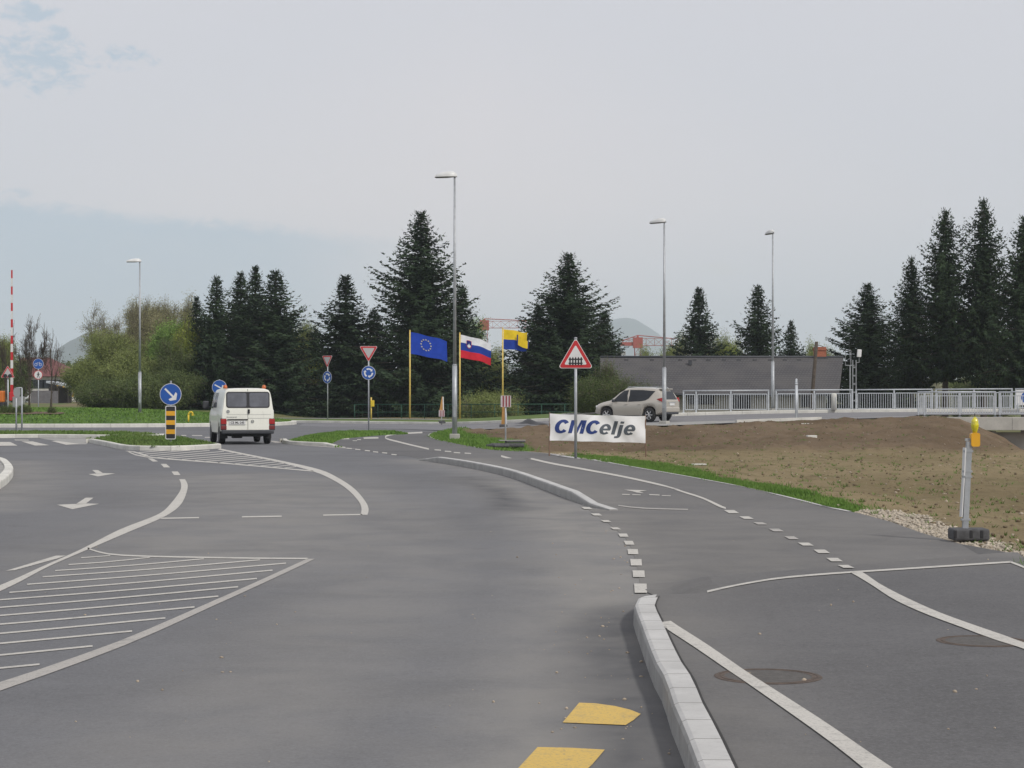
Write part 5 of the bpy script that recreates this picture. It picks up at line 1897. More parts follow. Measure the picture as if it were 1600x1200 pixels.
def temp_sign(px_, D, z, board_top, board_bot, bw_px, foot_w, label, plate=None, rz=0.0):
    t = thing('temporary_sign', (at(px_, D), D, z), label, 'temporary sign', rz, 'temporary signs on rubber feet')
    k = D / F
    zt, zo = zat(board_top, D) - z, zat(board_bot, D) - z
    w = bw_px * k / math.cos(rz)
    post(t, zt - .02, .025)
    mb = MB(); mb.prism([(-w / 2, zo), (w / 2, zo), (w / 2, zt), (-w / 2, zt)], -.05, -.03)
    b = mb.build('striped_board', M_LPINK, t)
    st = MB()
    for i in range(3):
        a = -w / 2 + w * (i * .29 + .17)
        st.flat([(a, zo + .01), (a + w * .15, zo + .01), (a + w * .15, zt - .01), (a, zt - .01)], -.053)
    st.build('red_stripe', M_DKRED, b)
    if plate:
        p0, p1, pw = plate
        za, zb_ = zat(p0, D) - z, zat(p1, D) - z
        mb = MB(); hh = za - zb_
        mb.prism([(-pw * k / 2, zb_), (pw * k / 2, zb_), (pw * k * .32, za), (pw * k * .06, za + .02)], -.02, .0)
        pl = mb.build('sign_plate', M_SORNG, t)
        MB().prism([(pw * k * .28, zb_), (pw * k * .5, zb_ + .02), (pw * k * .42, za), (pw * k * .20, za)], -.035, -.022).build('plate_edge', M_SWHITE, pl)
    if foot_w:
        mb = MB(); fw2 = foot_w * k
        mb.box((fw2 * .10, 0, .05), (fw2 * .72, .42, .10), bev=.03); mb.box((-fw2 * .2, .0, .12), (fw2 * .34, .36, .08), bev=.03); mb.box((fw2 * .18, 0, .14), (fw2 * .5, .2, .07), bev=.02)
        mb.build('rubber_foot', M_RUBBER, t)
    return t


D = 61.0
temp_sign(790, D, .05, 618, 636, 16, 0, 'slim post with a striped board above a flat rubber foot by the path', rz=math.radians(12))
t = bpy.data.objects['temporary_sign']
mb = MB(); k = D / F
mb.box((.05, .0, .06), (1.05, .45, .13), bev=.05); mb.box((-.28, -.1, .05), (.55, .6, .09), bev=.04, rz=.3); mb.box((.30, -.05, .17), (.62, .22, .05), bev=.02)
mb.build('rubber_foot', M_RUBBER, t)
MB().box((.20, -.05, .215), (.85, .20, .03), bev=.01).build('foot_bar', M_PAVE, t)
temp_sign(690, 112, .10, 641, 651, 9, 12, 'small far temporary sign with ochre plate above striped board, left of the nearest lamp', plate=(620, 641, 7), rz=math.radians(14))
# leaning ochre plate near the yellow flagpole
D = 96.0
t = thing('leaning_sign', (at(786.5, D), D, .08), 'ochre back of a sign plate leaning at the roadside below the yellow and blue flag', 'sign')
k = D / F
za = zat(634, D) - .08
MB().prism([(-3.6 * k, .0), (4.6 * k, 0), (3.2 * k, za), (-1.4 * k, za)], -.05, 0.).build('sign_plate', M_SORNG, t)
MB().prism([(3.4 * k, .0), (5.4 * k, 0), (5.6 * k, za * .6), (3.6 * k, za), (2.6 * k, za)], -.09, -.055).build('plate_edge', M_SWHITE, t)
MB().box((0, -.1, .10), (.40, .35, .2), bev=.04).build('weight', M_RUBBER, t)
# black sheet on the kerb
mb = MB(); rs = np.random.RandomState(3)
D = 98.0
n = 14
vs = []
for j in range(5):
    for i in range(n):
        u = i / (n - 1); w_ = j / 4
        vs.append(((u - .5) * 1.7, (w_ - .5) * 1.2, .03 + .26 * math.sin(math.pi * w_) * (math.exp(-((u - .42) / .22) ** 2) + .25 * math.exp(-((u - .8) / .12) ** 2)) + rs.uniform(0, .03)))
mb.add(vs, [(j * n + i, j * n + i + 1, (j + 1) * n + i + 1, (j + 1) * n + i) for j in range(4) for i in range(n - 1)])
o = mb.build('plastic_sheet', M_SBLACK, None, True); o.location = (at(831, D), D, float(ZR(at(831, D), D)) + .02)
tag(o, 'crumpled black plastic sheet lying on the roadside left of the banner', 'sheet')

# ---- warning lamp on its post, seen edge on
D = 21.9
zb = .01
t = thing('warning_beacon', (at(1506.5, D), D, zb), 'yellow hazard lamp on an edge-on marker board standing in the gravel', 'hazard beacon')
k = D / F
lean = .055
mb = MB(); mb.box((lean * .5 + .005, 0, .60), (.062, .06, 1.06), ry=.045); mb.build('post', M_GALV, t)
MB().box((.003, .02, .90), (.014, .12, .32), ry=.045).build('marker_board', M_SWHITE, t); MB().box((-.018, .02, .50), (.012, .11, .46), ry=.06).build('marker_board', M_SWHITE, t)
for zz_ in (1.02, .79, .73, .24): MB().box((.005 + zz_ * .04, -.0, zz_), (.10, .07, .022)).build('clamp', M_GALV, t)
# foot
f0 = MB(); f0.box((.05, 0, .075), (57 * k, .30, .135), bev=.025); fo = f0.build('rubber_foot', M_RUBBER, t)
f1 = MB()
for dxx in (-.135, .045, .165): f1.box((dxx, -.150, .085), (.035, .012, .09), bev=.008)
f1.build('recess', M_SBLACK, fo)
# lamp
lx = at(1523, D) - at(1506.5, D); lz = zat(687, D) - zb
b0 = MB(); b0.prism(rrect(lx, lz + .0, .100, .155, .022), -.05, .04); lb = b0.build('lamp_body', mat('beacon_amber', (.70, .36, .02), .4, var=.06), t)
M_LENS = mat('beacon_lens_yellow', (.62, .55, .02), .15, var=.25, vscale=30, spec=.8, coat=.5)
lz2 = zat(655.5, D) - zb
prof = [(.024, lz + .075), (.030, lz + .10), (.044, lz + .145), (.047, lz + .175), (.040, lz + .215), (.024, lz + .245), (.006, lz + .262)]
MB().lathe(prof, 18, c=(lx, -.005, 0)).build('lens', M_LENS, lb, True)
MB().tube((lx, 0, lz + .25), (lx, 0, lz + .30), .005, .004, 6).build('aerial', M_SBLACK, lb)
MB().box((lx * .55, 0, lz - .0), (lx * .9, .03, .03)).build('bracket', M_GALV, t)

# ---- yellow vent pipe and yellow marker post
D = 106.0
t = thing('vent_pipe', (at(294.5, D), D, ciz(at(294.5, D), D) - .02), 'small yellow hooked pipe sticking out of the roundabout lawn', 'pipe')
hp = [(0, 0, -.1), (0, 0, .40), (.03, 0, .50), (.11, 0, .55), (.20, 0, .53), (.24, 0, .42)]
MB().path(hp, .05, 8).build('pipe', M_YPIPE, t, True)
MB().box((.24, 0, .38), (.13, .12, .06)).build('cap', M_YPIPE, t)
D = 127.0
t = thing('yellow_post', (at(580, D), D, .16), 'yellow wooden post with a small yellow box, just behind the larger give way sign', 'post')
MB().tube((0, 0, -.2), (0, 0, 1.45), .05, .05, 8).build('post', M_YPOLE, t, True)
MB().box((.09, -.04, 1.05), (.24, .18, .42), bev=.02).build('box', M_YPIPE, t)

# ---- inverted U tube by the street, white sleeve post
D = 86.8
X = at(1244.5, D); zb = float(ZR(X, D))
t = thing('tube_hoop', (X, D, zb), 'tall inverted-U steel tube standing edge-on at the near side of the street', 'hoop', math.radians(78))
H = zat(593, D) - zb
hp = [(-.30, 0, -.2), (-.30, 0, H - .25)] + [(-.30 * math.cos(math.pi * k / 8), 0, H - .25 + .25 * math.sin(math.pi * k / 8)) for k in range(1, 8)] + [(.30, 0, H - .25), (.30, 0, -.2)]
MB().path(hp, .048, 10).build('tube', M_RAIL, t, True)
MB().tube((-.30, 0, H * .42), (.30, 0, H * .42), .03, .03, 8).build('crossbar', M_GALV, t, True)
D = 105.2
t = thing('marker_post', (at(1303, D), D, float(ZR(at(1303, D), D)) + .15), 'short thick white sleeve post in front of the far railing near the chimney', 'post')
MB().lathe([(.15, 0), (.15, .86), (.13, .90), (.001, .92)], 14).build('sleeve', M_KERBW, t, True)
MB().box((.06, -.15, .45), (.03, .03, .55)).build('strip', M_RAIL, t)

M_MAST = mat('weathered_mast_steel', (.24, .25, .26), .6, metal=.2, var=.15)
# ---- lattice mast with antenna frame and box
D = 112.0
zb = float(T(at(1335, D), D))
t = thing('lattice_mast', (at(1335, D), D, zb), 'grey ladder-like steel mast with a white box and an open frame beside the broad spruce', 'mast')
H = zat(562.5, D) - zb; k = D / F
mb = MB()
for sx_ in (-2.6 * k, 2.6 * k): mb.box((sx_, 0, H / 2), (.055, .09, H))
i = 0
zz_ = .3
while zz_ < H: mb.box((0, 0, zz_), (5.2 * k, .05, .09)); zz_ += 13 * k
mb.build('ladder_column', M_MAST, t)
fr = MB(); a, b = zat(547, D) - zb, zat(571, D) - zb
x_l, x_r = -14 * k, -5.5 * k
fr.tube((x_l, 0, a), (x_r, 0, a), .02, .02, 6); fr.tube((x_l, 0, a), (x_l, 0, b), .02, .02, 6); fr.tube((x_r, 0, a), (x_r, 0, b), .02, .02, 6); fr.tube((x_l, 0, b), (0, 0, b), .03, .03, 6); fr.tube((x_r - .1, 0, a), (x_r, 0, b), .015, .015, 5)
fr.build('open_frame', M_MAST, t)
MB().tube((-6.8 * k, 0, 0), (-6.8 * k, 0, b), .035, .035, 8).build('side_pole', M_MAST, t, True)
MB().tube((-7.5 * k, 0, a), (-7.5 * k, 0, a + .9), .012, .010, 5).build('aerial', M_CHARC, t)
bx = MB(); bx.box((7.5 * k, 0, zat(552, D) - zb), (6.5 * k, .18, 12 * k), ry=.08, bev=.03); bx.build('box', M_SWHITE, t)
MB().path([(2 * k, 0, H - .15), (7.4 * k, 0, H - .15), (7.4 * k, 0, zat(558, D) - zb)], .025, 6).build('arm', M_MAST, t)

# ---- leaning wooden pole
D = 116.0
zb = float(T(at(1264, D), D)); k = D / F
t = thing('utility_pole', (at(1263, D), D, zb), 'dark leaning wooden pole in front of the grey roof beside the chimney', 'pole')
H = zat(534, D) - zb
MB().tube((0, 0, -.3), (13 * k, 0, H), .13, .10, 8).build('pole', M_BARK, t, True)
MB().path([(13 * k, 0, H - .2), (18 * k, 0, H - .22), (24 * k, 0, H - .30)], .018, 5).build('bracket', M_BARK, t)

# ---- grey roofed house
def tile_mat():
    m = bpy.data.materials.new('grey_roof_tiles'); m.use_nodes = True
    nt = m.node_tree; b = nt.nodes['Principled BSDF']; tcn = N(nt, 'ShaderNodeTexCoord')
    br = N(nt, 'ShaderNodeTexBrick'); nt.links.new(mapping(nt, tcn.outputs['Object'], (1, 1, 1), (0, 0, 0), (math.radians(90), 0, 0)), br.inputs[0])
    br.inputs['Scale'].default_value = 1.0; br.inputs['Brick Width'].default_value = .20; br.inputs['Row Height'].default_value = .125; br.inputs['Mortar Size'].default_value = .022; br.offset = .5
    br.inputs['Color1'].default_value = (.068, .066, .070, 1); br.inputs['Color2'].default_value = (.080, .077, .080, 1); br.inputs['Mortar'].default_value = (.045, .043, .045, 1)
    n = noise_n(nt, tcn.outputs['Object'], .7, 5, .6)
    c = mixc(nt, mrange(nt, n, .35, .7, 0, .5), br.outputs[0], (.100, .094, .090))
    nt.links.new(c, b.inputs['Base Color']); b.inputs['Roughness'].default_value = .85
    bump_n(nt, b, br.outputs['Fac'], -.6, .03)
    return m


M_TILE = tile_mat()
M_WALL = mat('pale_render', (.36, .35, .31), .9, var=.08, vscale=1.5, bump=.2, bscale=30, dirt=.3)
M_BRICK = mat('chimney_brick', (.34, .12, .07), .9, var=.2, vscale=12)
M_DWOOD = mat('dark_timber', (.035, .028, .024), .8, var=.2)
D0, D1 = 120.0, 125.0
zr_ = zat(558.5, D1); ze = zat(614, D0); zg = float(T(15, D0))
xl_e, xr_e = at(938, D0), at(1311, D0); xl_r, xr_r = at(938, D1), at(1317.5, D1)
t = thing('house', (0, D1, zg), 'long low house with a grey tiled roof and pale walls behind the bridge railing', 'house')
def loc(x_, y_, z_): return (x_, y_ - D1, z_ - zg)
nrm = Vector((0, -(zr_ - ze), (D1 - D0))).normalized()
rf = MB()
top = [loc(xl_e, D0, ze), loc(xr_e, D0, ze), loc(xr_r, D1, zr_), loc(xl_r, D1, zr_), loc(xr_e, 2 * D1 - D0, ze), loc(xl_e, 2 * D1 - D0, ze)]
bot = [(a, b, c - .14) for a, b, c in top]
vs = top + bot
rf.add(vs, [(0, 1, 2, 3), (3, 2, 4, 5), (7, 6, 9, 8), (8, 9, 11, 10), (0, 6, 7, 1), (1, 7, 8, 2), (2, 8, 10, 4), (4, 10, 11, 5), (5, 11, 9, 3), (3, 9, 6, 0)])
roof = rf.build('roof', M_TILE, t)
rc = MB(); rc.tube(loc(xl_r, D1, zr_ + .02), loc(xr_r, D1, zr_ + .02), .09, .09, 8); rc.build('ridge', M_CHARC, roof, True)
for px_ in (978, 1018, 1062, 1084, 1106, 1130, 1153, 1178, 1202, 1225, 1247):
    MB().box(loc(at(px_, D1), D1 - .35, zr_ - .20), (.26, .22, .12)).build('vent_tile', M_CHARC, roof)
MB().box(loc(at(1078, D1 - 1), D1 - 1.1, zr_ - .35), (.22, .22, .32)).build('flue', M_CHARC, roof)
gt = MB(); gt.tube(loc(xl_e, D0 - .08, ze - .12), loc(xr_e, D0 - .08, ze - .12), .07, .07, 8); gt.build('gutter', M_CHARC, roof, True)
wl = MB(); wl.box(loc((xl_e + xr_e) / 2 - .2, D1, (ze + zg) / 2 - .1), (xr_e - xl_e - 1.0, 2 * (D1 - D0) - 1.2, ze - zg - .12))
wy = D0 + .6
wall = wl.build('wall', M_WALL, t)
gv_ = MB()
for xx in (xr_e - .72,):
    gv_.add([loc(xx, D0 + .6, ze - .3), loc(xx, 2 * D1 - D0 - .6, ze - .3), loc(xx, D1, zr_ - .2)], [(0, 1, 2)])
gv_.build('gable', M_WALL, t)
for px_, w_, a, b in ((1096, 40, 618, 632), (1158, 30, 617, 640), (1258, 14, 618, 636), (1296, 8, 616, 645)):
    fr_ = MB(); x_ = at(px_, wy); ww = w_ * wy / F; zt = zat(a, wy); zo = zat(b, wy)
    fr_.box(loc(x_, wy - .02, (zt + zo) / 2), (ww, .06, zt - zo)); wnd = fr_.build('window', M_DWOOD, t)
    MB().box(loc(x_, wy - .055, (zt + zo) / 2), (ww - .14, .02, zt - zo - .14)).build('pane', M_GLASSD, wnd)
ch = MB(); xc = at(1281, D1 + .2); ch.box(loc(xc, D1 + .2, zat(551, D1)), (18 * D1 / F, .6, 18 * D1 / F)); cho = ch.build('chimney', M_BRICK, roof)
MB().box(loc(xc, D1 + .2, zat(546.5, D1)), (.85, .7, .08)).build('chimney_cap', M_BRICK, cho)
MB().box(loc(xc, D1 + .18, zat(559, D1)), (.92, .75, .14)).build('chimney_collar', M_CHARC, cho)

# ---- tower cranes far behind
M_CRANE = mat('crane_red', (.36, .10, .085), .6, var=.1)
M_CONCW = mat('counterweight_grey', (.34, .34, .33), .9)


def lattice(mb, p0, p1, w, h, bay, r):
    r = r * .42
    p0 = Vector(p0); p1 = Vector(p1); d = p1 - p0; L = d.length; n = max(2, int(L / bay)); d.normalize()
    upv = Vector((0, 0, 1)) if abs(d.z) < .8 else Vector((0, 1, 0))
    s = d.cross(upv).normalized(); u = s.cross(d).normalized()
    offs = [(-w / 2, 0), (w / 2, 0), (0, h)] if abs(d.z) < .8 else [(-w / 2, -w / 2), (w / 2, -w / 2), (w / 2, w / 2), (-w / 2, w / 2)]
    pts = [[p0 + d * (L * i / n) + s * a + u * b for a, b in offs] for i in range(n + 1)]
    m = len(offs)
    for j in range(m): mb.tube(pts[0][j], pts[n][j], r, r, 5)
    for i in range(n):
        for j in range(m):
            mb.tube(pts[i][j], pts[i + 1][(j + 1) % m], r * .6, r * .6, 4, cap=False)
            mb.tube(pts[i][j], pts[i][(j + 1) % m], r * .6, r * .6, 4, cap=False)


def crane(px_mast, D, mast_top, jib_y, px_cw, px_jib, apex, label, side=1):
    k = D / F; x = at(px_mast, D); zb = 0.0
    t = thing('tower_crane', (x, D, zb), label, 'tower crane', 0, 'red tower cranes far behind')
    zj = zat(jib_y, D)
    mb = MB(); lattice(mb, (0, 0, 0), (0, 0, zj), 1.3, 1.3, 1.6, .13); mb.build('mast', M_CRANE, t)
    mb = MB(); lattice(mb, (0, 0, zj), ((px_jib - px_mast) * k, 0, zj), 1.2, 1.5, 1.7, .11); mb.build('jib', M_CRANE, t)
    mb = MB(); lattice(mb, (0, 0, zj), ((px_cw - px_mast) * k, 0, zj), 1.2, 1.2, 1.6, .13); mb.box(((px_cw - px_mast) * k * .55, 0, zj + .4), (abs(px_cw - px_mast) * k * .85, 1.0, .6)); mb.build('counter_jib', M_CRANE, t)
    za = zat(apex, D)
    mb = MB(); mb.tube((-.5, 0, zj), (0, 0, za), .22, .16, 5); mb.tube((.5, 0, zj), (0, 0, za), .22, .16, 5); mb.box((0, 0, zj + .6), (2.0, 1.6, 2.2)); mb.build('tower_head', M_CRANE, t)
    mb = MB(); mb.tube((0, 0, za), ((px_cw - px_mast) * k * .9, 0, zj + 1.0), .09, .09, 4); mb.tube((0, 0, za), ((px_jib - px_mast) * k * .8, 0, zj + 1.5), .09, .09, 4); mb.build('tie_rod', M_CRANE, t)
    mb = MB(); mb.box(((px_cw - px_mast) * k * .9, 0, zj - 1.6), (11 * k, 1.6, 6 * k)); mb.build('counterweight', M_CONCW, t)
    return t


crane(757, 420, 520, 512.5, 746, 860, 498, 'red tower crane whose long jib shows between the two broad spruces above the flags')
crane(996.5, 400, 540, 540, 969, 1062, 524, 'red tower crane with a grey counterweight above the left end of the grey roof')

# ---- level crossing barrier, signal and cabinet on the left
D = 138.0; k = D / F
zb = float(T(at(18, D), D))
t = thing('crossing_barrier', (at(18.5, D), D, zb), 'raised red and white striped barrier arm of the level crossing, pointing straight up', 'barrier')
ztop = zat(422, D) - zb; zlow = zat(614, D) - zb
nseg = 15
for m_, par, nm in ((M_SWHITE, 1, 'white_band'), (M_SRED, 0, 'red_band')):
    mb = MB()
    for i in range(nseg):
        if i % 2 == par:
            a = ztop - (ztop - zlow) * i / nseg; b = ztop - (ztop - zlow) * (i + 1) / nseg
            w0 = .05 + .05 * i / nseg
            mb.box((0, 0, (a + b) / 2), (w0 * 2, .08, a - b - .002))
    if par == 0: arm = mb.build('barrier_arm', M_SRED, t)
    else: white = mb
white.build('white_band', M_SWHITE, arm)
MB().box((-.02, .1, zlow - .25), (.30, .35, .6), bev=.03).build('hinge', M_SRED, t)
MB().box((.45, .15, .62), (.75, .55, 1.25), bev=.03).build('cabinet', M_SBACK, t)
t = thing('crossing_signal', (at(12.5, D - .6), D - .6, zb), 'red-bordered triangle with two dark signal lamps on a post at the left edge', 'signal')
hs = zat(590, D) - zb
post(t, hs + .2, .05, M_RAIL)
pl, yy = tri_sign(t, hs + .28, 1.02, True, y=-.08, m_in=M_SGREY)
for sx_ in (-.17, .17):
    MB().lathe([(.13, -.16), (.14, -.10), (.13, -.04)], 16, 'Y', c=(sx_, 0, hs + .12)).build('signal_lamp', M_SBLACK, pl)

# ---- round cycle and pedestrian signs
D = 130.0
zb = float(T(at(60, D), D)) + .5
t = thing('path_sign', (at(60, D), D, .55), 'blue cycle disc above a red-ringed walking figure disc on one post, left of the willows', 'traffic sign')
z1 = zat(568.5, D) - .55; z2 = zat(585.8, D) - .55
post(t, z1 + .3, .035, M_RAIL)
pl, yy = round_sign(t, z1, .36, M_SBLUE, M_SWHITE, .06)
bk = MB()
for cx_ in (-.15, .15): bk.ring(circ(cx_, z1 - .05, .10, 16), circ(cx_, z1 - .05, .075, 16), yy, yy + .002)
bk.flat([(-.15, z1 - .06), (-.13, z1 - .06), (-.04, z1 + .09), (-.06, z1 + .09)], yy - .002); bk.flat([(-.06, z1 + .05), (.09, z1 + .05), (.09, z1 + .07), (-.06, z1 + .07)], yy - .002); bk.flat([(.14, z1 - .05), (.16, z1 - .05), (.09, z1 + .13), (.07, z1 + .13)], yy - .002)
bk.build('bicycle_symbol', M_SWHITE, pl)
pl, yy = round_sign(t, z2, .31, M_SWHITE, M_SRED, .15)
wk = MB()
wk.flat(circ(0, z2 + .17, .035, 12), yy); wk.flat([(-.04, z2 - .02), (.045, z2 - .02), (.04, z2 + .12), (-.03, z2 + .12)], yy); wk.flat([(-.04, z2 - .02), (.0, z2 - .02), (-.06, z2 - .20), (-.10, z2 - .20)], yy); wk.flat([(.0, z2 - .02), (.045, z2 - .02), (.10, z2 - .20), (.06, z2 - .20)], yy)
wk.flat([(-.03, z2 + .11), (-.10, z2 + .0), (-.075, z2 - .01), (-.01, z2 + .07)], yy); wk.flat([(.03, z2 + .11), (.11, z2 + .03), (.09, z2 + .01), (.02, z2 + .07)], yy)
wk.build('walking_symbol', M_SBLACK, pl)

# ---- back of a two-post sign
D = 87.5
t = thing('two_post_sign', (at(29, D), D, .15), 'grey back of a rectangular sign on two thin posts at the left', 'traffic sign')
k = D / F; zt = zat(606, D) - .15
for sx_ in (-3.6, 5.2): post(t, zt - .0, .038, x=sx_ * k, cap=False)
MB().tube((-3.6 * k, 0, zt), (5.2 * k, 0, zt), .03, .03, 8).build('crossbar', M_GALV, t, True)
MB().prism([(-7.5 * k, zt - .10), (-6.0 * k, zt), (1.8 * k, zt), (3.2 * k, zt - .08), (3.2 * k, zt - .30), (1.5 * k, zt - .42), (-5.0 * k, zt - .42), (-7.5 * k, zt - .30)], -.06, -.045).build('sign_plate', M_SBACK, t)

# ---- left background: red roofed building, grey shed, machine
D = 255.0; k = D / F
M_RROOF = mat('red_roof_tiles', (.135, .042, .04), .8, var=.15, vscale=1.5, bump=.3, bscale=8)
xl, xr = at(18, D), at(112, D); zb = float(T(at(50, D), D))
zr2 = zat(557, D) - zb; ze2 = zat(588, D) - zb
t = thing('red_roof_building', (at(60, D), D, zb), 'large building with a dull red hipped roof and white walls, far left', 'building')
o_x = at(60, D)
a, b = at(0, D) - o_x, at(106, D) - o_x; c0, c1 = at(14, D) - o_x, at(58, D) - o_x
rf = MB(); dep = 14
rf.add([(a, 0, ze2), (b, 0, ze2), (c1, dep / 2, zr2), (c0, dep / 2, zr2), (b, dep, ze2), (a, dep, ze2)], [(0, 1, 2, 3), (1, 4, 2), (4, 5, 3, 2), (5, 0, 3), (0, 5, 4, 1)])
rf.build('roof', M_RROOF, t)
MB().box(((a + b) / 2, dep / 2, ze2 / 2 - .3), (b - a - 1.2, dep - 1.2, ze2 + .5)).build('wall', mat('white_render', (.52, .50, .46), .9), t)
for i in range(9):
    w_ = MB(); x_ = a + 1.5 + i * (b - a - 3) / 8
    w_.box((x_, .56, ze2 * .70), (.9, .1, 1.1)); w_.box((x_, .56, ze2 * .28), (.9, .1, 1.1)); w_.build('window', M_GLASSD, t)
D = 225.0; k = D / F
zb = float(T(at(75, D), D))
t = thing('shed', (at(80, D), D, zb), 'low grey shed with a sloping pale roof edge in front of the red roof', 'shed')
o_x = at(80, D)
xa, xb = at(72, D) - o_x, at(108, D) - o_x
zt = zat(595, D) - zb; zt2 = zat(602, D) - zb
MB().add([(xa, 0, zt), (xb, 0, zt2), (xb, 5, zt2), (xa, 5, zt), (xa, 0, zt - .25), (xb, 0, zt2 - .25), (xb, 5, zt2 - .25), (xa, 5, zt - .25)], [(0, 1, 2, 3), (7, 6, 5, 4), (0, 4, 5, 1), (1, 5, 6, 2), (2, 6, 7, 3), (3, 7, 4, 0)]).build('roof', M_RAIL, t)
mb = MB()
for x_ in (xa + .3, (xa + xb) / 2, xb - .2): mb.tube((x_, .3, 0), (x_, .3, zt2 - .2), .08, .08, 6); mb.tube((x_, 4.7, 0), (x_, 4.7, zt2 - .2), .08, .08, 6)
mb.build('post', M_DWOOD, t)
MB().box((0, 4.6, zt2 * .45), (xb - xa, .15, zt2 * .9)).build('back_wall', M_DWOOD, t)
MB().box((at(72, D) - o_x, -.8, (zat(612, D) - zb) / 2), (at(92, D) - at(50, D), .2, zat(609.5, D) - zb)).build('low_wall', mat('grey_panel_wall', (.15, .14, .15), .9), t)
D = 243.0; k = D / F; zb = float(T(at(98, D), D))
M_YMACH = mat('machine_yellow', (.60, .36, .02), .5, var=.1)
t = thing('excavator', (at(97, D), D, zb), 'small yellow construction machine beside the grey shed, far left', 'excavator')
MB().box((0, 0, .35), (1.9, 1.8, .7), bev=.25).build('track', M_TYRE, t)
MB().box((-.1, 0, 1.05), (1.6, 1.7, .7), bev=.1).build('body', M_YMACH, t)
cbn = MB(); cbn.box((-.15, 0, 1.75), (.9, .9, .85), bev=.06); co = cbn.build('cab', M_YMACH, t)
MB().box((-.15, -.46, 1.80), (.66, .03, .55)).build('window', M_GLASSD, co)
MB().path([(.5, 0, 1.2), (1.2, 0, 1.9), (1.5, 0, 1.2), (1.3, 0, .7)], .13, 6).build('arm', M_YMACH, t)
D = 150.0; zb = float(T(at(2, D), D))
t = thing('excavator', (at(-3, D), D, zb), 'orange machine cut off by the left edge of the picture', 'excavator')
MO = mat('machine_orange', (.60, .16, .02), .5, var=.1)
MB().box((0, 0, .3), (1.4, 1.2, .6), bev=.2).build('track', M_TYRE, t); MB().box((0, 0, 1.0), (1.1, 1.0, .9), bev=.1).build('body', MO, t); MB().path([(.2, 0, 1.3), (.5, 0, 1.0), (.35, 0, .3)], .09, 6).build('arm', MO, t)

# ---- white and blue board at the right edge
D = 104.6; k = D / F
zb = float(ZR(at(1604, D), D)) + .15
t = thing('notice_board', (at(1605, D), D, zb), 'white board with a blue disc on the far railing, right edge', 'board')
zt = zat(609, D) - zb; zo = zat(633, D) - zb
MB().prism([(-17 * k, zo), (17 * k, zo), (17 * k, zt), (-17 * k, zt)], 0, .04).build('board', M_SWHITE, t)
MB().flat(circ(0, (zt + zo) / 2, 9.5 * k), -.004).build('blue_disc', M_SBLUE, t)
MB().flat([(-4.5 * k, zo + 8 * k), (-2.5 * k, zo + 8 * k), (-2.5 * k, zt - 7 * k), (-4.5 * k, zt - 7 * k)], -.008).build('white_mark', M_SWHITE, t)
post(t, zo + .1, .03, x=-14 * k, cap=False); post(t, zo + .1, .03, x=14 * k, cap=False)

# ---- pale blocks lying on the embankment, manhole covers
for i, (px_, py_, w_, lab) in enumerate([(1268, 682.5, 15, 'flat pale concrete block lying on the brown embankment'), (1257, 664.5, 13, 'small pale block lying just below the street edge on the embankment'), (1092, 727, 22, 'thin pale plank lying in the field by the grass strip')]):
    D = 40.0
    for _ in range(60):
        D = F * (HC - float(FZ(at(px_, D), D))) / (py_ - CY) * .3 + D * .7
    k = D / F
    mb = MB(); mb.box((0, 0, .02), (w_ * k, .25, .10 if i < 2 else .03), bev=.012, rz=.1)
    o = mb.build(['concrete_block', 'concrete_block', 'plank'][i], M_KERBW); o.location = (at(px_, D), D, float(FZ(at(px_, D), D)))
    tag(o, lab, ['block', 'block', 'plank'][i], 'loose concrete blocks' if i < 2 else None)
M_IRON = mat('rusty_iron', (.085, .062, .048), .8, var=.3, vscale=14, bump=.4, bscale=60)
M_IRON2 = mat('cover_infill', (.088, .082, .076), .9, var=.2, vscale=20, bump=.3)
for i, (px_, py_, r_, lab) in enumerate([(1200, 1056.5, .285, 'round iron manhole cover in the path, crossed by the white line, nearer the kerb'), (1535, 1001.5, .275, 'round iron manhole cover in the path at the right, crossed by the outer white line')]):
    X, Y = g(px_, py_, .145)
    t = thing('manhole_cover', (X, Y, .1443), lab, 'manhole cover', 0, 'manhole covers in the path')
    MB().lathe([(r_ * .82, .0), (r_ * .82, .0022), (r_ * .90, .0022), (r_ * .90, .0006), (r_ * .93, .0006), (r_ * .93, .0024), (r_, .0024), (r_ * 1.02, .0)], 48, cap=False).build('frame', M_IRON, t)
    MB().add([(r_ * .82 * math.cos(q), r_ * .82 * math.sin(q), .0012) for q in np.linspace(0, 2 * math.pi, 49)[:-1]], [tuple(range(48))]).build('lid', M_IRON2, t)

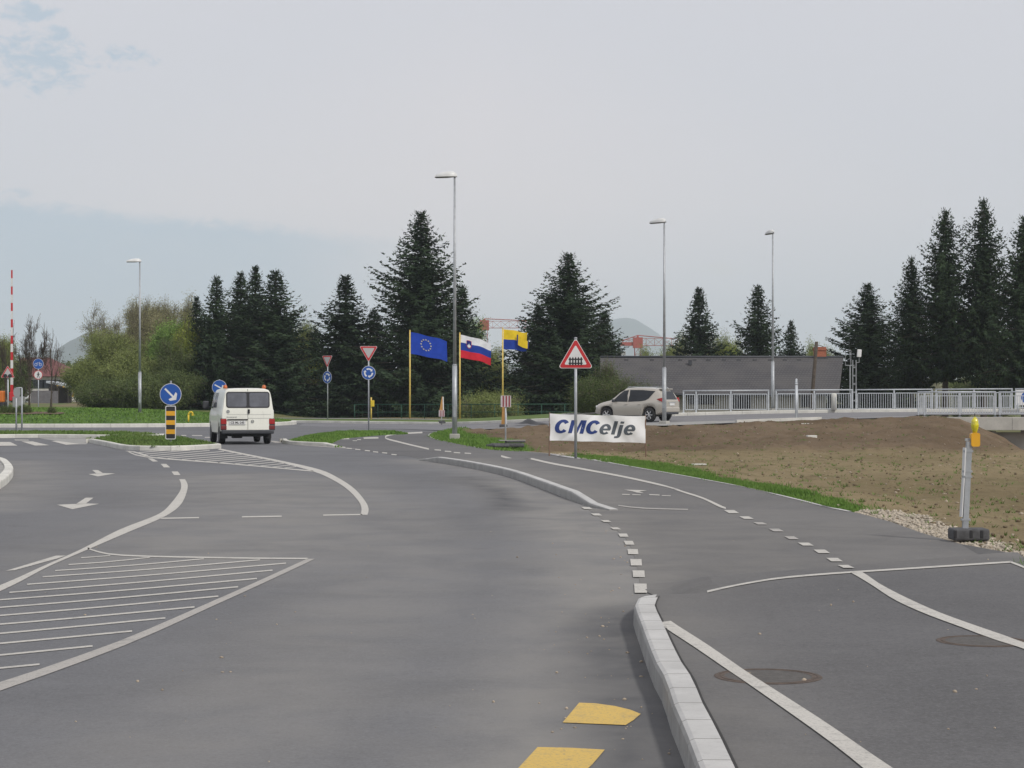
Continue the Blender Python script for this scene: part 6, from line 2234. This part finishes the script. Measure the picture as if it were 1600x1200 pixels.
# ---- loose stones: gravel at the path edge, stones in the soil (nobody could count them)
def stones(name, n, sampler, s0, s1, m_, seed, zf=None):
    zf = zf or FZ
    rs = np.random.RandomState(seed)
    ico = np.array([(0, 0, -1), (.72, -.53, -.45), (-.28, -.85, -.45), (-.89, 0, -.45), (-.28, .85, -.45), (.72, .53, -.45), (.28, -.85, .45), (-.72, -.53, .45), (-.72, .53, .45), (.28, .85, .45), (.89, 0, .45), (0, 0, 1)])
    fc = np.array([(0, 1, 2), (1, 0, 5), (0, 2, 3), (0, 3, 4), (0, 4, 5), (1, 5, 10), (2, 1, 6), (3, 2, 7), (4, 3, 8), (5, 4, 9), (1, 10, 6), (2, 6, 7), (3, 7, 8), (4, 8, 9), (5, 9, 10), (6, 10, 11), (7, 6, 11), (8, 7, 11), (9, 8, 11), (10, 9, 11)])
    V = []; Fc = []
    for i in range(n):
        x_, y_ = sampler(rs)
        s_ = s0 + (s1 - s0) * rs.rand() ** 3
        sc = s_ * rs.uniform(.6, 1.3, 3); sc[2] *= .7
        a = rs.uniform(0, 6.28); R = np.array([[math.cos(a), -math.sin(a), 0], [math.sin(a), math.cos(a), 0], [0, 0, 1]])
        p = (ico * (1 + rs.normal(0, .12, (12, 1))) * sc) @ R.T + np.array([x_, y_, float(zf(x_, y_)) + sc[2] * .35])
        V.append(p); Fc.append(fc + 12 * i)
    return struct(np_mesh(name, np.concatenate(V), np.concatenate(Fc), m_), 'stuff')


def in_gravel(rs):
    gp_ = np.array(GRAVEL); lo, hi = gp_.min(0), gp_.max(0)
    while True:
        x_, y_ = rs.uniform(lo[0], hi[0]), rs.uniform(lo[1], hi[1])
        if inpoly(np.array([x_]), np.array([y_]), GRAVEL)[0] and x_ > float(XE(y_)) + .03: return x_, y_


def in_field(rs):
    while True:
        y_ = 20 + 68 * rs.rand() ** 1.4; x_ = rs.uniform(-3, .285 * y_)
        if x_ > float(XE(y_)) + .15 and y_ < float(YN(x_)) - .5: return x_, y_


def by_edge(rs):
    y_ = rs.uniform(44, 56); return float(XE(y_)) + abs(rs.normal(.15, .25)), y_


M_STONE = mat('pale_gravel', (.40, .35, .28), .95, var=.3, vscale=9)
M_STONE2 = mat('field_stones', (.36, .30, .23), .95, var=.35, vscale=2)
M_CLOD = mat('soil_clods', (.155, .118, .072), 1.0, var=.3, vscale=3)
def weeds(n, seed):
    rs = np.random.RandomState(seed); V = []
    for i in range(n):
        x_, y_ = in_field(rs); z_ = float(FZ(x_, y_))
        for k in range(rs.randint(3, 9)):
            a = rs.uniform(0, 6.28); h_ = rs.uniform(.02, .07); r_ = rs.uniform(0, .06)
            b_ = (x_ + r_ * math.cos(a), y_ + r_ * math.sin(a), z_)
            V += [(b_[0] - .008, b_[1], z_), (b_[0] + .008, b_[1], z_), (b_[0] + .04 * math.cos(a), b_[1] + .04 * math.sin(a), z_ + h_)]
    return struct(np_mesh('weeds', V, np.arange(len(V)).reshape(-1, 3), M_TURFB), 'stuff')


weeds(1500, 9)
stones('gravel', 5200, in_gravel, .008, .032, M_STONE, 1)
def on_road(rs):
    y_ = 8 + 16 * rs.rand(); 
    x_ = rs.uniform(-.25, .3) * y_ if rs.rand() < .5 else float(np.interp(y_, LEFT_Y if y_ > 16.5 else [p[1] for p in KERB1], LEFT_X if y_ > 16.5 else [p[0] for p in KERB1])) - abs(rs.normal(.15, .35)) - (.17 if y_ < 16.5 else 0)
    return x_, y_


def road_z(a, b):
    h = PBVH.ray_cast(Vector((a, b, 2)), Vector((0, 0, -1)))
    return h[0].z if h[0] else 0.0


stones('grit', 260, on_road, .004, .013, M_STONE2, 12, road_z)
stones('gravel', 500, by_edge, .015, .05, M_STONE, 4)
stones('loose stones', 900, in_field, .008, .038, M_STONE2, 2)
stones('soil clods', 3800, in_field, .008, .040, M_CLOD, 3)


# ------------------------------------------------------------------ vehicles
def text_mesh(s, size, extra=0.0):
    cu = bpy.data.curves.new('text', 'FONT'); cu.body = s; cu.size = size; cu.offset = extra; cu.align_x = 'CENTER'; cu.align_y = 'CENTER'
    ob = bpy.data.objects.new('text', cu); COL.objects.link(ob)
    bpy.context.view_layer.update()
    me = bpy.data.meshes.new_from_object(ob)
    vs = [tuple(v.co) for v in me.vertices]; fs = [tuple(p.vertices) for p in me.polygons]
    bpy.data.objects.remove(ob); bpy.data.curves.remove(cu); bpy.data.meshes.remove(me)
    return vs, fs


class Body:
    """lofted vehicle body: every quantity is a curve over y (forward)"""
    def __init__(s, ys, w, zb, belt, top, wtop, rear, crown=.03, n=56):
        s.q = dict(w=w, zb=zb, belt=belt, top=top, wtop=wtop); s.rear = rear; s.crown = crown
        s.y0, s.y1 = ys
        s.ys = sorted(set(list(np.linspace(ys[0], ys[1], n)) + [p[0] for p in zb] + [p[0] for p in top]))

    def v(s, k, y):
        a = s.q[k]; return float(np.interp(y, [p[0] for p in a], [p[1] for p in a]))

    def prof(s, y):
        w, zb, be, tp, wt = (s.v(k, y) for k in ('w', 'zb', 'belt', 'top', 'wtop'))
        be = max(be, zb + .12)
        h = tp - be
        return [(0, zb), (w - .12, zb), (w - .03, zb + .05), (w - .004, zb + (be - zb) * .35), (w, zb + (be - zb) * .7), (w - .012, be - .02), (w - .035, be + .03 * min(1, h)),
                (wt + (w - wt) * .48, be + h * .5), (wt + .02, be + h * .82), (wt - .035, tp - .045 * min(1, h * 3)), (wt - .14, tp - .008), (wt * .5, tp + s.crown * .7), (0, tp + s.crown)]

    def sidex(s, y, z):
        p = s.prof(y)[2:10]
        return float(np.interp(z, [a[1] for a in p], [a[0] for a in p]))

    def pt(s, x, y, z):
        f = max(0.0, 1 - (y - s.y0) / .55)
        return (x, y + s.rear(z) * f, z)

    def mesh(s):
        mb = MB(); K = 13; vs = []
        for y in s.ys:
            p = s.prof(y)
            for x, z in p: vs.append(s.pt(x, y, z))
            for x, z in p[1:-1][::-1]: vs.append(s.pt(-x, y, z))
        M = 2 * K - 2; fs = []
        for i in range(len(s.ys) - 1):
            for k in range(M):
                fs.append((i * M + k, i * M + (k + 1) % M, (i + 1) * M + (k + 1) % M, (i + 1) * M + k))
        for base, rev in ((0, False), ((len(s.ys) - 1) * M, True)):
            for k in range(0, K - 1):
                a, b = base + k, base + k + 1
                c, d = base + (M - k - 1) % M if k + 1 < K - 1 else base + k + 1, base + (M - k) % M
                q = [a, b, c, d]
                q2 = []
                for j in q:
                    if j not in q2: q2.append(j)
                if len(q2) >= 3: fs.append(tuple(q2[::-1]) if rev else tuple(q2))
        mb.add(vs, fs)
        return mb

    def side_patch(s, poly, sx_, name, m_, parent, off=.012, step=.07):
        ys = [p[0] for p in poly]; zs = [p[1] for p in poly]
        ex = [(a, b) for a in np.arange(min(ys), max(ys), step) for b in np.arange(min(zs), max(zs), step * .6)]
        ex = [p for p in ex if inpoly(np.array([p[0]]), np.array([p[1]]), poly)[0] and dist_line(np.array([p[0]]), np.array([p[1]]), list(poly) + [poly[0]])[0] > .02]
        v, f = cdt(poly, ex)
        mb = MB(); mb.add([s.pt(sx_ * (s.sidex(a, b) + off), a, b) for a, b in v], f)
        return mb.build(name, m_, parent, True)

    def rear_patch(s, poly, name, m_, parent, off=.008, step=.1):
        xs_ = [p[0] for p in poly]; zs = [p[1] for p in poly]
        ex = [(a, b) for a in np.arange(min(xs_), max(xs_), step) for b in np.arange(min(zs), max(zs), step)]
        ex = [p for p in ex if inpoly(np.array([p[0]]), np.array([p[1]]), poly)[0] and dist_line(np.array([p[0]]), np.array([p[1]]), list(poly) + [poly[0]])[0] > .02]
        v, f = cdt(poly, ex)
        mb = MB(); mb.add([(a, s.y0 + s.rear(b) - off, b) for a, b in v], f)
        return mb.build(name, m_, parent)


def wheel(parent, x, y, r, w, spokes=6, rim=None, steer=0.0):
    sg = 1 if x > 0 else -1
    C, S_ = math.cos(steer), math.sin(steer)

    def place(mb):
        mb.v = [(x + (vx * C - vy * S_), y + (vx * S_ + vy * C), vz + r) for vx, vy, vz in mb.v]
        return mb
    mb = MB(); mb.lathe([(r * .62, -w / 2), (r * .90, -w / 2), (r * .985, -w / 2 + .03), (r, -w * .2), (r, w * .2), (r * .985, w / 2 - .03), (r * .90, w / 2), (r * .62, w / 2)], 28, 'X', cap=False)
    t = place(mb).build('wheel', M_TYRE, parent, True)
    mb = MB(); o = sg * w / 2
    mb.lathe([(r * .66, o - sg * .005), (r * .60, o - sg * .02), (r * .56, o - sg * .06)], 28, 'X', cap=False)
    n = spokes
    for k in range(n):
        a = 2 * math.pi * k / n
        for d in (-.09, .09):
            p0 = (o - sg * .03, r * .12 * math.cos(a), r * .12 * math.sin(a)); p1 = (o - sg * .02, r * .60 * math.cos(a + d), r * .60 * math.sin(a + d))
            mb.tube(p0, p1, r * .055, r * .045, 5)
    mb.lathe([(.001, o - sg * .015), (r * .15, o - sg * .015), (r * .16, o - sg * .05)], 14, 'X', cap=False)
    place(mb).build('rim', rim or M_ALLOY, t)
    mb = MB(); mb.lathe([(.001, o - sg * .075), (r * .60, o - sg * .075)], 24, 'X'); mb.f = [f for f in mb.f if len(f) < 10]; mb.m = mb.m[:len(mb.f)]
    place(mb).build('brake_disc', M_CHARC, t)


def arch(c, r, zlow, ztop):
    out = []
    for a in np.linspace(-90, 90, 9):
        y = c + r * math.sin(math.radians(a)); z = zlow + (ztop - zlow) * math.cos(math.radians(a)) ** .7
        out.append((y, z))
    return out


# ---- white van, seen from behind
M_VAN = mat('van_cream_white', (.80, .80, .72), .35, var=.03, vscale=1.2, coat=.4, dirt=.12)
M_LAMPR = mat('tail_lamp_red', (.34, .02, .02), .25, var=.1); M_LAMPD = mat('tail_lamp_dark', (.16, .02, .02), .3, var=.1)
M_ORNG = mat('beacon_orange', (.50, .12, .03), .3, var=.1)
D = 66.3
X = at(360.5, D)
t = thing('van', (X, D + 2.3, 0), 'cream white van seen from behind, entering the roundabout', 'van', math.radians(14.5))
zb = [(-2.36, .42), (-1.80, .42)] + arch(-1.35, .40, .40, .72) + [(-.9, .34), (1.1, .34)] + arch(1.57, .40, .36, .72) + [(2.1, .36), (2.45, .40)]
B = Body((-2.36, 2.42), w=[(-2.36, .88), (-2.31, .91), (-2.1, .92), (1.8, .92), (2.2, .86), (2.42, .72)], zb=zb,
         belt=[(-2.36, 1.20), (1.4, 1.20), (2.1, .98), (2.42, .62)], top=[(-2.36, 1.90), (-2.30, 1.925), (-2.0, 1.94), (1.0, 1.94), (1.25, 1.90), (1.95, 1.16), (2.25, 1.00), (2.42, .74)],
         wtop=[(-2.36, .74), (-2.28, .765), (1.2, .765), (1.95, .78), (2.42, .62)], rear=lambda z: .10 * max(0, z - 1.15) ** 1.0 + .02 * max(0, z - 1.8) * 4, crown=.015)
body = B.mesh().build('body', M_VAN, t, True); body.data.set_sharp_from_angle(angle=math.radians(38))
B.rear_patch(rrect(.005, 1.545, 1.50, .56, .09, 5), 'window_seal', M_SEAL, t, .008)
B.rear_patch(rrect(-.375, 1.545, .66, .48, .06), 'rear_window', M_GLASSV, t, .013)
B.rear_patch(rrect(.385, 1.545, .66, .48, .06), 'rear_window', M_GLASSV, t, .013)
B.rear_patch([(-.006, .52), (.006, .52), (.006, 1.25), (-.006, 1.25)], 'door_gap', M_SEAL, body)
B.rear_patch([(-.006, 1.84), (.006, 1.84), (.006, 1.92), (-.006, 1.92)], 'door_gap', M_SEAL, body)
B.rear_patch([(-.72, 1.035), (.80, 1.035), (.80, 1.042), (-.72, 1.042)], 'crease', M_SBACK, body)
B.rear_patch([(.0, .905), (.78, .905), (.78, .913), (.0, .913)], 'crease', M_SBACK, body)
for sx_ in (-1, 1):
    for a, b, m_, nm in ((.70, .89, M_LAMPR, 'tail_light'), (.52, .66, M_LAMPD, 'tail_light')):
        mb = MB(); mb.box((sx_ * .83, -2.335, (a + b) / 2), (.20, .09, b - a), bev=.02); lt = mb.build(nm, m_, t)
    mb = MB(); mb.box((sx_ * .835, -2.325, .70), (.21, .08, .42), bev=.02); mb.build('lamp_frame', M_CHARC, t)
mb = MB(); mb.box((0, -2.36, .44), (1.80, .16, .14), bev=.04); bmp = mb.build('bumper', M_CHARC, t)
mb = MB(); mb.box((-.36, -2.385, .755), (.56, .015, .125), bev=.005); pl = mb.build('number_plate', M_SWHITE, t)
vs, fs = text_mesh('CE ML·245', .105, .002)
MB().add([(a - .36, -2.396, b + .755) for a, b, c in vs], fs).build('plate_text', M_SBLACK, pl)
mb = MB(); mb.box((-.36, -2.385, .865), (.70, .035, .035), bev=.01); mb.build('plate_strip', M_SEAL, t)
vs, fs = text_mesh('TRANSPORTER', .055, .001)
MB().add([(a - .56, -2.372, b + .945) for a, b, c in vs], fs).build('lettering', M_SBACK, body)
mb = MB(); mb.box((.03, -2.385, 1.145), (.07, .05, .15), bev=.02); mb.build('handle', M_SEAL, t)
mb = MB(); mb.lathe([(.001, -2.378), (.055, -2.378), (.06, -2.36)], 16, 'Y', c=(-.68, 0, 1.145)); mb.build('filler_cap', M_SBACK, t)
mb = MB(); mb.ring(circ(.16, .80, .055, 20), circ(.16, .80, .045, 20), -2.378, -2.36)
mb.flat([(.125, .835), (.135, .835), (.16, .79), (.185, .835), (.195, .835), (.165, .77), (.155, .77)], -2.372); mb.flat([(.118, .815), (.128, .815), (.145, .77), (.16, .80), (.175, .77), (.192, .815), (.202, .815), (.178, .752), (.16, .785), (.142, .752)], -2.371)
mb.build('emblem', M_SBACK, t)
for sx_ in (-1, 1):
    wheel(t, sx_ * .79, -1.35, .325, .205, 5, M_SBACK); wheel(t, sx_ * .79, 1.57, .325, .205, 5, M_SBACK)
    mb = MB(); mb.box((sx_ * .76, -1.80, .33), (.24, .02, .26)); mb.build('mud_flap', M_TYRE, t)
    B.side_patch([(1.72, 1.22), (1.50, 1.50), (1.22, 1.80), (.75, 1.82), (.72, 1.24)], sx_, 'side_window', M_GLASSV, t)
    B.side_patch([(.55, 1.27), (.55, 1.80), (-.45, 1.80), (-.45, 1.27)], sx_, 'side_window', M_GLASSV, t)
    B.side_patch([(.645, .45), (.66, .45), (.66, 1.25), (.645, 1.25)], sx_, 'door_gap', M_SEAL, body, .003)
    B.side_patch([(-.72, .45), (-.705, .45), (-.705, 1.82), (-.72, 1.82)], sx_, 'door_gap', M_SEAL, body, .003)
    mb = MB(); mb.box((sx_ * 1.08, 1.45, 1.36), (.22, .10, .28), bev=.04); mb.tube((sx_ * .90, 1.45, 1.28), (sx_ * 1.0, 1.45, 1.30), .03, .03, 6); mb.build('mirror', M_CHARC, t)
    mb = MB(); mb.lathe([(.07, 0), (.075, .03), (.065, .10), (.03, .13), (.001, .135)], 12, c=(sx_ * .70, -1.6 if sx_ < 0 else -1.2, 1.935)); mb.build('roof_beacon', M_ORNG, t, True)
mb = MB(); mb.box((0, -1.0, .36), (1.2, 2.2, .16)); mb.box((.0, -2.0, .34), (1.0, .5, .14)); mb.tube((.05, -2.46, .40), (.05, -2.1, .33), .03, .03, 6); mb.box((-.35, -2.1, .27), (.35, .3, .10), bev=.03); mb.build('underbody', M_TYRE, t)
zfr = [(a, B.v('top', a)) for a in (1.28, 1.5, 1.7, 1.92)]
mb = MB(); vs = []
for y, z in zfr:
    for x in np.linspace(-.66, .66, 7): vs.append((x, y, z + .02 + .012 * (1 - (x / .7) ** 2)))
mb.add(vs, [(j * 7 + i, j * 7 + i + 1, (j + 1) * 7 + i + 1, (j + 1) * 7 + i) for j in range(3) for i in range(6)]); mb.build('windscreen', M_GLASSD, t, True)

# ---- silver-beige off-road estate car on the street
M_SUV = mat('car_champagne_silver', (.50, .465, .405), .30, metal=.35, var=.03, vscale=1.0, coat=.5)


def suv(loc, rz, label, paint, group=None):
    t = thing('car', loc, label, 'car', rz, group)
    zb = [(-2.12, .46), (-1.72, .36)] + arch(-1.25, .41, .34, .745) + [(-.8, .27), (.9, .27)] + arch(1.35, .41, .32, .745) + [(1.82, .34), (2.2, .40)]
    B = Body((-2.12, 2.2), w=[(-2.12, .80), (-2.04, .86), (-1.8, .90), (1.5, .90), (1.9, .84), (2.1, .72), (2.2, .60)], zb=zb,
             belt=[(-2.12, 1.02), (-1.6, 1.02), (0, .96), (1.0, .93), (1.5, .86), (2.0, .76), (2.2, .60)],
             top=[(-2.12, 1.50), (-2.0, 1.53), (-1.7, 1.59), (-1.0, 1.65), (-.2, 1.665), (.35, 1.63), (.70, 1.45), (1.18, 1.07), (1.6, .99), (2.0, .88), (2.13, .78), (2.2, .70)],
             wtop=[(-2.12, .58), (-1.9, .62), (0, .64), (.5, .62), (1.18, .70), (1.8, .70), (2.2, .50)], rear=lambda z: .62 * max(0, z - 1.04) + .12 * max(0, .62 - z), crown=.03)
    body = B.mesh().build('body', paint, t, True); body.data.set_sharp_from_angle(angle=math.radians(38))
    B.rear_patch([(-.60, 1.10), (.60, 1.10), (.52, 1.50), (-.52, 1.50)], 'rear_window', M_GLASSD, t, .012)
    for sx_ in (-1, 1):
        B.side_patch([(1.02, .985), (.92, 1.09), (.62, 1.36), (.38, 1.52), (.10, 1.555), (.06, .985)], sx_, 'side_window', M_GLASSD, t)
        B.side_patch([(.02, .985), (.02, 1.56), (-.75, 1.555), (-1.50, 1.50), (-1.36, 1.32), (-1.20, 1.14), (-1.02, 1.055), (-.7, 1.01)], sx_, 'side_window', M_GLASSD, t)
        B.side_patch([(.045, .34), (.055, .34), (.055, .97), (.045, .97)], sx_, 'door_gap', M_SEAL, body, .003)
        B.side_patch([(-.80, .55), (-.79, .55), (-.79, 1.0), (-.80, 1.0)], sx_, 'door_gap', M_SEAL, body, .003)
        B.side_patch([(.96, .40), (.97, .40), (.97, .90), (.96, .90)], sx_, 'door_gap', M_SEAL, body, .003)
        for y_ in (.14, -.66):
            mb = MB(); mb.box((sx_ * (B.sidex(y_, .86) + .015), y_, .86), (.03, .17, .03), bev=.01); mb.build('door_handle', paint, body)
        mb = MB(); mb.box((sx_ * .90, .06, .29), (.05, 1.62, .07), bev=.02); mb.build('sill', M_CHARC, t)
        mb = MB(); mb.box((sx_ * .985, .86, 1.03), (.19, .12, .15), bev=.045); mb.build('mirror', M_CHARC, t)
        # tail lamp wraps round the corner
        mb = MB()
        vs = []
        pf = [(.60, -2.02), (.70, -2.125), (.80, -2.13), (.875, -2.03), (.885, -1.86), (.875, -1.72)]
        for i, (x, y) in enumerate(pf):
            u = i / (len(pf) - 1)
            zt = 1.19 + .03 * math.sin(u * 3.1) - .08 * u; zo = .95 + .13 * abs(u - .45) * 2
            f = 1.02
            vs += [(sx_ * x * f, y - .01 + .35 * max(0, zt - 1.06), zt), (sx_ * x * f, y - .01, zo)]
        mb.add(vs, [(2 * i, 2 * i + 1, 2 * i + 3, 2 * i + 2) for i in range(len(pf) - 1)]); mb.build('tail_light', M_LAMPR, t, True)
        wheel(t, sx_ * .795, -1.25, .355, .22, 6); wheel(t, sx_ * .795, 1.35, .355, .22, 6, steer=.12)
        mb = MB(); mb.tube((sx_ * .60, -1.5, 1.69), (sx_ * .60, .1, 1.705), .018, .018, 6); mb.tube((sx_ * .60, -1.5, 1.69), (sx_ * .60, -1.58, 1.63), .018, .018, 6); mb.tube((sx_ * .60, .1, 1.705), (sx_ * .60, .2, 1.65), .018, .018, 6); mb.build('roof_rail', M_RAIL, t)
        mb = MB(); mb.box((sx_ * .64, 2.06, .74), (.26, .16, .12), rz=-sx_ * .5, bev=.04); mb.build('headlight', M_SWHITE, t)
    mb = MB(); mb.box((0, -2.12, .60), (1.56, .12, .26), bev=.055); bp = mb.build('bumper', paint, t)
    mb = MB(); mb.box((0, -2.12, .44), (1.30, .12, .12), bev=.03); mb.build('bumper_skirt', M_CHARC, bp)
    mb = MB(); mb.box((-.0, -2.135, .86), (.52, .02, .115), bev=.005); mb.build('number_plate', M_SWHITE, t)
    mb = MB(); mb.box((0, -2.135, .95), (.74, .03, .03), bev=.01); mb.build('hatch_trim', M_RAIL, t)
    mb = MB(); mb.box((0, -1.76, 1.60), (1.10, .24, .04), bev=.015); mb.build('roof_spoiler', paint, t)
    mb = MB(); vs = []
    for y in (.42, .6, .8, 1.0, 1.14):
        for x in np.linspace(-.58, .58, 7): vs.append((x, y, B.v('top', y) + .012 + .03 * (1 - (x / .6) ** 2)))
    mb.add(vs, [(j * 7 + i, j * 7 + i + 1, (j + 1) * 7 + i + 1, (j + 1) * 7 + i) for j in range(4) for i in range(6)]); mb.build('windscreen', M_GLASSD, t, True)
    mb = MB(); mb.box((0, .05, .36), (1.3, 3.6, .18)); mb.build('underbody', M_TYRE, t)
    mb = MB(); mb.box((0, 2.17, .62), (.8, .04, .14), bev=.01); mb.build('grille', M_CHARC, t)
    return t


D = 94.6
X = at(995, D)
main_car = suv((X, D, float(ZR(X, D)) + .01), math.radians(56), 'champagne silver off-road car standing at the roadside above the banner, facing left', M_SUV, 'cars')
main_car.scale = (.93, .93, 1.01)
D = 240.0
suv((at(36, D), D, float(T(at(36, D), D)) - .35), math.radians(70), 'small white car far behind the two-post sign at the left', mat('car_white', (.6, .6, .6), .35, coat=.4), 'cars')

# ------------------------------------------------------------------ haze in the air
hz = bpy.data.materials.new('haze_air'); hz.use_nodes = True
nt = hz.node_tree; nt.nodes.clear()
pv_ = N(nt, 'ShaderNodeVolumePrincipled'); pv_.inputs['Color'].default_value = (.82, .91, 1.0, 1); pv_.inputs['Density'].default_value = 1.7e-4
pv_.inputs['Anisotropy'].default_value = 0.0
ou = N(nt, 'ShaderNodeOutputMaterial'); nt.links.new(pv_.outputs[0], ou.inputs['Volume'])
SC.cycles.volume_bounces = 2
mb = MB(); mb.box((0, 4600, 185), (9000, 9800, 380)); hb = mb.build('haze', hz); struct(hb, 'stuff')
bad = [(o.name, o['label']) for o in SC.objects if o.get('label') and len(o['label'].split()) > 16]
for n_, l_ in bad: print('LONG', n_, '|', l_)
